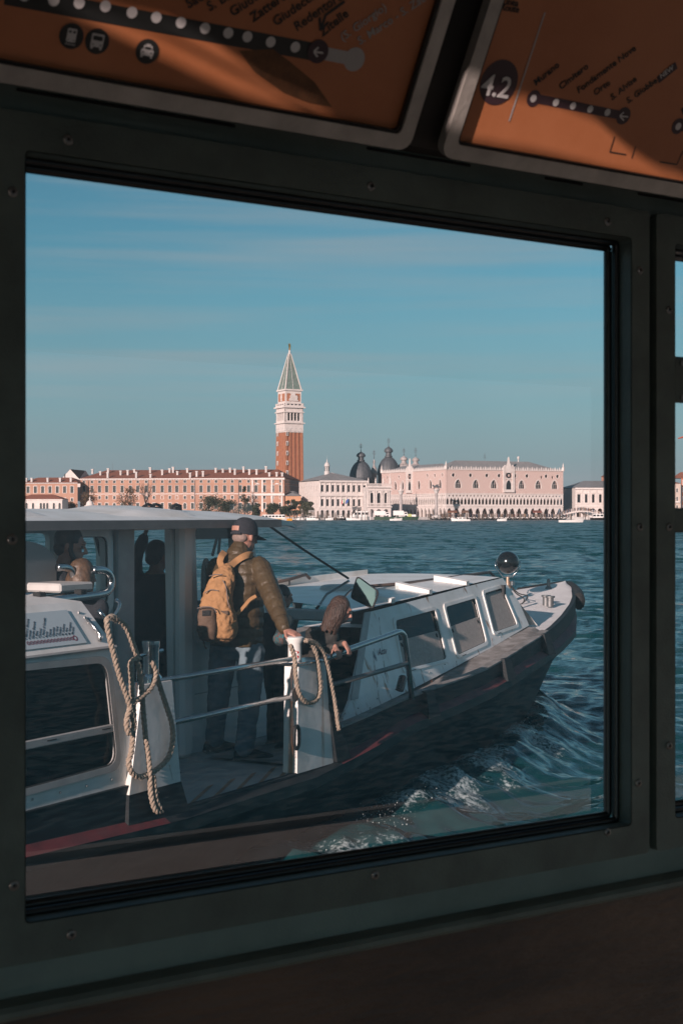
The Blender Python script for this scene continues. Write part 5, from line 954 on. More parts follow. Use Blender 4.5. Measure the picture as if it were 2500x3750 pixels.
def plaid():
    m = bpy.data.materials.new('teal_plaid'); m.use_nodes = True; n = m.node_tree; b = n.nodes['Principled BSDF']; b.inputs['Roughness'].default_value = .9; t = n.nodes.new('ShaderNodeTexCoord'); ck = n.nodes.new('ShaderNodeTexChecker'); ck.inputs['Scale'].default_value = 30; ck.inputs[1].default_value = (.03, .13, .15, 1); ck.inputs[2].default_value = (.13, .07, .06, 1); n.links.new(t.outputs['Object'], ck.inputs[0]); n.links.new(ck.outputs[0], b.inputs['Base Color']); return m
soft(mb.build('sleeve', plaid(), boy, True), .007, 1, (.014, .04))
# the girl leaning over the rail
G0 = 11.25; gp_ = at(1142, 2440, 11.45)
person('girl with long brown hair in a dark jacket leaning on the side rail', (.85, .5, 0), gp_, at(1182, 2318, 11.22), at(1246, 2236, 11.12), (.93, .1, -.36), [(at(1165, 2400, 11.3), at(1262, 2356, 10.96), (.5, -.4, -.8), (.6, -.3, .7), 1.0), (at(1150, 2405, 11.0), at(1226, 2368, 10.82), (.5, -.5, -.8), (.6, -.4, .7), 1.0)],
       [(at(1158, 2590, 11.5), at(1150, 2725, 11.6)), (at(1178, 2590, 11.4), at(1175, 2735, 11.45))], (mat('dark_brown_jacket', (.030, .026, .022), .7, var=.3, vscale=12), M_blkc, M_shoeb), .84, (M_hairb, 'long'), toe=(1, .2))
# two people by the wheelhouse and the helmsman, dark against the water
A0 = 9.72
person('bearded man in a dark coat in profile at the far left of the boat', (.95, .2, 0), at(215, 2420, A0), at(222, 2105, A0), at(258, 2000, A0), (.97, .05, -.22), [(at(190, 2290, A0 + .2), at(260, 2390, A0 + .2), (1, 0, 0), (0, 0, 1), .4), (at(205, 2290, A0 - .22), at(270, 2390, A0 - .25), (1, 0, 0), (0, 0, 1), .4)],
       [(at(212, 2660, A0 + .05), at(212, 2850, A0 + .1)), (at(220, 2660, A0 - .1), at(224, 2850, A0 - .1))], (M_nav, M_blkc, M_shoeb), 1.02, (M_hairblk, 'beard'), tw=1.08)
W0 = 9.52
person('woman with long dark blonde hair standing behind the tubular rail', (.5, .8, 0), at(300, 2450, W0), at(300, 2205, W0), at(306, 2112, W0), (.6, .75, -.1), [(at(262, 2330, W0 + .1), at(290, 2420, W0 + .25), (0, 1, 0), (0, 0, 1), .4), (at(345, 2330, W0 - .05), at(345, 2420, W0 + .1), (0, 1, 0), (0, 0, 1), .4)],
       [(at(285, 2680, W0), at(285, 2870, W0 + .02)), (at(312, 2680, W0 - .05), at(312, 2875, W0 - .05))], (M_nav, M_blkc, M_shoeb), .9, (M_hairbl, 'long'))
H0 = 11.35
person('helmsman in dark clothes with one arm raised inside the wheelhouse doorway', (.5, .85, 0), at(562, 2380, H0), at(566, 2118, H0), at(578, 2040, H0 + .05), (.6, .8, -.2), [(at(496, 2048, H0 - .15), at(528, 1966, H0 - .1), (.3, .3, .9), (-.8, -.3, .2), .6), (at(640, 2240, H0), at(650, 2300, H0 + .2), (.3, .9, 0), (0, 0, 1), .5)],
       [(at(545, 2560, H0), at(545, 2715, H0 + .02)), (at(585, 2560, H0), at(585, 2715, H0))], (M_blkc, M_blkc, M_shoeb), 1.0, (M_hairblk, 'short'), tw=1.1)
# ------------------------------------------------------------------ the far shore
def stone(name, c, c2=None, var=.12, vs=.35, bump=.0): return mat(name, c, .85, var=0 if c2 else var, vscale=vs, c2=c2)
M_ist = stone('white_istrian_stone', (.70, .63, .60), (.56, .50, .47), vs=.5); M_ist2 = stone('pale_grey_stone', (.60, .56, .54), (.45, .42, .41), vs=.5)
M_terra = stone('terracotta_render', (.43, .245, .175), (.34, .185, .13), vs=.18); M_terra2 = stone('ochre_render', (.48, .30, .20), (.40, .24, .16), vs=.25)
M_tile = mat('red_roof_tiles', (.30, .105, .06), .9, c2=(.19, .07, .045), vscale=1.6, bump=.5, bscale=3)
M_lead = mat('lead_roof_sheet', (.27, .26, .26), .6, c2=(.20, .20, .20), vscale=.6)
M_dlead = mat('dark_lead_dome', (.095, .10, .11), .55, c2=(.060, .065, .072), vscale=.5); M_ldome = mat('weathered_pale_dome', (.42, .38, .37), .7, c2=(.28, .24, .23), vscale=.6)
M_win = mat('dark_window_glass', (.022, .024, .026), .25); M_shut = mat('dark_green_shutter', (.035, .045, .042), .7)
M_brick = mat('red_campanile_brick', (.41, .175, .095), .9, c2=(.33, .135, .075), vscale=.5); M_brickd = mat('shaded_recess_brick', (.33, .125, .07), .9, c2=(.26, .10, .06), vscale=.5)  # second brick is the same, darkened for the shade between the pilasters
M_cop = mat('green_copper_spire', (.17, .23, .20), .7, c2=(.13, .16, .14), vscale=.6); M_gold = mat('gilded_angel', (.75, .42, .14), .35, .9)
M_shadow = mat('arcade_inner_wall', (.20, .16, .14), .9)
def lozenge():
    m = bpy.data.materials.new('pink_lozenge_brick'); m.use_nodes = True; n = m.node_tree; b = n.nodes['Principled BSDF']; b.inputs['Roughness'].default_value = .9
    t = n.nodes.new('ShaderNodeTexCoord'); sp = n.nodes.new('ShaderNodeSeparateXYZ'); n.links.new(t.outputs['Object'], sp.inputs[0])
    def ma(op, a, b_): q = n.nodes.new('ShaderNodeMath'); q.operation = op; [n.links.new(x, q.inputs[i]) if not isinstance(x, (int, float)) else setattr(q.inputs[i], 'default_value', x) for i, x in enumerate((a, b_))]; return q.outputs[0]
    xy = ma('ADD', sp.outputs[0], sp.outputs[1]); per = 2.9
    fx = ma('PINGPONG', xy, per); fz = ma('PINGPONG', sp.outputs[2], per); d = ma('ADD', fx, fz); st = ma('PINGPONG', ma('MULTIPLY', d, 1.0), .72); msk = ma('GREATER_THAN', st, .40)
    mx = n.nodes.new('ShaderNodeMix'); mx.data_type = 'RGBA'; mx.inputs[6].default_value = (.60, .47, .43, 1); mx.inputs[7].default_value = (.50, .34, .30, 1); n.links.new(msk, mx.inputs[0]); n.links.new(mx.outputs[2], b.inputs['Base Color']); MATS[m.name] = m; return m
M_loz = lozenge()
WMESH = {}
class Bld:
    """a building: root at a corner, x along its front, y into it"""
    def __init__(s, name, label, cat, px, Y, beta, group=None):
        s.o = Vector(((px - HX) / FPX * Y, Y, 0)); s.b = R(beta); s.t = thing(name, label, cat, s.o, s.b, group); s.M = MW[s.t.name]
    def G(s, x, y, z): return s.M @ Vector((x, y, z))
    def mb(s): return MB(s.G)
    def facade(s, ox, oy, ang, L, z0, z1, ops, m, depth=.35, name='wall', outer=None):
        """ops: (a0,a1,z0,z1,kind,style); style: None=open hole, else a window part"""
        c, sn = math.cos(R(ang)), math.sin(R(ang)); f = lambda a, b, d: s.G(ox + c * a - sn * d, oy + sn * a + c * d, b)
        mb = MB(); mb.holes(outer or [(0, z0), (L, z0), (L, z1), (0, z1)], [arch(*o[:5]) if isinstance(o[0], (int, float)) else o[0] for o in ops], f, depth, rim=False); w = mb.build(name, m, s.t)
        for o in ops:
            if isinstance(o[0], (int, float)) and o[5]: s.window(ox + c * o[0] - 0, oy + sn * o[0], ang, o[1] - o[0], o[2], o[3], o[4], o[5], depth)
        return f
    def window(s, x, y, ang, w, z0, z1, kind, style, depth):
        key = (round(w, 2), round(z1 - z0, 2), kind, style, depth)
        if key not in WMESH:
            h = z1 - z0; q = arch(0, w, 0, h, kind); mb = MB(lambda a, b, d: (a, d, b)); mb.add([(a, b, depth - .02) for a, b in q], [tuple(range(len(q)))])
            mb.mi = 1; st = style[1]
            if st:
                qo = [(w / 2 + (a - w / 2) * (1 + 2 * st / w), (b * (1 + st / h)) if b > 0 else -.0) for a, b in q]; mb.holes(qo, [q], lambda a, b, d: (a, b, d - .10), .10)
                mb.box(-st * 1.2, w + st * 1.2, -.22, 0, 0, 0) if False else mb.add([(-st * 1.3, -.16, -.14), (w + st * 1.3, -.16, -.14), (w + st * 1.3, 0, -.14), (-st * 1.3, 0, -.14)], [(0, 1, 2, 3)])
            mb.mi = 1
            if style[2]:
                for k in range(1, style[2]): x_ = w * k / style[2]; mb.box(x_ - .07, x_ + .07, 0, h * (.80 if kind != 'rect' else 1), depth - .12, depth - .03)
                mb.box(0, w, h * .5 - .05, h * .5 + .05, depth - .11, depth - .04)
            o = mb.build('window', [style[0], style[3]]); WMESH[key] = o.data; bpy.data.objects.remove(o)
        o = bpy.data.objects.new('window', WMESH[key]); col.objects.link(o); o.parent = s.t; o.location = (x, y, z0); o.rotation_euler = (0, 0, R(ang)); return o
    def hip(s, x0, x1, y0, y1, ze, zr_, m, inx=None, name='roof', over=.4):
        x0 -= over; x1 += over; y0 -= over; y1 += over; ym = (y0 + y1) / 2; inx = inx if inx is not None else (y1 - y0) / 2
        mb = s.mb(); mb.add([(x0, y0, ze), (x1, y0, ze), (x1, y1, ze), (x0, y1, ze), (x0 + inx, ym, zr_), (x1 - inx, ym, zr_)], [(0, 1, 5, 4), (1, 2, 5), (2, 3, 4, 5), (3, 0, 4)]); return mb.build(name, m, s.t)
    def box(s, name, m, *b): mb = s.mb(); mb.box(*b); return mb.build(name, m, s.t)
def zpx(py, Y): return CZ + (HY - py) / FPX * Y
S_dark = (M_win, .28, 0, M_ist); S_shut = (M_shut, .26, 0, M_ist); S_plain = (M_win, 0, 0, M_ist); S_mul = (M_win, .42, 3, M_ist)
M_cren = M_ist

# --- the ducal palace
pal = Bld('palace', 'long pink and white gothic palace with two tiers of pointed arcades on the waterfront', 'palace', 1632, 749, 25)
LS, LW = 73.3, 75.5
def pal_front(ox, oy, ang, L, na, wins, oculi, squares=()):
    p = L / na; low = [(i * p + .55, (i + 1) * p - .55, 1.2, 6.1, 'pointed', None) for i in range(na)]
    f = pal.facade(ox, oy, ang, L, 1.2, 6.9, low, M_ist, .8, 'arcade')
    p2 = p / 2; up = [(i * p2 + .27, (i + 1) * p2 - .27, 7.9, 11.6, 'ogive', None) for i in range(2 * na)]
    for i in range(2 * na):
        c = ((i + .0) * p2 if i else None)
        if c: up.append(([(c + (.52 + .16 * math.cos(4 * t)) * math.cos(t), 12.45 + (.52 + .16 * math.cos(4 * t)) * math.sin(t)) for t in np.linspace(0, 6.283, 17)[:-1]], None))
    f2 = pal.facade(ox, oy, ang, L, 6.9, 13.7, up, M_ist, .6, 'loggia')
    c, sn = math.cos(R(ang)), math.sin(R(ang)); fr = lambda a, d, b: pal.G(ox + c * a - sn * d, oy + sn * a + c * d, b)
    mb = MB(fr); mb.box(-.15, L + .15, -.35, .0, 6.75, 7.05); mb.build('string_course', M_ist, pal.t); mb = MB(fr); mb.box(-.15, L + .15, -.3, 0, 13.55, 13.9); mb.build('string_course', M_ist, pal.t)
    mb = MB(fr); mb.box(-.2, L + .2, -.4, .0, 26.2, 26.6); mb.build('cornice', M_ist, pal.t)
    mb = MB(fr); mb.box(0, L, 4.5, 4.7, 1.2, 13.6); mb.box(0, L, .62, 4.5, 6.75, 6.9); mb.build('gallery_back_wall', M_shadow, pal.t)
    mb = MB(fr)
    for i in range(2 * na): mb.box(i * p2 + .27, (i + 1) * p2 - .27, .05, .2, 7.0, 7.9)
    o = mb.build('balustrade', M_ist2, pal.t, kind='stuff')
    ops = [(w - ww / 2, w + ww / 2, 16.6, 21.2, 'pointed', st) for w, ww, st in wins]
    ocu = [[(w + 1.0 * math.cos(t), 23.4 + 1.0 * math.sin(t)) for t in np.linspace(0, 6.283, 13)[:-1]] for w in oculi]
    pal.facade(ox, oy, ang, L, 13.7, 26.2, ops + [(o_, None) for o_ in ocu] + [(x - .55, x + .55, 22.1, 23.5, 'rect', S_plain) for x in squares], M_loz, .7)
    mb = MB(fr); mb.box(0, L, .72, .8, 13.7, 26.2); mb.build('inner_wall', M_win, pal.t)
    for w in oculi:
        mb = MB(fr); mb.fr = lambda a, b, d: fr(a, d, b); q = [(w + 1.0 * math.cos(t), 23.4 + 1.0 * math.sin(t)) for t in np.linspace(0, 6.283, 13)[:-1]]; mb.holes([(w + (x - w) * 1.3, 23.4 + (z - 23.4) * 1.3) for x, z in q], [q], lambda a, b, d: (a, b, d - .15), .15); mb.build('oculus', M_ist, pal.t)
    mb = MB(fr); n = int(L / 1.45)
    for i in range(n):
        a = (i + .5) * L / n; h = 1.75 if i % 2 == 0 else 1.35; w_ = .50 if i % 2 == 0 else .36
        mb.add([(a - w_, .1, 26.6), (a + w_, .1, 26.6), (a + w_ * .9, .1, 26.6 + h * .45), (a + w_ * .35, .1, 26.6 + h * .7), (a, .1, 26.6 + h), (a - w_ * .35, .1, 26.6 + h * .7), (a - w_ * .9, .1, 26.6 + h * .45)] + [(a - w_, .4, 26.6), (a + w_, .4, 26.6), (a + w_ * .9, .4, 26.6 + h * .45), (a + w_ * .35, .4, 26.6 + h * .7), (a, .4, 26.6 + h), (a - w_ * .35, .4, 26.6 + h * .7), (a - w_ * .9, .4, 26.6 + h * .45)], [tuple(range(7)), tuple(range(13, 6, -1))] + [(k, k + 7, (k + 1) % 7 + 7, (k + 1) % 7) for k in range(7)])
    mb.build('parapet_crest', M_ist, pal.t, kind='stuff'); return fr
fx = lambda x: (x - 228) / (1447 - 228) * LS
fr = pal_front(0, 0, 0, LS, 17, [(fx(x), 3.6, (M_win, .5, 3, M_ist)) for x in (350, 530, 714, 1004)] + [(fx(x), 3.6, (M_win, .5, 3, M_ist)) for x in (1180, 1355)], [fx(x) for x in (302, 476, 643, 769, 936, 1061, 1264, 1387)], [fx(1215), fx(1333)])
def tower_window(ff, a, z0, s=1.0, tag_='central_balcony'):
    mb = MB(ff); mb.box(a - 3.2 * s, a + 3.2 * s, -1.1, -.02, z0, z0 + .45); mb.box(a - 3.2 * s, a + 3.2 * s, -1.1, -.95, z0 + .45, z0 + 1.5)
    for d in (-3.3, -2.5, 2.5, 3.3): mb.box(a + d * s - .28, a + d * s + .28, -.55, -.02, z0, 29.2 if abs(d) < 3 else 28.4)
    mb.box(a - 2.3 * s, a + 2.3 * s, -.45, -.02, 21.6, 22.1); mb.loft([[(a - 1.7, -.5, 25.0), (a + 1.7, -.5, 25.0), (a + 1.7, .3, 25.0), (a - 1.7, .3, 25.0)], [(a - 1.7, -.5, 28.0), (a + 1.7, -.5, 28.0), (a + 1.7, .3, 28.0), (a - 1.7, .3, 28.0)], [(a - .6, -.3, 30.5), (a + .6, -.3, 30.5), (a + .6, .2, 30.5), (a - .6, .2, 30.5)], [(a - .45, -.3, 32.6), (a + .45, -.3, 32.6), (a + .45, .2, 32.6), (a - .45, .2, 32.6)], [(a - .2, -.2, 33.6), (a + .2, -.2, 33.6), (a + .2, .1, 33.6), (a - .2, .1, 33.6)]], True, True)
    q = arch(a - 1.6, a + 1.6, z0 + .5, 21.2, 'pointed'); mb.fr = lambda x, b, d: ff(x, d, b); mb.holes([(a + (x - a) * 1.35, z if z < z0 + .6 else z * 1.02) for x, z in q], [q], lambda x, b, d: (x, b, d - .3), .3); mb.mi = 1; mb.add([(x, z, -.04) for x, z in q], [tuple(range(len(q)))])
    mb.holes([(a + 1.5 * math.cos(t), 23.6 + 1.5 * math.sin(t)) for t in np.linspace(0, 6.283, 17)[:-1]], [[(a + .8 * math.cos(t), 23.6 + .8 * math.sin(t)) for t in np.linspace(0, 6.283, 17)[:-1]]], lambda x, b, d: (x, b, d - .3), .3)
    return mb.build(tag_, [M_ist, M_win], pal.t)
tower_window(fr, fx(866), 14.5)
wx = lambda x: (x - 985) / (1630 - 985)
fw = pal_front(0, LW, -90, LW, 18, [(LW * t, 2.9, (M_win, .45, 0, M_ist)) for t in (.23, .345, .60, .775, .915)], [LW * t for t in (.1, .29, .73, .84, .95)])
tower_window(fw, LW * .46, 14.5)
for x, y in ((0, 0), (LS, 0), (0, LW)):
    mb = pal.mb(); mb.lathe([(.7, 26.4), (.7, 28.2), (.9, 28.4), (.3, 28.8), (.35, 29.4), (.1, 30.6), (.01, 31)], (x, y, 0), 8); mb.build('corner_pinnacle', M_ist, pal.t)
mb = pal.mb(); mb.add([(1, 1, 26.5), (LS - 1, 1, 26.5), (LS - 1, 20, 26.5), (1, 20, 26.5), (11, 10, 31.6), (LS - 16, 10, 31.6)], [(0, 1, 5, 4), (1, 2, 5), (2, 3, 4, 5), (3, 0, 4)]); rfp = mb.build('roof', M_lead, pal.t)
mb = pal.mb(); [mb.add([(x0, 1.0, 26.56), (x0 + .12, 1.0, 26.56), (x0 + .12 + sh, 10, 31.72), (x0 + sh, 10, 31.72)], [(0, 1, 2, 3)]) for x0 in np.arange(12, LS - 16, 1.6) for sh in (0,)]; mb.build('roof_seam', M_ist2, rfp, kind='stuff')
mb = pal.mb(); mb.add([(1, 20, 26.5), (18, 20, 26.5), (18, LW - 1, 26.5), (1, LW - 1, 26.5), (9, 20, 30.2), (9, LW - 8, 30.2)], [(3, 0, 4, 5), (1, 2, 5, 4), (2, 3, 5), (0, 1, 4)]); mb.build('roof', M_lead, pal.t)
pal.box('rear_block', M_terra, 18, LS, 24, LW, 1.2, 24); pal.hip(18, LS, 24, LW, 24, 27, M_tile)
mb = pal.mb(); mb.tube([(29.5, 10, 31.5), (29.5, 10, 36)], .09, 6); mb.tube([(28.8, 10, 33.6), (30.2, 10, 33.6)], .12, 6); mb.tube([(29, 10, 34.7), (30, 10, 34.7)], .1, 6); mb.build('roof_finial', M_dlead, pal.t)
mb = pal.mb(); mb.lathe([(.35, 30), (.35, 32.6), (.65, 33.2), (.65, 34.2), (.4, 34.4), (.01, 34.5)], (fx(1073), 10, 0), 10); mb.build('chimney', M_ist2, pal.t)

# --- the bell tower
cp = Bld('bell_tower', 'tall red brick bell tower with white belfry, green spire and gilded angel', 'tower', 1042, 807, 28)
zc_ = lambda cy: zpx(1230 + cy * .3508, 810)
wC = 12.2; z_sh = zc_(1008)
def tsq(mb, i0, z0, i1, z1, cap=False): mb.loft([[(i0, i0, z0), (wC - i0, i0, z0), (wC - i0, wC - i0, z0), (i0, wC - i0, z0)], [(i1, i1, z1), (wC - i1, i1, z1), (wC - i1, wC - i1, z1), (i1, wC - i1, z1)]], True, cap)
mb = cp.mb(); tsq(mb, .25, 1, .70, z_sh); mb.build('shaft', M_brickd, cp.t)
for side_ in range(4):
    for k in range(5):
        c = [.75, 3.43, 6.1, 8.77, 11.45][k]; w_ = .75 if k in (0, 4) else .62; mb = MB(); pts = []
        for z_, ins in ((1, 0), (z_sh - (0 if k in (0, 4) else 0), .45)):
            for a, d in ((c - w_, 0), (c + w_, 0), (c + w_, .62), (c - w_, .62)):
                a2 = wC / 2 + (a - wC / 2) * (1 - ins * 2 / wC); x, y = (a2, d - .15 + ins); 
                for _ in range(side_): x, y = wC - y, x
                pts.append(cp.G(x, y, z_))
        mb.add(pts, [(0, 1, 5, 4), (1, 2, 6, 5), (2, 3, 7, 6), (3, 0, 4, 7), (4, 5, 6, 7)]); mb.build('pilaster', M_brick, cp.t)
for k in range(5):
    zz = zc_(1040 + k * 102)
    for fx_, fy_, an in ((1.2, -.17, 0), (-.17, 9.4, -90)):
        mb = MB(lambda a, b, d: (a, d, b)); q = arch(0, .85, 0, 1.9, 'round'); mb.holes([(-.25, -.2), (1.1, -.2), (1.1, 2.3), (-.25, 2.3)], [q], lambda a, b, d: (a, b, d - .1), .3); mb.mi = 1; mb.add([(a, b, .12) for a, b in q], [tuple(range(len(q)))]); o = mb.build('slit_window', [M_ist, M_win]); o.parent = cp.t; o.location = (fx_, fy_ + (.0 if an == 0 else 0), zz); o.rotation_euler = (0, 0, R(an))
mb = cp.mb(); z1 = zc_(915); tsq(mb, .25, z_sh, .25, z1); tsq(mb, .05, z_sh + .9, .05, z_sh + 1.2, True); mb.build('arched_frieze', M_ist, cp.t)
for side_ in range(4):
    for k in range(4):
        a = 2.15 + k * 2.66; q = [(a + 1.05 * math.cos(t), z_sh + .2 + 2.1 * math.sin(t)) for t in np.linspace(0, math.pi, 9)]; mb = MB()
        def f_(x, z, d):
            p = (x, .12 - d)
            for _ in range(side_): p = (wC - p[1], p[0])
            return cp.G(p[0], p[1], z)
        mb.holes([(a + (x - a) * 1.22, z_sh + .2 + (z - z_sh - .2) * 1.18) for x, z in q], [q], f_, -.12); mb.build('blind_arch', M_ist2, cp.t)
mb = cp.mb(); tsq(mb, -.55, z1, -.55, z1 + .6, True); mb.build('cornice', M_ist, cp.t)
zb0, zb1 = z1 + .6, zc_(795)
for side_ in range(4):
    def f_(x, z, d):
        p = (x, .3 + d)
        for _ in range(side_): p = (wC - p[1], p[0])
        return cp.G(p[0], p[1], z)
    mb = MB(); mb.holes([(.3, zb0), (wC - .3, zb0), (wC - .3, zc_(748)), (.3, zc_(748))], [arch(2.1 + k * 2.05, 3.75 + k * 2.05, zc_(885), zc_(800), 'round') for k in range(4)], f_, .8); mb.build('belfry_wall', M_ist, cp.t)
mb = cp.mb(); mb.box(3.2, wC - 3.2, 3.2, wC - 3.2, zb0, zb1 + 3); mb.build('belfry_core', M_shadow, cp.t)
for k in range(4): mb = cp.mb(); mb.lathe([(.75, 0), (.62, .4), (.5, 1.2), (.35, 1.7), (.05, 1.8)], (2.92 + k * 2.05, 1.9, zc_(860)), 10); mb.build('bell', mat('bronze_bell', (.06, .07, .06), .5, .5), cp.t)
mb = cp.mb(); tsq(mb, -.25, zc_(800), -.25, zc_(790), True); tsq(mb, -.7, zc_(752), -.7, zc_(738), True); mb.build('cornice', M_ist, cp.t)
for side_ in range(4):
    def f_(x, z, d):
        p = (x, .0 + d)
        for _ in range(side_): p = (wC - p[1], p[0])
        return cp.G(p[0], p[1], z)
    mb = MB(); mb.holes([(0, zc_(738)), (wC, zc_(738)), (wC, zc_(702)), (0, zc_(702))], [[(1.6 + k * 2.4, zc_(725)), (3.3 + k * 2.4, zc_(725)), (3.3 + k * 2.4, zc_(710)), (1.6 + k * 2.4, zc_(710))] for k in range(4)], f_, .35); mb.build('parapet', M_ist, cp.t)
mb = cp.mb(); tsq(mb, 1.1, zc_(738), 1.1, zc_(560)); mb.build('attic', M_ist, cp.t)
def relief(pts, th, fr_, m, nm): mb = MB(); mb.prism(pts, fr_, th); mb.build(nm, m, cp.t)
for side_ in range(4):
    def f_(x, z, d):
        p = (x, 1.09 - d)
        for _ in range(side_): p = (wC - p[1], p[0])
        return cp.G(p[0], p[1], z)
    mb = MB(); mb.prism([(1.9, zc_(682)), (wC - 1.9, zc_(682)), (wC - 1.9, zc_(600)), (1.9, zc_(600))], f_, .06); mb.build('brick_panel', M_brick, cp.t)
    c = wC / 2; zq = zc_(680)
    if side_ % 2 == 0: relief([(c - 2.7, zq + .1), (c + 2.9, zq + .1), (c + 2.9, zq + .7), (c + 2.3, zq + .9), (c + 2.6, zq + 2.2), (c + 2.2, zq + 3.4), (c + 1.4, zq + 3.1), (c + .9, zq + 4.4), (c - .6, zq + 4.9), (c - 2.2, zq + 4.5), (c - 1.5, zq + 3.6), (c - 2.3, zq + 2.9), (c - 2.0, zq + 1.9), (c - 2.9, zq + 1.1)], .35, lambda a, b, d: f_(a, b, d + .07), M_ist, 'winged_lion_relief')
    else: relief([(c - 1.0, zq), (c + 1.0, zq), (c + .6, zq + .6), (c + .9, zq + 2.5), (c + .5, zq + 3.6), (c + .35, zq + 4.6), (c - .35, zq + 4.6), (c - .5, zq + 3.6), (c - .9, zq + 2.4), (c - .6, zq + .6)], .35, lambda a, b, d: f_(a, b, d + .07), M_ist, 'standing_figure_relief')
mb = cp.mb(); tsq(mb, .45, zc_(572), .45, zc_(556), True); mb.build('cornice', M_ist, cp.t)
zs0, zs1 = zc_(556), zc_(178); mb = cp.mb(); tsq(mb, 1.15, zs0, wC / 2 - .55, zs1, True); mb.build('spire', M_cop, cp.t)
for x, y in ((0, 0), (1, 0), (1, 1), (0, 1)):
    mb = cp.mb(); i0, i1 = 1.1, wC / 2 - .6; g = lambda i, q: i if q == 0 else wC - i; mb.tube([(g(i0, x), g(i0, y), zs0), (g(i1, x), g(i1, y), zs1)], [.42, .25], 4); mb.build('spire_edge', M_ist, cp.t)
for side_ in range(4):
    for dx in (0,):
        p0, p1 = (wC / 2, 1.1), (wC / 2, wC / 2 - .58)
        for _ in range(side_): p0 = (wC - p0[1], p0[0]); p1 = (wC - p1[1], p1[0])
        mb = cp.mb(); mb.tube([(*p0, zs0), (*p1, zs1)], [.16, .1], 4); mb.build('spire_rib', M_ist2, cp.t)
mb = cp.mb(); mb.lathe([(.9, 0), (.9, .4), (.5, .6), (.7, 1.2), (.4, 1.8), (.35, 3.2), (.6, 3.5), (.2, 3.9)], (wC / 2, wC / 2, zs1 - .2), 10); mb.build('spire_tip', M_ist, cp.t)
ang = cp.mb(); za = zc_(135); ang.lathe([(.55, 0), (.6, .5), (.45, 1.6), (.55, 2.5), (.25, 2.9), (.32, 3.3), (.25, 3.7), (.02, 3.9)], (wC / 2, wC / 2, za), 8); ang.loft([[(wC / 2 - .9, wC / 2 - .9, za + .6), (wC / 2 - .7, wC / 2 - .9, za + .6)], [(wC / 2 - 1.2, wC / 2 - .8, za + 3.6), (wC / 2 - .2, wC / 2 - .3, za + 2.8)]], False); ang.loft([[(wC / 2 + .9, wC / 2 + .6, za + .6), (wC / 2 + .7, wC / 2 + .6, za + .6)], [(wC / 2 + 1.1, wC / 2 + .7, za + 3.4), (wC / 2 + .2, wC / 2 + .1, za + 2.8)]], False); ang.build('gilded_angel', M_gold, cp.t)

# --- the mint and the end of the library
ze = Bld('mint_building', 'white three storey stone building with grey hip roof left of the pink palace', 'building', 1170, 742, 20)
LZ, MZ = 26.5, 34.3; bw = LZ / 9
ops = [(i * bw + .75, i * bw + 2.2, 14.5, 18.0, 'rect', (M_win, .22, 0, M_ist)) for i in range(9)] + [(i * bw + .75, i * bw + 2.2, 7.0, 10.6, 'rect', (M_win, .22, 0, M_ist)) for i in range(9)] + [(i * bw + .65, i * bw + 2.3, 1.25, 4.9, 'round', (M_win, .2, 0, M_ist2)) for i in range(9)]
ze.facade(0, 0, 0, LZ, 1.2, 20.2, ops, M_ist, .6)
for i in range(10):
    for z0, z1 in ((6.5, 12.3), (13.9, 19.6)): mb = ze.mb(); mb.lathe([(.36, z0), (.30, z0 + .4), (.27, z1 - .6), (.40, z1)], (min(max(i * bw, .35), LZ - .35), -.12, 0), 8); mb.build('half_column', M_ist, ze.t)
for z0, z1, pr in ((5.6, 6.4, .4), (12.3, 13.2, .75), (13.2, 13.9, .25), (19.6, 20.4, .8)): ze.box('cornice', M_ist, -.3, LZ + .3, -pr, -.01, z0, z1)
mb = ze.mb(); [mb.box(i * .62, i * .62 + .3, -.65, -.1, 19.25, 19.58) for i in range(43)]; [mb.box(i * .62, i * .62 + .3, -.65, -.1, 11.9, 12.28) for i in range(43)]; mb.build('dentils', M_ist, ze.t, kind='stuff')
ops = [(4 + i * 4.2, 5.1 + i * 4.2, 14.3, 17.6, 'round', S_plain) for i in range(7)] + [(5 + i * 4.2, 5.9 + i * 4.2, 10.8, 12.2, 'rect', S_plain) for i in (0, 2, 3, 4, 5, 6)] + [(4 + i * 4.2, 5.1 + i * 4.2, 5.8, 8.4, 'round', S_plain) for i in (5, 6)]
ze.facade(0, MZ, -90, MZ, 1.2, 20.2, ops, M_ist, .5, 'side_wall'); ze.box('rear_wall', M_ist, 0, LZ, MZ - .3, MZ, 1.2, 20.2); ze.box('end_wall', M_ist2, LZ - .3, LZ, .01, MZ - .31, 1.2, 20.2)
mb = ze.mb(); mb.add([(-.7, -.8, 20.4), (LZ + .7, -.8, 20.4), (LZ + .7, MZ, 20.4), (-.7, MZ, 20.4), (LZ * .42, MZ * .4, 24.9), (LZ * .58, MZ * .6, 24.9)], [(0, 1, 4), (1, 2, 5, 4), (2, 3, 5), (3, 0, 4, 5)]); rz_ = mb.build('roof', M_lead, ze.t)
mb = ze.mb(); [mb.add([(x, -.8, 20.46), (x + .1, -.8, 20.46), (LZ * .42 + (x - LZ * .42) * .02, MZ * .4, 24.97), (LZ * .42 + (x - LZ * .42) * .02, MZ * .4, 24.98)], [(0, 1, 2, 3)]) for x in np.arange(0, LZ, 1.1)]; mb.build('roof_seam', M_ist2, rz_, kind='stuff')
mb = ze.mb(); mb.lathe([(1.5, 23.8), (1.5, 25.6), (1.2, 25.7), (1.15, 28.0), (1.55, 28.3), (1.5, 29.0), (.9, 30.2), (.3, 30.6), (.25, 31.4), (.05, 32.2), (.04, 34)], (LZ * .36, MZ * .45, 0), 12); mb.build('lantern_turret', M_ist2, ze.t)
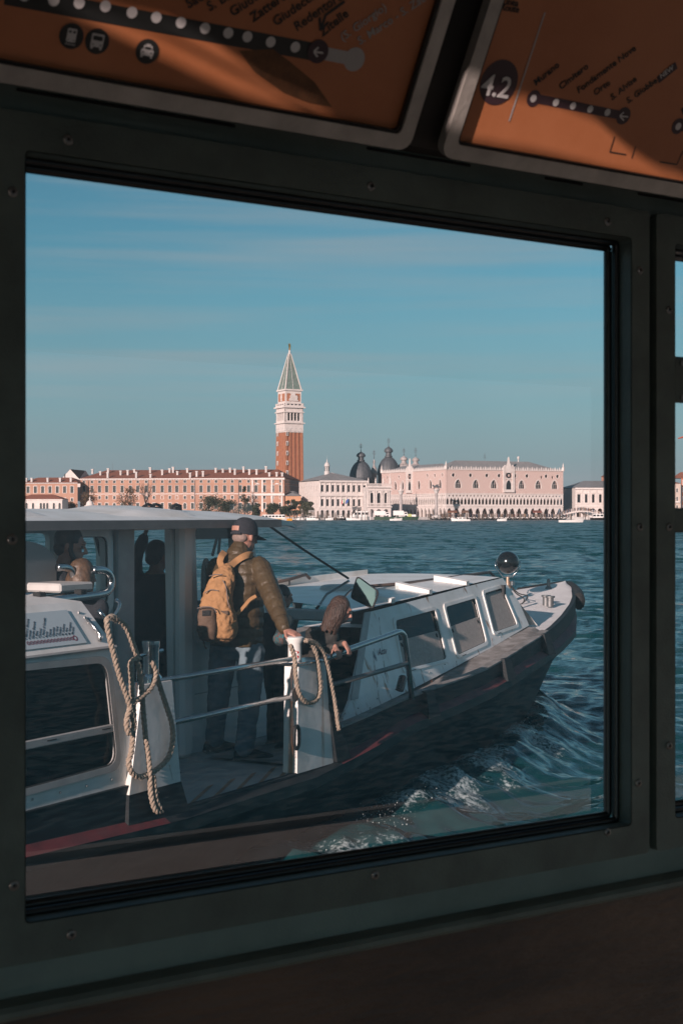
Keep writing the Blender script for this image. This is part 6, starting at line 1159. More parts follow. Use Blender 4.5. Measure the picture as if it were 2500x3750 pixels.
mb = ze.mb(); [mb.lathe([(.18, 25.8), (.18, 28)], (LZ * .36 + 1.22 * math.cos(k * 1.0472), MZ * .45 + 1.22 * math.sin(k * 1.0472), 0), 6) for k in range(6)]; mb.build('turret_columns', M_win, ze.t, kind='stuff')
li = Bld('library_wing', 'carved white stone wing with balustrade and statues between mint and palace', 'building', 1344.5, 744, 20)
LL = 13.3; ops = [(1.6 + i * 4.0, 3.5 + i * 4.0, 8.6, 14.0, 'round', (M_win, .25, 0, M_ist)) for i in range(3)] + [(1.0 + i * 4.0, 4.0 + i * 4.0, 1.25, 5.4, 'round', None) for i in range(3)]
li.facade(0, 0, 0, LL, 1.2, 17.2, ops, M_ist, .7); li.box('body', M_ist2, .05, LL - .05, 3.0, 30, 1.2, 16.9); li.facade(LL, 0, 90, 30, 1.2, 17.2, [], M_ist, .3, 'side_wall')
for z0, z1, p in ((6.3, 6.9, .6), (8.2, 8.6, .4), (15.0, 15.4, .3), (16.6, 17.2, .9)): li.box('cornice', M_ist, -.3, LL + .4, -p, -.01, z0, z1)
mb = li.mb(); mb.box(-.2, LL + .2, -.5, -.3, 17.2, 17.5); mb.box(-.2, LL + .2, -.55, -.25, 18.5, 18.8); [mb.box(x, x + .22, -.5, -.3, 17.5, 18.5) for x in np.arange(0, LL, .55)]; mb.build('balustrade', M_ist, li.t)
mb = li.mb(); [mb.box(x, x + .2, -.5, -.3, 7.0, 8.2) for x in np.arange(0, LL, .5)]; mb.build('balcony_balusters', M_ist, li.t, kind='stuff')
for i in range(8): mb = li.mb(); x = .4 + i * (LL - .8) / 7 if i % 2 == 0 else .4 + (i - 1) * (LL - .8) / 7 + 1.0; mb.lathe([(.40, 6.9), (.34, 7.3), (.30, 13.8), (.48, 14.9)], (x, -.15, 0), 8); mb.build('column', M_ist, li.t)
mb = li.mb(); [mb.lathe([(.4, 0), (.4, .5), (.3, .9), (.38, 1.3), (.22, 1.7), (.05, 1.9)], (x, -.12, 15.1 - .0), 6) for x in ()]; 
for x in (.4, 4.5, 8.8, 12.9): mb = li.mb(); mb.lathe([(.35, 18.8), (.42, 19.5), (.30, 20.3), (.38, 20.9), (.14, 21.3), (.22, 21.6), (.02, 22.0)], (x, -.4, 0), 8); mb.build('statue', M_ist, li.t)
mb = li.mb(); mb.loft([[(LL - .9, .2, 18.8), (LL, .2, 18.8), (LL, 1, 18.8), (LL - .9, 1, 18.8)], [(LL - .55, .5, 24.5), (LL - .45, .5, 24.5), (LL - .45, .6, 24.5), (LL - .55, .6, 24.5)]], True, True); mb.build('obelisk', M_ist, li.t)

# --- the long royal palace on the left, its lower wing, pavilion and the low orange house
ry = Bld('royal_palace', 'very long terracotta coloured palace with tiled roof and many chimneys', 'palace', 295, 775.7, -8)
LR = 112.8; nb = 26; bwr = LR / nb; ops = []
for i in range(nb):
    a = i * bwr + bwr / 2 + random.uniform(-.35, .35)
    ops += [(a - .65, a + .65, 19.7, 21.0, 'rect', (M_shut, .2, 0, M_ist2)), (a - .82, a + .82, 14.6, 18.2, 'rect', (M_shut, .2, 0, M_ist2)), (a - .62, a + .62, 11.0, 12.6, 'rect', (M_terra if random.random() < .25 else M_shut, .28, 0, M_ist)), (a - .8, a + .8, 5.6, 8.8, 'round' if i in (4, 5, 12, 13) else 'rect', (M_shut, .28, 0, M_ist))]
ry.facade(0, 0, 0, LR, 1.2, 22, ops, M_terra, .3)
ry.box('string_course', M_ist, 0, LR, -.12, -.005, 13.5, 13.9); ry.box('eaves_course', M_ist, -.2, LR + .2, -.5, -.005, 21.6, 22.1)
mb = ry.mb(); [mb.box(x, x + .35, -.45, -.05, 21.2, 21.6) for x in np.arange(0, LR, .9)]; mb.build('dentils', M_ist, ry.t, kind='stuff')
ry.facade(LR, 0, 90, 48, 1.2, 22, [(3 + i * 5, 4.6 + i * 5, z0, z1, 'rect', (M_shut, .25, 0, M_ist2)) for i in range(9) for z0, z1 in ((19.7, 21.0), (14.6, 18.2), (11, 12.6), (5.6, 8.8))], M_terra, .3, 'side_wall')
for x in (4.6, 38, 64, 88): mb = ry.mb(); mb.tube([(x, -.15, 3), (x, -.15, 21)], .16, 6); mb.build('drainpipe', M_dlead, ry.t)
ry.hip(0, LR, 0, 46, 22.1, 27.4, M_tile, 8); mb = ry.mb(); mb.add([(-.3, -.3, 22.1), (-.3, 20, 22.1), (-.3, 10, 27.0)], [(0, 1, 2)]); mb.build('gable', M_ist, ry.t)
for x0, x1 in ((91.5, 100.5),):                                # white giant order at the right end
    for x in (95.6, 101, 106.2, 111.6): ry.box('pilaster', M_ist, x - .45, x + .45, -.5, -.01, 4, 12.6); ry.box('pilaster', M_ist, x - .4, x + .4, -.45, -.01, 14.2, 21.2)
    ry.box('cornice', M_ist, 95, LR + .3, -.9, -.01, 12.7, 13.6); ry.box('cornice', M_ist, 95, LR + .3, -.8, -.51, 21.2, 22.2)
    for c in (98.3, 108.9): mb = ry.mb(); mb.add([(c - 1.6, -.4, 18.7), (c + 1.6, -.4, 18.7), (c, -.4, 19.5), (c - 1.6, -.02, 18.7), (c + 1.6, -.02, 18.7), (c, -.02, 19.5)], [(0, 1, 2), (0, 3, 4, 1), (1, 4, 5, 2), (2, 5, 3, 0)]); mb.build('pediment', M_ist, ry.t)
chp = [2, 8.5, 11, 15, 20, 24, 26, 31, 35, 39, 43.5, 46, 48, 52, 56, 61, 64, 67.5, 72, 76, 80, 84, 87.5, 92, 96, 100, 104, 108, 111]
for i, x in enumerate(chp):
    y = random.choice((1.5, 4, 9, 15)); zb = 22 + 5.3 * min(1, y / 23); h = random.uniform(1.6, 3.0); mb = ry.mb(); mb.box(x - .5, x + .5, y - .45, y + .45, zb - .3, zb + h); mb.box(x - .7, x + .7, y - .65, y + .65, zb + h, zb + h + .55); mb.build('chimney', M_ist2, ry.t)
for x in (12, 45, 70, 99): mb = ry.mb(); mb.tube([(x, 20, 26), (x, 20, 32)], .05, 5); mb.build('aerial', M_dlead, ry.t)
lwg = Bld('palace_wing', 'lower terracotta wing with tiled roof joined to the left end of the long palace', 'building', 88, 770, -8)
LWG = 30.2; ops = []
for i in range(7): a = 2.5 + i * 4.1; ops += [(a - .85, a + .85, 14.2, 17.8, 'rect', (M_shut, .28, 0, M_ist)), (a - .6, a + .6, 9.8, 11.4, 'rect', (M_shut, .28, 0, M_ist)), (a - .7, a + .7, 5, 7.4, 'rect', (M_shut, .28, 0, M_ist))]
lwg.facade(0, 0, 0, LWG, 1.2, 19.6, ops, M_terra, .3); lwg.box('eaves_course', M_ist2, -.2, LWG, -.35, -.005, 19.3, 19.7); lwg.hip(-2, LWG + .2, 0, 20, 19.7, 22.8, M_tile, 7)
for x in (1, 4, 13, 20, 26): mb = lwg.mb(); mb.box(x - .5, x + .5, 1, 2, 19.8, 22.0); mb.box(x - .65, x + .65, .85, 2.15, 22.0, 22.4); mb.build('chimney', M_ist2, lwg.t)
gb = Bld('gabled_house', 'white gable end house rising behind the lower terracotta wing', 'house', 217, 795, -8)
gb.facade(0, 0, 0, 13, 10, 27.8, [(3, 3.8, 23.2, 25.2, 'rect', S_plain)], M_ist, .2, outer=[(0, 10), (13, 10), (13, 21), (6.5, 27.8), (0, 21)]); mb = gb.mb(); mb.add([(0, 0, 21), (6.5, 0, 27.9), (6.5, 25, 27.9), (0, 25, 21), (13, 0, 21), (13, 25, 21)], [(0, 1, 2, 3), (1, 4, 5, 2)]); mb.build('roof', M_tile, gb.t)
pv = Bld('arcaded_pavilion', 'small white waterside pavilion with arched windows and tiled roof at the window edge', 'building', 60, 690, -3)
LP = 22.6; pv.facade(0, 0, 0, LP, 1.2, 10.0, [(a - .55, a + .55, 3.0, 8.2, 'round', (M_win, .3, 0, M_ist)) for a in (2.2, 5.2, 8.4, 12.2, 13.8, 15.4, 18.6, 21.4)], M_ist, .3); pv.box('cornice', M_ist, -.2, LP + .3, -.3, -.005, 9.6, 10.05); pv.hip(0, LP, 0, 12, 10.05, 12.4, M_tile); pv.facade(LP, 0, 90, 12, 1.2, 10, [], M_ist, .2, 'side_wall')
lo = Bld('garden_house', 'low orange house with grey roof beside the white mint', 'house', 1045, 752, 6)
lo.facade(0, 0, 0, 8.2, 1.2, 12.4, [(1.0 + i * 1.7, 1.7 + i * 1.7, 7.4, 9.0, 'rect', (M_shut, .12, 0, M_ist)) for i in range(4)], mat('orange_render', (.52, .27, .16), .9, var=.1, vscale=.4), .25); lo.hip(0, 8.2, 0, 14, 12.4, 15.0, M_lead, 6)
cof = thing('coffee_house', 'little white domed rotunda peeping over the boat roof among bare trees', 'rotunda', at(330, 1890, 700)); c0 = MW[cof.name].translation
mb = MB(); mb.lathe([(2.4, 1.2), (2.4, 6.4), (2.7, 6.6), (2.7, 7.0), (2.0, 7.1), (1.9, 7.6), (1.6, 8.6), (.9, 9.3), (.35, 9.5), (.3, 10.2), (.45, 10.5), (.05, 11.4)], (c0.x, c0.y, 0), 18); mb.build('drum', M_ist, cof, True, auto=35)
# --- basilica domes
def dome(name, label, px, Y, rad, ybase, ytop, ylan, yfin, m, m2, onion=False):
    x = (px - HX) / FPX * Y; t = thing(name, label, 'dome', (x, Y, 0)); zb, zt, zl, zf = zpx(ybase, Y), zpx(ytop, Y), zpx(ylan, Y), zpx(yfin, Y)
    h = zt - zb; mb = MB(); mb.lathe([(rad * .98, zb - 12), (rad * .98, zb)] + [(rad * math.cos(a), zb + h * (math.sin(a) * .96 + .04 * a)) for a in np.linspace(.0, 1.45, 12)], (x, Y, 0), 28); d = mb.build('shell', m, t, True)
    for k in range(14):
        a = k * 2 * math.pi / 14; mb = MB(); mb.tube([(x + (rad + .06) * math.cos(b) * math.cos(a), Y + (rad + .06) * math.cos(b) * math.sin(a), zb + h * (math.sin(b) * .96 + .04 * b)) for b in np.linspace(0, 1.4, 9)], rad * .012 + .04, 4); mb.build('rib', m, d)
    r2 = rad * .34; hl = zl - zt; mb = MB(); mb.lathe([(r2, 0), (r2, hl * .12), (r2 * .75, hl * .14), (r2 * .75, hl * .42), (r2 * 1.1, hl * .45), (r2 * 1.2, hl * .62), (r2 * .85, hl * .8), (r2 * .3, hl * .92), (r2 * .12, hl)], (x, Y, zt - .2), 14); mb.build('lantern', m2, t, True, auto=50)
    mb = MB(); mb.tube([(x, Y, zl - .3), (x, Y, zf)], .13, 5); hf = zf - zl
    for q, w in ((.45, .9), (.62, 1.25), (.8, .8)): mb.tube([(x - w, Y, zl + hf * q), (x + w, Y, zl + hf * q)], .12, 5)
    mb.lathe([(.05, -.35), (.4, 0), (.05, .35)], (x, Y, zl + hf * .12), 8); mb.build('cross_finial', M_dlead, t); return t
dome('church_dome', 'dark lead dome directly above the white mint roof', 1321, 880, 7.1, 1757, 1688, 1652, 1622, M_dlead, M_dlead)
dome('church_dome', 'largest dark lead dome rising behind the corner of the pink palace', 1422, 900, 7.0, 1740, 1673, 1633, 1603, M_dlead, M_dlead)
dome('church_dome', 'slender pale dome squeezed between the two big dark domes', 1369, 890, 1.9, 1735, 1706, 1680, 1647, M_ldome, M_ldome)
dome('church_dome', 'pale dome peeping over the palace parapet next to the largest dome', 1478, 905, 5.9, 1732, 1697, 1668, 1640, M_ldome, M_ldome)
dome('church_dome', 'pale dome farthest along the palace parapet towards its long roof', 1521, 905, 5.9, 1732, 1699, 1672, 1637, M_ldome, M_ldome)
# --- the two waterfront columns
def column(label, px, Y, ytop, lion):
    x = (px - HX) / FPX * Y; t = thing('monument_column', label, 'column', (x, Y, 1.2)); zt = zpx(ytop, Y); mb = MB()
    mb.lathe([(2.4, 1.2), (2.4, 1.8), (1.6, 2.2), (1.0, 2.4)], (x, Y, 0), 8); mb.build('base', M_ist2, t); mb = MB(); mb.lathe([(.80, 2.4), (.78, 4), (.66, zt - 2.2)], (x, Y, 0), 18); mb.build('shaft', mat('grey_granite', (.36, .32, .31), .7, var=.15, vscale=.6), t, True)
    mb = MB(); mb.lathe([(.66, zt - 2.2), (.85, zt - 2.0), (1.2, zt - .9), (1.6, zt - .3), (1.6, zt)], (x, Y, 0), 8); mb.build('capital', M_ist2, t)
    mb = MB()
    if lion:
        mb.tube([(x - 1.7, Y, zt + 1.5), (x - 1.3, Y, zt + 1.5), (x, Y, zt + 1.35), (x + 1.0, Y, zt + 1.45), (x + 1.4, Y, zt + 1.3)], [.1, .45, .5, .55, .3], 8); mb.tube([(x - 1.4, Y, zt + 1.7), (x - 1.75, Y, zt + 2.0), (x - 2.1, Y, zt + 1.9)], [.4, .45, .25], 8); mb.tube([(x + 1.4, Y, zt + 1.4), (x + 2.2, Y, zt + 1.1), (x + 2.5, Y, zt + 1.5)], .1, 5)
        for dx in (-1.3, -.9, .8, 1.3): mb.tube([(x + dx, Y, zt + 1.3), (x + dx - .1, Y, zt)], [.22, .14], 6)
        mb.loft([[(x - .9, Y - .3, zt + 1.6), (x + .2, Y - .3, zt + 1.6)], [(x - .3, Y - .5, zt + 2.4), (x + 1.5, Y - .5, zt + 2.6)]], False); mb.build('winged_lion', M_dlead, t)
    else: mb.lathe([(.6, 0), (.55, .6), (.4, 1.5), (.6, 2.4), (.22, 2.8), (.3, 3.2), (.03, 3.6)], (x, Y, zt), 8); mb.tube([(x + .7, Y, zt), (x + .7, Y, zt + 4.2)], .07, 5); mb.build('saint_statue', M_ist, t)
column('granite column carrying a standing saint in front of the palace', 1467, 722, 1796, False)
column('granite column carrying a dark winged lion in front of the palace', 1597, 728, 1792, True)
# --- prison, its dark neighbour, the bridge, houses on the right
prs = Bld('prison_building', 'white two storey arcaded stone building at the right edge of the window', 'building', 2105, 788, 8)
LQ = 40; pb = 4.05; ops = [(i * pb + 1.1 + (.3 if i else 0), i * pb + 3.0, 9.2, 13.8, 'rect', (M_win, .3, 0, M_ist)) for i in range(9)] + [(i * pb + .7, i * pb + 3.3, 1.25, 6.0, 'round', None) for i in range(9)]
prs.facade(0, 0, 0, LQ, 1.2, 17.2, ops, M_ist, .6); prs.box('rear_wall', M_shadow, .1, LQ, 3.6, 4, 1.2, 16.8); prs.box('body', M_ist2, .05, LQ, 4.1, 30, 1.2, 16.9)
for z0, z1, p in ((6.8, 7.6, .5), (8.2, 8.6, .3), (16.5, 17.4, .8)): prs.box('cornice', M_ist, -.3, LQ, -p, -.01, z0, z1)
for i in range(9): prs.box('half_column', M_ist, i * pb + 3.6, i * pb + 4.1, -.35, -.01, 8.6, 16.5); 
for i in range(8):
    c = i * pb + 2.1; mb = prs.mb(); mb.add([(c - 1.4, -.35, 14.3), (c + 1.4, -.35, 14.3), (c, -.35, 15.2), (c - 1.4, -.02, 14.3), (c + 1.4, -.02, 14.3), (c, -.02, 15.2)], [(0, 1, 2), (0, 3, 4, 1), (1, 4, 5, 2), (2, 5, 3, 0)]); mb.build('pediment', M_ist, prs.t)
prs.facade(0, 30, -90, 30, 1.2, 17.2, [], M_ist, .2, 'side_wall'); prs.hip(0, LQ, 0, 30, 17.4, 21.6, M_lead, 10)
dk = Bld('canal_house', 'dark shaded house wall in the gap between palace and prison', 'house', 2064, 812, 12)
dk.facade(0, 0, 0, 8, 1.2, 17, [(1.2 + i * 2.6, 2.2 + i * 2.6, z, z + 1.7, 'rect', S_plain) for i in range(3) for z in (4.5, 8.5, 13)], mat('dark_grey_render', (.16, .15, .15), .9, var=.15, vscale=.4), .25); dk.hip(0, 8, 0, 20, 17, 18.6, M_tile, 4)  # dark grey render over the whole front
tw = Bld('rooftop_house', 'small salmon coloured house behind the prison roof', 'house', 2219, 850, 4)
tw.facade(0, 0, 0, 9, 10, 25.5, [(1.5, 2.4, 21.5, 24, 'rect', (M_win, .25, 0, M_ist))], mat('salmon_render', (.55, .28, .20), .9, var=.08, vscale=.4), .25); tw.hip(0, 9, 0, 12, 25.5, 28.3, M_tile, 4.5); tw.facade(0, 12, -90, 12, 10, 25.5, [], mat('salmon_render'), .2, 'side_wall')
br = Bld('stone_bridge', 'white stone footbridge with balustrade in front of the prison', 'bridge', 2048, 742, 10)
LB = 23; top = lambda a: 2.2 + 2.6 * math.sin(math.pi * min(1, max(0, a / LB))) ; ol = [(0, 1.0)] + [(7.6 + 0, 1.0)] + [(11.5 - 3.9 * math.cos(t), 1.0 + 2.9 * math.sin(t)) for t in np.linspace(0, math.pi, 11)] + [(LB, 1.0)] + [(a, top(a)) for a in np.linspace(LB, 0, 15)]
mb = MB(); mb.prism(ol, lambda a, b, d: br.G(a, d, b), 6); mb.build('span', M_ist, br.t); mb = br.mb()
for a in np.linspace(.2, LB - .2, 44): mb.box(a - .1, a + .1, -.1, .15, top(a) - .05, top(a) + .9)
mb.build('balusters', M_ist, br.t, kind='stuff'); mb = br.mb(); mb.tube([(a, 0, top(a) + 1.0) for a in np.linspace(0, LB, 15)], .17, 4); mb.build('handrail', M_ist, br.t)
h1 = Bld('waterfront_house', 'beige waterfront house seen in the next window', 'house', 2440, 775, 4)
h1.facade(0, 0, 0, 7.6, 1.2, 19.5, [(5.2 - i * 2.2, 6.0 - i * 2.2, z, z + 2.2, 'rect', (M_win, .2, 0, M_ist)) for i in range(2) for z in (5.4, 10.0, 14.6)], mat('beige_render', (.50, .40, .34), .9, var=.1, vscale=.4), .25); h1.box('balcony', M_ist, 3, 7, -.8, -.01, 9.0, 9.9); h1.hip(0, 7.6, 0, 12, 19.5, 21, M_tile, 4)
h2 = Bld('waterfront_house', 'orange red waterfront house cut by the picture edge', 'house', 2492, 780, 4)
h2.facade(0, 0, 0, 12, 1.2, 22.5, [(1.0 + i * 3, 2.0 + i * 3, z, z + 2.3, 'rect', (M_win, .25, 0, M_ist)) for i in range(3) for z in (5.0, 10, 15, 19)], mat('brick_red_render', (.42, .16, .09), .9, var=.1, vscale=.4), .25); h2.hip(-2, 12, 0, 12, 22.5, 26.0, M_tile, 4)
cr_ = thing('crane', 'red crane jib tip above the houses in the next window', 'crane', at(2530, 1884, 900)); mb = MB(); mb.tube([at(2480, 1606, 900), at(2545, 1588, 900)], [.35, 1.1], 4); mb.tube([at(2530, 1884, 900), at(2530, 1590, 900)], .8, 4); mb.build('jib', mat('red_crane_paint', (.4, .08, .04), .6), cr_)
# --- quays
def quay(name, px0, Y0, px1, Y1, back=260):
    a = Vector(((px0 - HX) / FPX * Y0, Y0, 0)); b = Vector(((px1 - HX) / FPX * Y1, Y1, 0)); d = Vector((0, back, 0)); mb = MB()
    mb.add([a + Vector((0, 0, z)) for z in (-2, 1.2)] + [b + Vector((0, 0, z)) for z in (-2, 1.2)] + [a + d + Vector((0, 0, 1.2)), b + d + Vector((0, 0, 1.2))], [(0, 2, 3, 1), (1, 3, 5, 4)]); return mb.build(name, M_ist2, kind='structure')
quay('quay', -700, 655, 1130, 690); quay('quay_pavement', 1130, 691, 1640, 724); quay('quay_pavement', 1640, 724, 3600, 742)
# a low line of land and roofs closes the view beyond the frame on the left
# ------------------------------------------------------------------ trees, craft and people along the far shore
def leafmat(n, c, c2): return mat(n, c, .8, c2=c2, vscale=.9)
M_bark = mat('dark_bark', (.07, .05, .04), .9); M_lg = leafmat('dark_evergreen_leaves', (.050, .062, .030), (.024, .032, .018)); M_lb = leafmat('brown_autumn_leaves', (.15, .085, .040), (.075, .05, .028)); M_lo = leafmat('olive_leaves', (.085, .085, .045), (.045, .048, .027))
def tree(label, px, Y, ytop, wpx, kind, seed, z0=1.2):
    rs = random.Random(seed); x = (px - HX) / FPX * Y; H = zpx(ytop, Y) - z0; rad = wpx / FPX * Y / 2; t = thing('tree', label, 'tree', (x, Y, z0), group='trees of the waterfront garden')
    mb = MB(); th = H * (.45 if kind != 'cypress' else .15); tip = Vector((x + rs.uniform(-.3, .3), Y, z0 + th)); mb.tube([(x, Y, z0), (x + .1, Y, z0 + th * .5), tip], [H * .028, H * .022, H * .018], 6); ends = []
    for k in range(9 if kind == 'bare' else 6):
        a = rs.uniform(0, 6.28); e = tip + Vector((math.cos(a) * rad * rs.uniform(.3, .85), math.sin(a) * rad * .7, H * rs.uniform(.15, .5))); m_ = tip.lerp(e, .5) + Vector((0, 0, H * .04)); mb.tube([tip - Vector((0, 0, H * .1 * rs.random())), m_, e], [H * .014, H * .009, H * .003], 5); ends.append(e)
        if kind == 'bare':
            for j in range(4): e2 = e + Vector((rs.uniform(-1, 1) * rad * .35, rs.uniform(-1, 1) * rad * .3, rs.uniform(-.02, .16) * H)); mb.tube([m_.lerp(e, rs.uniform(.2, .9)), e2], [H * .006, H * .0015], 4); ends.append(e2)
    mb.build('trunk', M_bark, t)
    mb = MB(); n = {'bare': 420, 'thin': 1300, 'dense': 3200, 'cypress': 1500}[kind]; cl = []
    for k in range(16):
        a = rs.uniform(0, 6.28); q = rs.uniform(.2, .95)
        if kind == 'cypress': zz = rs.uniform(.08, .97); cl.append((Vector((x + math.cos(a) * rad * (1 - zz) * .8, Y + math.sin(a) * rad * (1 - zz) * .8, z0 + H * zz)), rad * (.75 - .55 * zz)))
        else: cl.append((Vector((x + math.cos(a) * rad * q * .78, Y + math.sin(a) * rad * q * .78, z0 + H * (rs.uniform(.16, .86) if kind == 'dense' else rs.uniform(.38, .86)))), rad * rs.uniform(.30, .48)))
    for k in range(n):
        c, r_ = rs.choice(cl); d = Vector((rs.gauss(0, 1), rs.gauss(0, 1), rs.gauss(0, 1))).normalized() * r_ * rs.random() ** .4; d.z *= .8; p = c + d
        if kind == 'bare': p = rs.choice(ends) + Vector((rs.gauss(0, .5), rs.gauss(0, .5), rs.gauss(0, .4)))
        s = rs.uniform(.14, .34) * (1.25 if kind != 'bare' else .8); u = Vector((rs.gauss(0, 1), rs.gauss(0, 1), rs.gauss(0, .7))).normalized(); v = u.orthogonal().normalized(); mb.add([p - u * s, p + v * s * .6, p + u * s, p - v * s * .6], [(0, 1, 2, 3)])
    mb.build('crown', {'bare': M_lb, 'thin': M_lb, 'dense': M_lg, 'cypress': M_lg}[kind] if kind != 'dense' or seed % 3 else M_lo, t); return t
for a in (('half bare brown tree left of the white rotunda', 330, 722, 1783, 74, 'thin', 1), ('small brown bush beside the arcaded pavilion', 262, 712, 1836, 46, 'thin', 2), ('broad brown leaved tree over the middle of the boat roof', 458, 722, 1780, 92, 'thin', 3), ('bare branched tree right of the broad brown tree', 535, 718, 1776, 60, 'bare', 4), ('round dark pine left of the cypress', 765, 716, 1814, 130, 'dense', 5), ('second dark pine close to the cypress', 838, 714, 1826, 110, 'dense', 7),
          ('tall dark cypress standing before the long palace', 896, 720, 1776, 44, 'cypress', 8), ('low dark shrub tree left of the canopy nose', 930, 712, 1836, 60, 'dense', 10), ('thin leafless sapling beside the cypress', 925, 730, 1812, 40, 'bare', 11), ('dark bushy tree right above the canopy nose', 1000, 712, 1842, 70, 'dense', 13), ('leafy dark tree before the orange garden house', 1052, 712, 1826, 62, 'dense', 14), ('taller dark tree before the orange garden house', 1085, 716, 1822, 50, 'dense', 16), ('rounded olive tree against the white side of the mint', 1129, 705, 1833, 52, 'dense', 15), ('low bush at the foot of the bare tree', 640, 716, 1846, 60, 'dense', 18)): tree(*a)
# boats
M_wb = mat('white_boat_paint', (.75, .72, .70), .4); M_yb = mat('yellow_boat_paint', (.72, .33, .04), .4); M_db = mat('black_boat_paint', (.015, .015, .016), .4); M_gb = mat('green_barge_paint', (.05, .09, .06), .6, var=.2, vscale=1); M_wood = mat('grey_weathered_wood', (.20, .155, .125), .9, c2=(.10, .075, .06), vscale=1.5); M_redb = mat('red_boat_paint', (.40, .06, .03), .5)
def craft(label, cat, px, py, wpx, Y, m, cabin=None, head=1, sheer=.5, free=.9, beam=None, name='motor_boat', group=None, band=None):
    L = wpx / FPX * Y; x = (px - HX) / FPX * Y; t = thing(name, label, cat, (x, Y, 0), 0, group); bm_ = beam or min(2.6, L * .24); rings = []
    for k in np.linspace(0, 1, 11):
        w = bm_ / 2 * (1 - max(0, (k - .45) / .55) ** 2.2) * (.82 + .18 * min(1, k * 5)); z = free + sheer * max(0, k - .4) ** 1.6 * 1.6; xx = x + head * (k - .5) * L
        rings.append([(xx, Y - w, z), (xx - head * (.04 * L * k), Y - w * .8, -.2), (xx - head * (.04 * L * k), Y + w * .8, -.2), (xx, Y + w, z), (xx, Y + w * .86, z - .06), (xx, Y - w * .86, z - .06)])
    mb = MB(); mb.loft(rings, True, True); mb.build('hull', m, t)
    if band: mb = MB(); mb.loft([[(r[0][0], r[0][1] - .03, .25), (r[0][0], r[0][1] - .03, r[0][2] * .62)] for r in rings], False); mb.build('side_band', band, t)
    if cabin:
        a, b, h, gl = cabin; x0, x1 = x + head * (a - .5) * L, x + head * (b - .5) * L; z0 = free - .1; w = bm_ * .38
        mb = MB(); mb.loft([[(x0, Y - w, z0), (x1 + head * h * .5, Y - w, z0), (x1 + head * h * .5, Y + w, z0), (x0, Y + w, z0)], [(x0 + head * h * .15, Y - w * .85, z0 + h), (x1 - head * h * .3, Y - w * .85, z0 + h), (x1 - head * h * .3, Y + w * .85, z0 + h), (x0 + head * h * .15, Y + w * .85, z0 + h)]], True, True); cb = mb.build('cabin', M_wb, t)
        n = max(2, int(abs(x1 - x0) / 1.4))
        for k in range(n): c0, c1 = x0 + (x1 - x0) * (k + .14) / n, x0 + (x1 - x0) * (k + .86) / n; mb = MB(); yy_ = Y - w * .93 - .05; mb.add([(c0, yy_ - .03, z0 + h * .38), (c1, yy_ - .03, z0 + h * .38), (c1, yy_ + .05, z0 + h * .8), (c0, yy_ + .05, z0 + h * .8)], [(0, 1, 2, 3)]); mb.build('window', M_win, cb)
    return t
craft('yellow and white airport boat moored at the garden quay', 'boat', 1000, 1905, 140, 600, M_yb, (.18, .80, 1.7, 1), -1, .4, .9, 3.0)
craft('low white launch in front of the yellow and white boat', 'boat', 1005, 1908, 92, 560, M_wb, None, 1, .5, .6)
for lab, px, w, Y, cb, hd in (('white cabin boat left of the pile forest', 1097, 40, 660, (.3, .7, 1.0, 1), 1), ('white cruiser with railings among the mooring piles', 1143, 46, 645, (.25, .7, 1.2, 1), -1), ('tiny white boat before the mint arcade', 1205, 32, 655, (.3, .7, 1.2, 1), 1), ('white open motor boat in front of the large yacht', 1292, 52, 640, (.3, .62, .8, 1), -1), ('white speedboat passing the green barge', 1449, 46, 600, (.35, .6, .6, 1), 1), ('white launch with low cabin below the lion column', 1685, 70, 560, (.2, .62, .9, 1), -1), ('small launch with a red clad helmsman in mid channel', 1837, 36, 560, (.3, .6, .7, 1), 1), ('long white open launch at the right window edge', 2090, 92, 470, None, 1)): craft(lab, 'boat', px, 1905, w, Y, M_wb, cb, hd, .7, .75)
craft('large white motor yacht with blue screens moored before the mint', 'yacht', 1318, 1900, 76, 668, M_wb, (.1, .8, 2.6, 1), -1, .9, 1.6, 3.8, 'motor_yacht'); 
craft('black moored barge between the piles and the yacht', 'boat', 1245, 1904, 50, 665, M_db, (.3, .7, 1.2, 1), 1, .4, .9)
craft('water bus with orange life rings moored below the stone bridge', 'boat', 2195, 1903, 70, 680, M_db, (.1, .85, 2.0, 1), 1, .4, 1.0, 3.2)
craft('red boat glimpsed under the canopy at the far left', 'boat', 138, 1935, 60, 260, M_redb, (.2, .5, .5, 1), -1, .4, .45)
bg_ = craft('green work barge carrying two white lorries', 'barge', 1452, 1900, 165, 672, M_gb, None, 1, .2, 1.5, 6.0, 'work_barge')
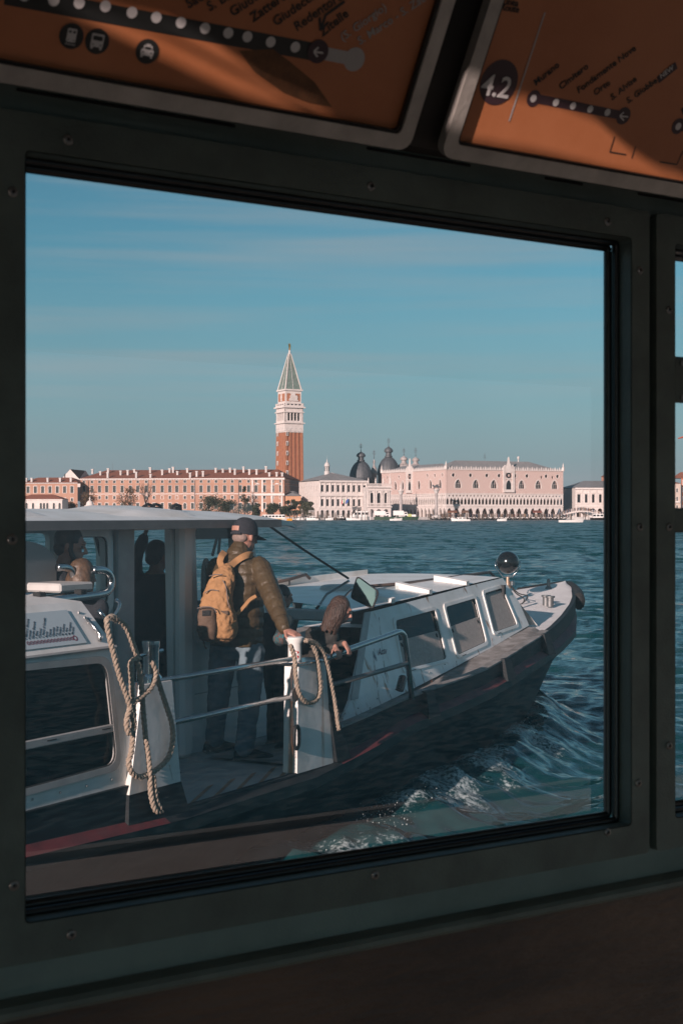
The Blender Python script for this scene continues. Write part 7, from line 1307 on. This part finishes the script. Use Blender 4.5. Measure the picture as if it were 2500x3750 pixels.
def lorry(px, w, y0, y1, label):
    Y = 672; x0, x1 = (px - w / 2 - HX) / FPX * Y, (px + w / 2 - HX) / FPX * Y; z0, z1 = 1.6, zpx(y0, Y); t = thing('box_lorry', label, 'lorry', ((x0 + x1) / 2, Y, 1.45)); c = x0 + (x1 - x0) * .72
    mb = MB(); mb.bbox(x0, c, Y - 1.2, Y + 1.2, z0 + .5, z1, .08); mb.build('cargo_box', M_wb, t); mb = MB(); mb.loft([[(c + .05, Y - 1.1, z0 + .3), (x1, Y - 1.1, z0 + .3), (x1, Y + 1.1, z0 + .3), (c + .05, Y + 1.1, z0 + .3)], [(c + .05, Y - 1.1, z1 - .6), (x1 - .5, Y - 1.1, z1 - .6), (x1 - .5, Y + 1.1, z1 - .6), (c + .05, Y + 1.1, z1 - .6)]], True, True); mb.build('cab', M_wb, t)
    mb = MB(); mb.add([(c + .35, Y - 1.13, z0 + 1.2), (x1 - .5, Y - 1.13, z0 + 1.2), (x1 - .6, Y - 1.12, z1 - .9), (c + .35, Y - 1.12, z1 - .9)], [(0, 1, 2, 3)]); mb.build('cab_window', M_win, t)
    for q in (.12, .3, .85): mb = MB(lambda a, b, h: (x0 + (x1 - x0) * q + a, Y - 1.2 - h, z0 + .25 + b)); mb.lathe([(.01, .1), (.42, .1), (.45, -.2), (.01, -.2)], seg=12); mb.build('wheel', M_blkm, t)
lorry(1398, 58, 1871, 1899, 'white box lorry standing at the left end of the green barge'); lorry(1466, 54, 1870, 1898, 'white box lorry with dark cab on the middle of the green barge')
sk = thing('skip_container', 'yellow green and white container at the right end of the barge', 'container', at(1505, 1890, 672)); mb = MB(); p = at(1490, 1897, 672); q = at(1522, 1882, 672); mb.bbox(p.x, (p.x + q.x) / 2, 671, 673, 1.5, q.z, .05); mb.build('green_half', mat('lime_paint', (.42, .45, .16), .6), sk); mb = MB(); mb.bbox((p.x + q.x) / 2 + .05, q.x, 671, 673, 1.5, q.z - .3, .05); mb.build('white_half', M_wb, sk)
# gondolas along the pier: slim black hulls with raised ends
def gondola(x, Y, i):
    t = thing('gondola', 'slim black gondola moored in the row below the palace arcade', 'gondola', (x, Y, 0), group='gondolas moored in a row below the palace'); return t
x = (1650 - HX) / FPX * 705; gp = None
for i in range(24):
    px = 1600 + i * 19.5; Y = 706 + (i % 3) * 2; X = (px - HX) / FPX * Y
    if gp is None:
        gp = gondola(X, Y, i); mb = MB(); rings = []
        for k in np.linspace(-1, 1, 15): w = .7 * (1 - abs(k) ** 2.5) + .03; z = .45 + 1.1 * abs(k) ** 4; rings.append([(X + k * 4.6, Y - w, z), (X + k * 4.3, Y, z - .6), (X + k * 4.6, Y + w, z)])
        mb.loft(rings, True, True); mb.build('hull', M_db, gp)
    else: copy_tree(gp, (X, Y, 0), random.uniform(-.3, .3) + (math.pi if i % 2 else 0))
# mooring piles, each its own
pl0 = None; rs = random.Random(5)
spots = [(rs.uniform(1060, 1350), rs.uniform(645, 690), rs.uniform(2.6, 4.6)) for _ in range(70)] + [(rs.uniform(1560, 2070), rs.uniform(700, 718), rs.uniform(2.4, 4.2)) for _ in range(95)] + [(rs.uniform(2080, 2230), rs.uniform(700, 715), 3) for _ in range(12)]
for px, Y, h in spots:
    X = (px - HX) / FPX * Y
    if pl0 is None: mb = MB(); mb.tube([(0, 0, -1.5), (.03, 0, .5), (0, 0, 1)], [.16, .15, .13], 7); pl0 = mb.build('mooring_pile', M_wood); tag(pl0, 'grey wooden mooring pile standing in the water off the far quay', 'pile', 'mooring piles off the far quay'); pl0.location = (X, Y, 0); pl0.scale = (1, 1, h)
    else: o = pl0.copy(); col.objects.link(o); o.location = (X, Y, 0); o.scale = (1, 1, h); o.rotation_euler = (rs.uniform(-.03, .03), rs.uniform(-.04, .04), 0)
for i, (px, lab) in enumerate(((160, 'leftmost post of the pile cluster under the canopy'), (168, 'second post of the pile cluster under the canopy'), (176, 'third post of the pile cluster under the canopy'), (185, 'rightmost post of the pile cluster under the canopy'))):
    p = at(px, 1945, 225); mb = MB(); mb.tube([(p.x, p.y + i % 2 * .3, -.6), (p.x + .05, p.y, 1.05 + .08 * (i % 2))], .17, 9); tag(mb.build('mooring_post', mat('banded_oak_post', (.22, .16, .12), .8, c2=(.07, .06, .055), vscale=3, stretch=(1, 1, 4)), smooth=False), lab, 'post', 'pile cluster')
# waterside fence, awnings, flags, crowd
fn = thing('jetty', 'low wooden jetty with railings before the garden', 'jetty', at(1150, 1895, 680)); a = at(1080, 1895, 684); b = at(1340, 1895, 684); mb = MB(); mb.box(a.x, b.x, 684, 688, .9, 1.15); mb.build('deck', M_wood, fn)
mb = MB(); [mb.box(x, x + .12, 684, 684.12, 1.15, 2.5) for x in np.arange(a.x, b.x, .55)]; mb.build('palings', mat('pale_palings', (.42, .38, .36), .8), fn, kind='stuff')
for px, w, lab, c in ((1655, 34, 'rust coloured awning of a stall at the left end of the palace arcade', (.20, .085, .05)), (1702, 26, 'brown stall awning below the palace', (.17, .09, .06)), (1965, 34, 'dark red awning near the palace corner by the bridge', (.2, .07, .05)), (1140, 22, 'pale sun awning beside the olive tree', (.45, .40, .37))):
    Y = 728 if px > 1200 else 690; X = (px - HX) / FPX * Y; L = w / FPX * Y; t = thing('stall', lab, 'stall', (X, Y, 1.2)); mb = MB(); mb.add([(X - L / 2, Y - 1.5, 3.9), (X + L / 2, Y - 1.5, 3.9), (X + L / 2, Y + 1.5, 4.7), (X - L / 2, Y + 1.5, 4.7), (X - L / 2, Y - 1.5, 3.5), (X + L / 2, Y - 1.5, 3.5)], [(0, 1, 2, 3), (4, 5, 1, 0)]); mb.build('awning', mat('awning_%d' % px, c, .9), t)
    for s in (-1, 1): mb = MB(); mb.tube([(X + s * L * .48, Y - 1.4, 1.2), (X + s * L * .48, Y - 1.4, 3.8)], .06, 5); mb.build('post', M_dlead, t)
for px, cs, lab in ((1252, ((.05, .2, .08), (.7, .7, .68), (.5, .05, .04)), 'green white and red flag hanging on the mint front'), (1266, ((.04, .1, .3), (.04, .1, .3), (.05, .1, .28)), 'blue flag hanging on the mint front')):
    Y = 738; p = at(px, 1846, Y); t = thing('flag', lab, 'flag', p); mb = MB(); mb.tube([p, p + Vector((1.6, -2.0, 3.2))], .05, 5); mb.build('pole', M_ist2, t); q = p + Vector((1.5, -1.9, 3.0))
    for k in range(3): mb = MB(); mb.add([q + Vector((-.5 * k, .5 * k, -.4 * k)), q + Vector((-.5 * (k + 1), .5 * (k + 1), -.4 * (k + 1))), q + Vector((-.5 * (k + 1) - .3, .3, -.4 * (k + 1) - 2.0)), q + Vector((-.5 * k - .3, .2, -.4 * k - 2.0))], [(0, 1, 2, 3)]); mb.build('stripe', mat('flag_%d_%d' % (px, k), cs[k], .9), t)
rs = random.Random(3); cl = [mat('crowd_cloth_%d' % k, c, .9) for k, c in enumerate(((.03, .03, .04), (.12, .05, .04), (.28, .25, .23), (.05, .07, .11), (.25, .16, .11), (.10, .10, .10)))]; mb = MB()
for k in range(330):
    px = rs.uniform(1560, 2075) if k < 230 else rs.uniform(2040, 2230); Y = rs.uniform(727, 745) if k < 230 else 737; X = (px - HX) / FPX * Y; zb = 1.2 if k < 230 else max(1.2, 2.2 + 2.4 * math.sin(math.pi * min(1, max(0, (px - 2048) / 160)))); h = rs.uniform(1.55, 1.85); mb.mi = rs.randrange(6)
    mb.loft([[(X + r_ * math.cos(a), Y + r_ * .7 * math.sin(a), zb + z * h) for a in (0, 1.05, 2.1, 3.14, 4.19, 5.24)] for r_, z in ((.14, 0), (.17, .3), (.2, .5), (.25, .72), (.22, .82), (.08, .86), (.11, .93), (.03, 1))], True, True)
mb.build('crowd', cl, kind='stuff')
# street lamps on the quay
for i, (px, Y) in enumerate(((1715, 726), (1790, 728), (1868, 728), (1930, 730), (2005, 732))):
    X = (px - HX) / FPX * Y; t = thing('street_lamp', 'rose lantern lamp post on the quay before the palace', 'street lamp', (X, Y, 1.2), group='lamp posts on the palace quay'); mb = MB(); mb.lathe([(.25, 0), (.1, .5), (.07, 3.2), (.3, 3.4), (.28, 3.9), (.05, 4.2)], (X, Y, 1.2), 8); mb.build('post', M_dlead, t)
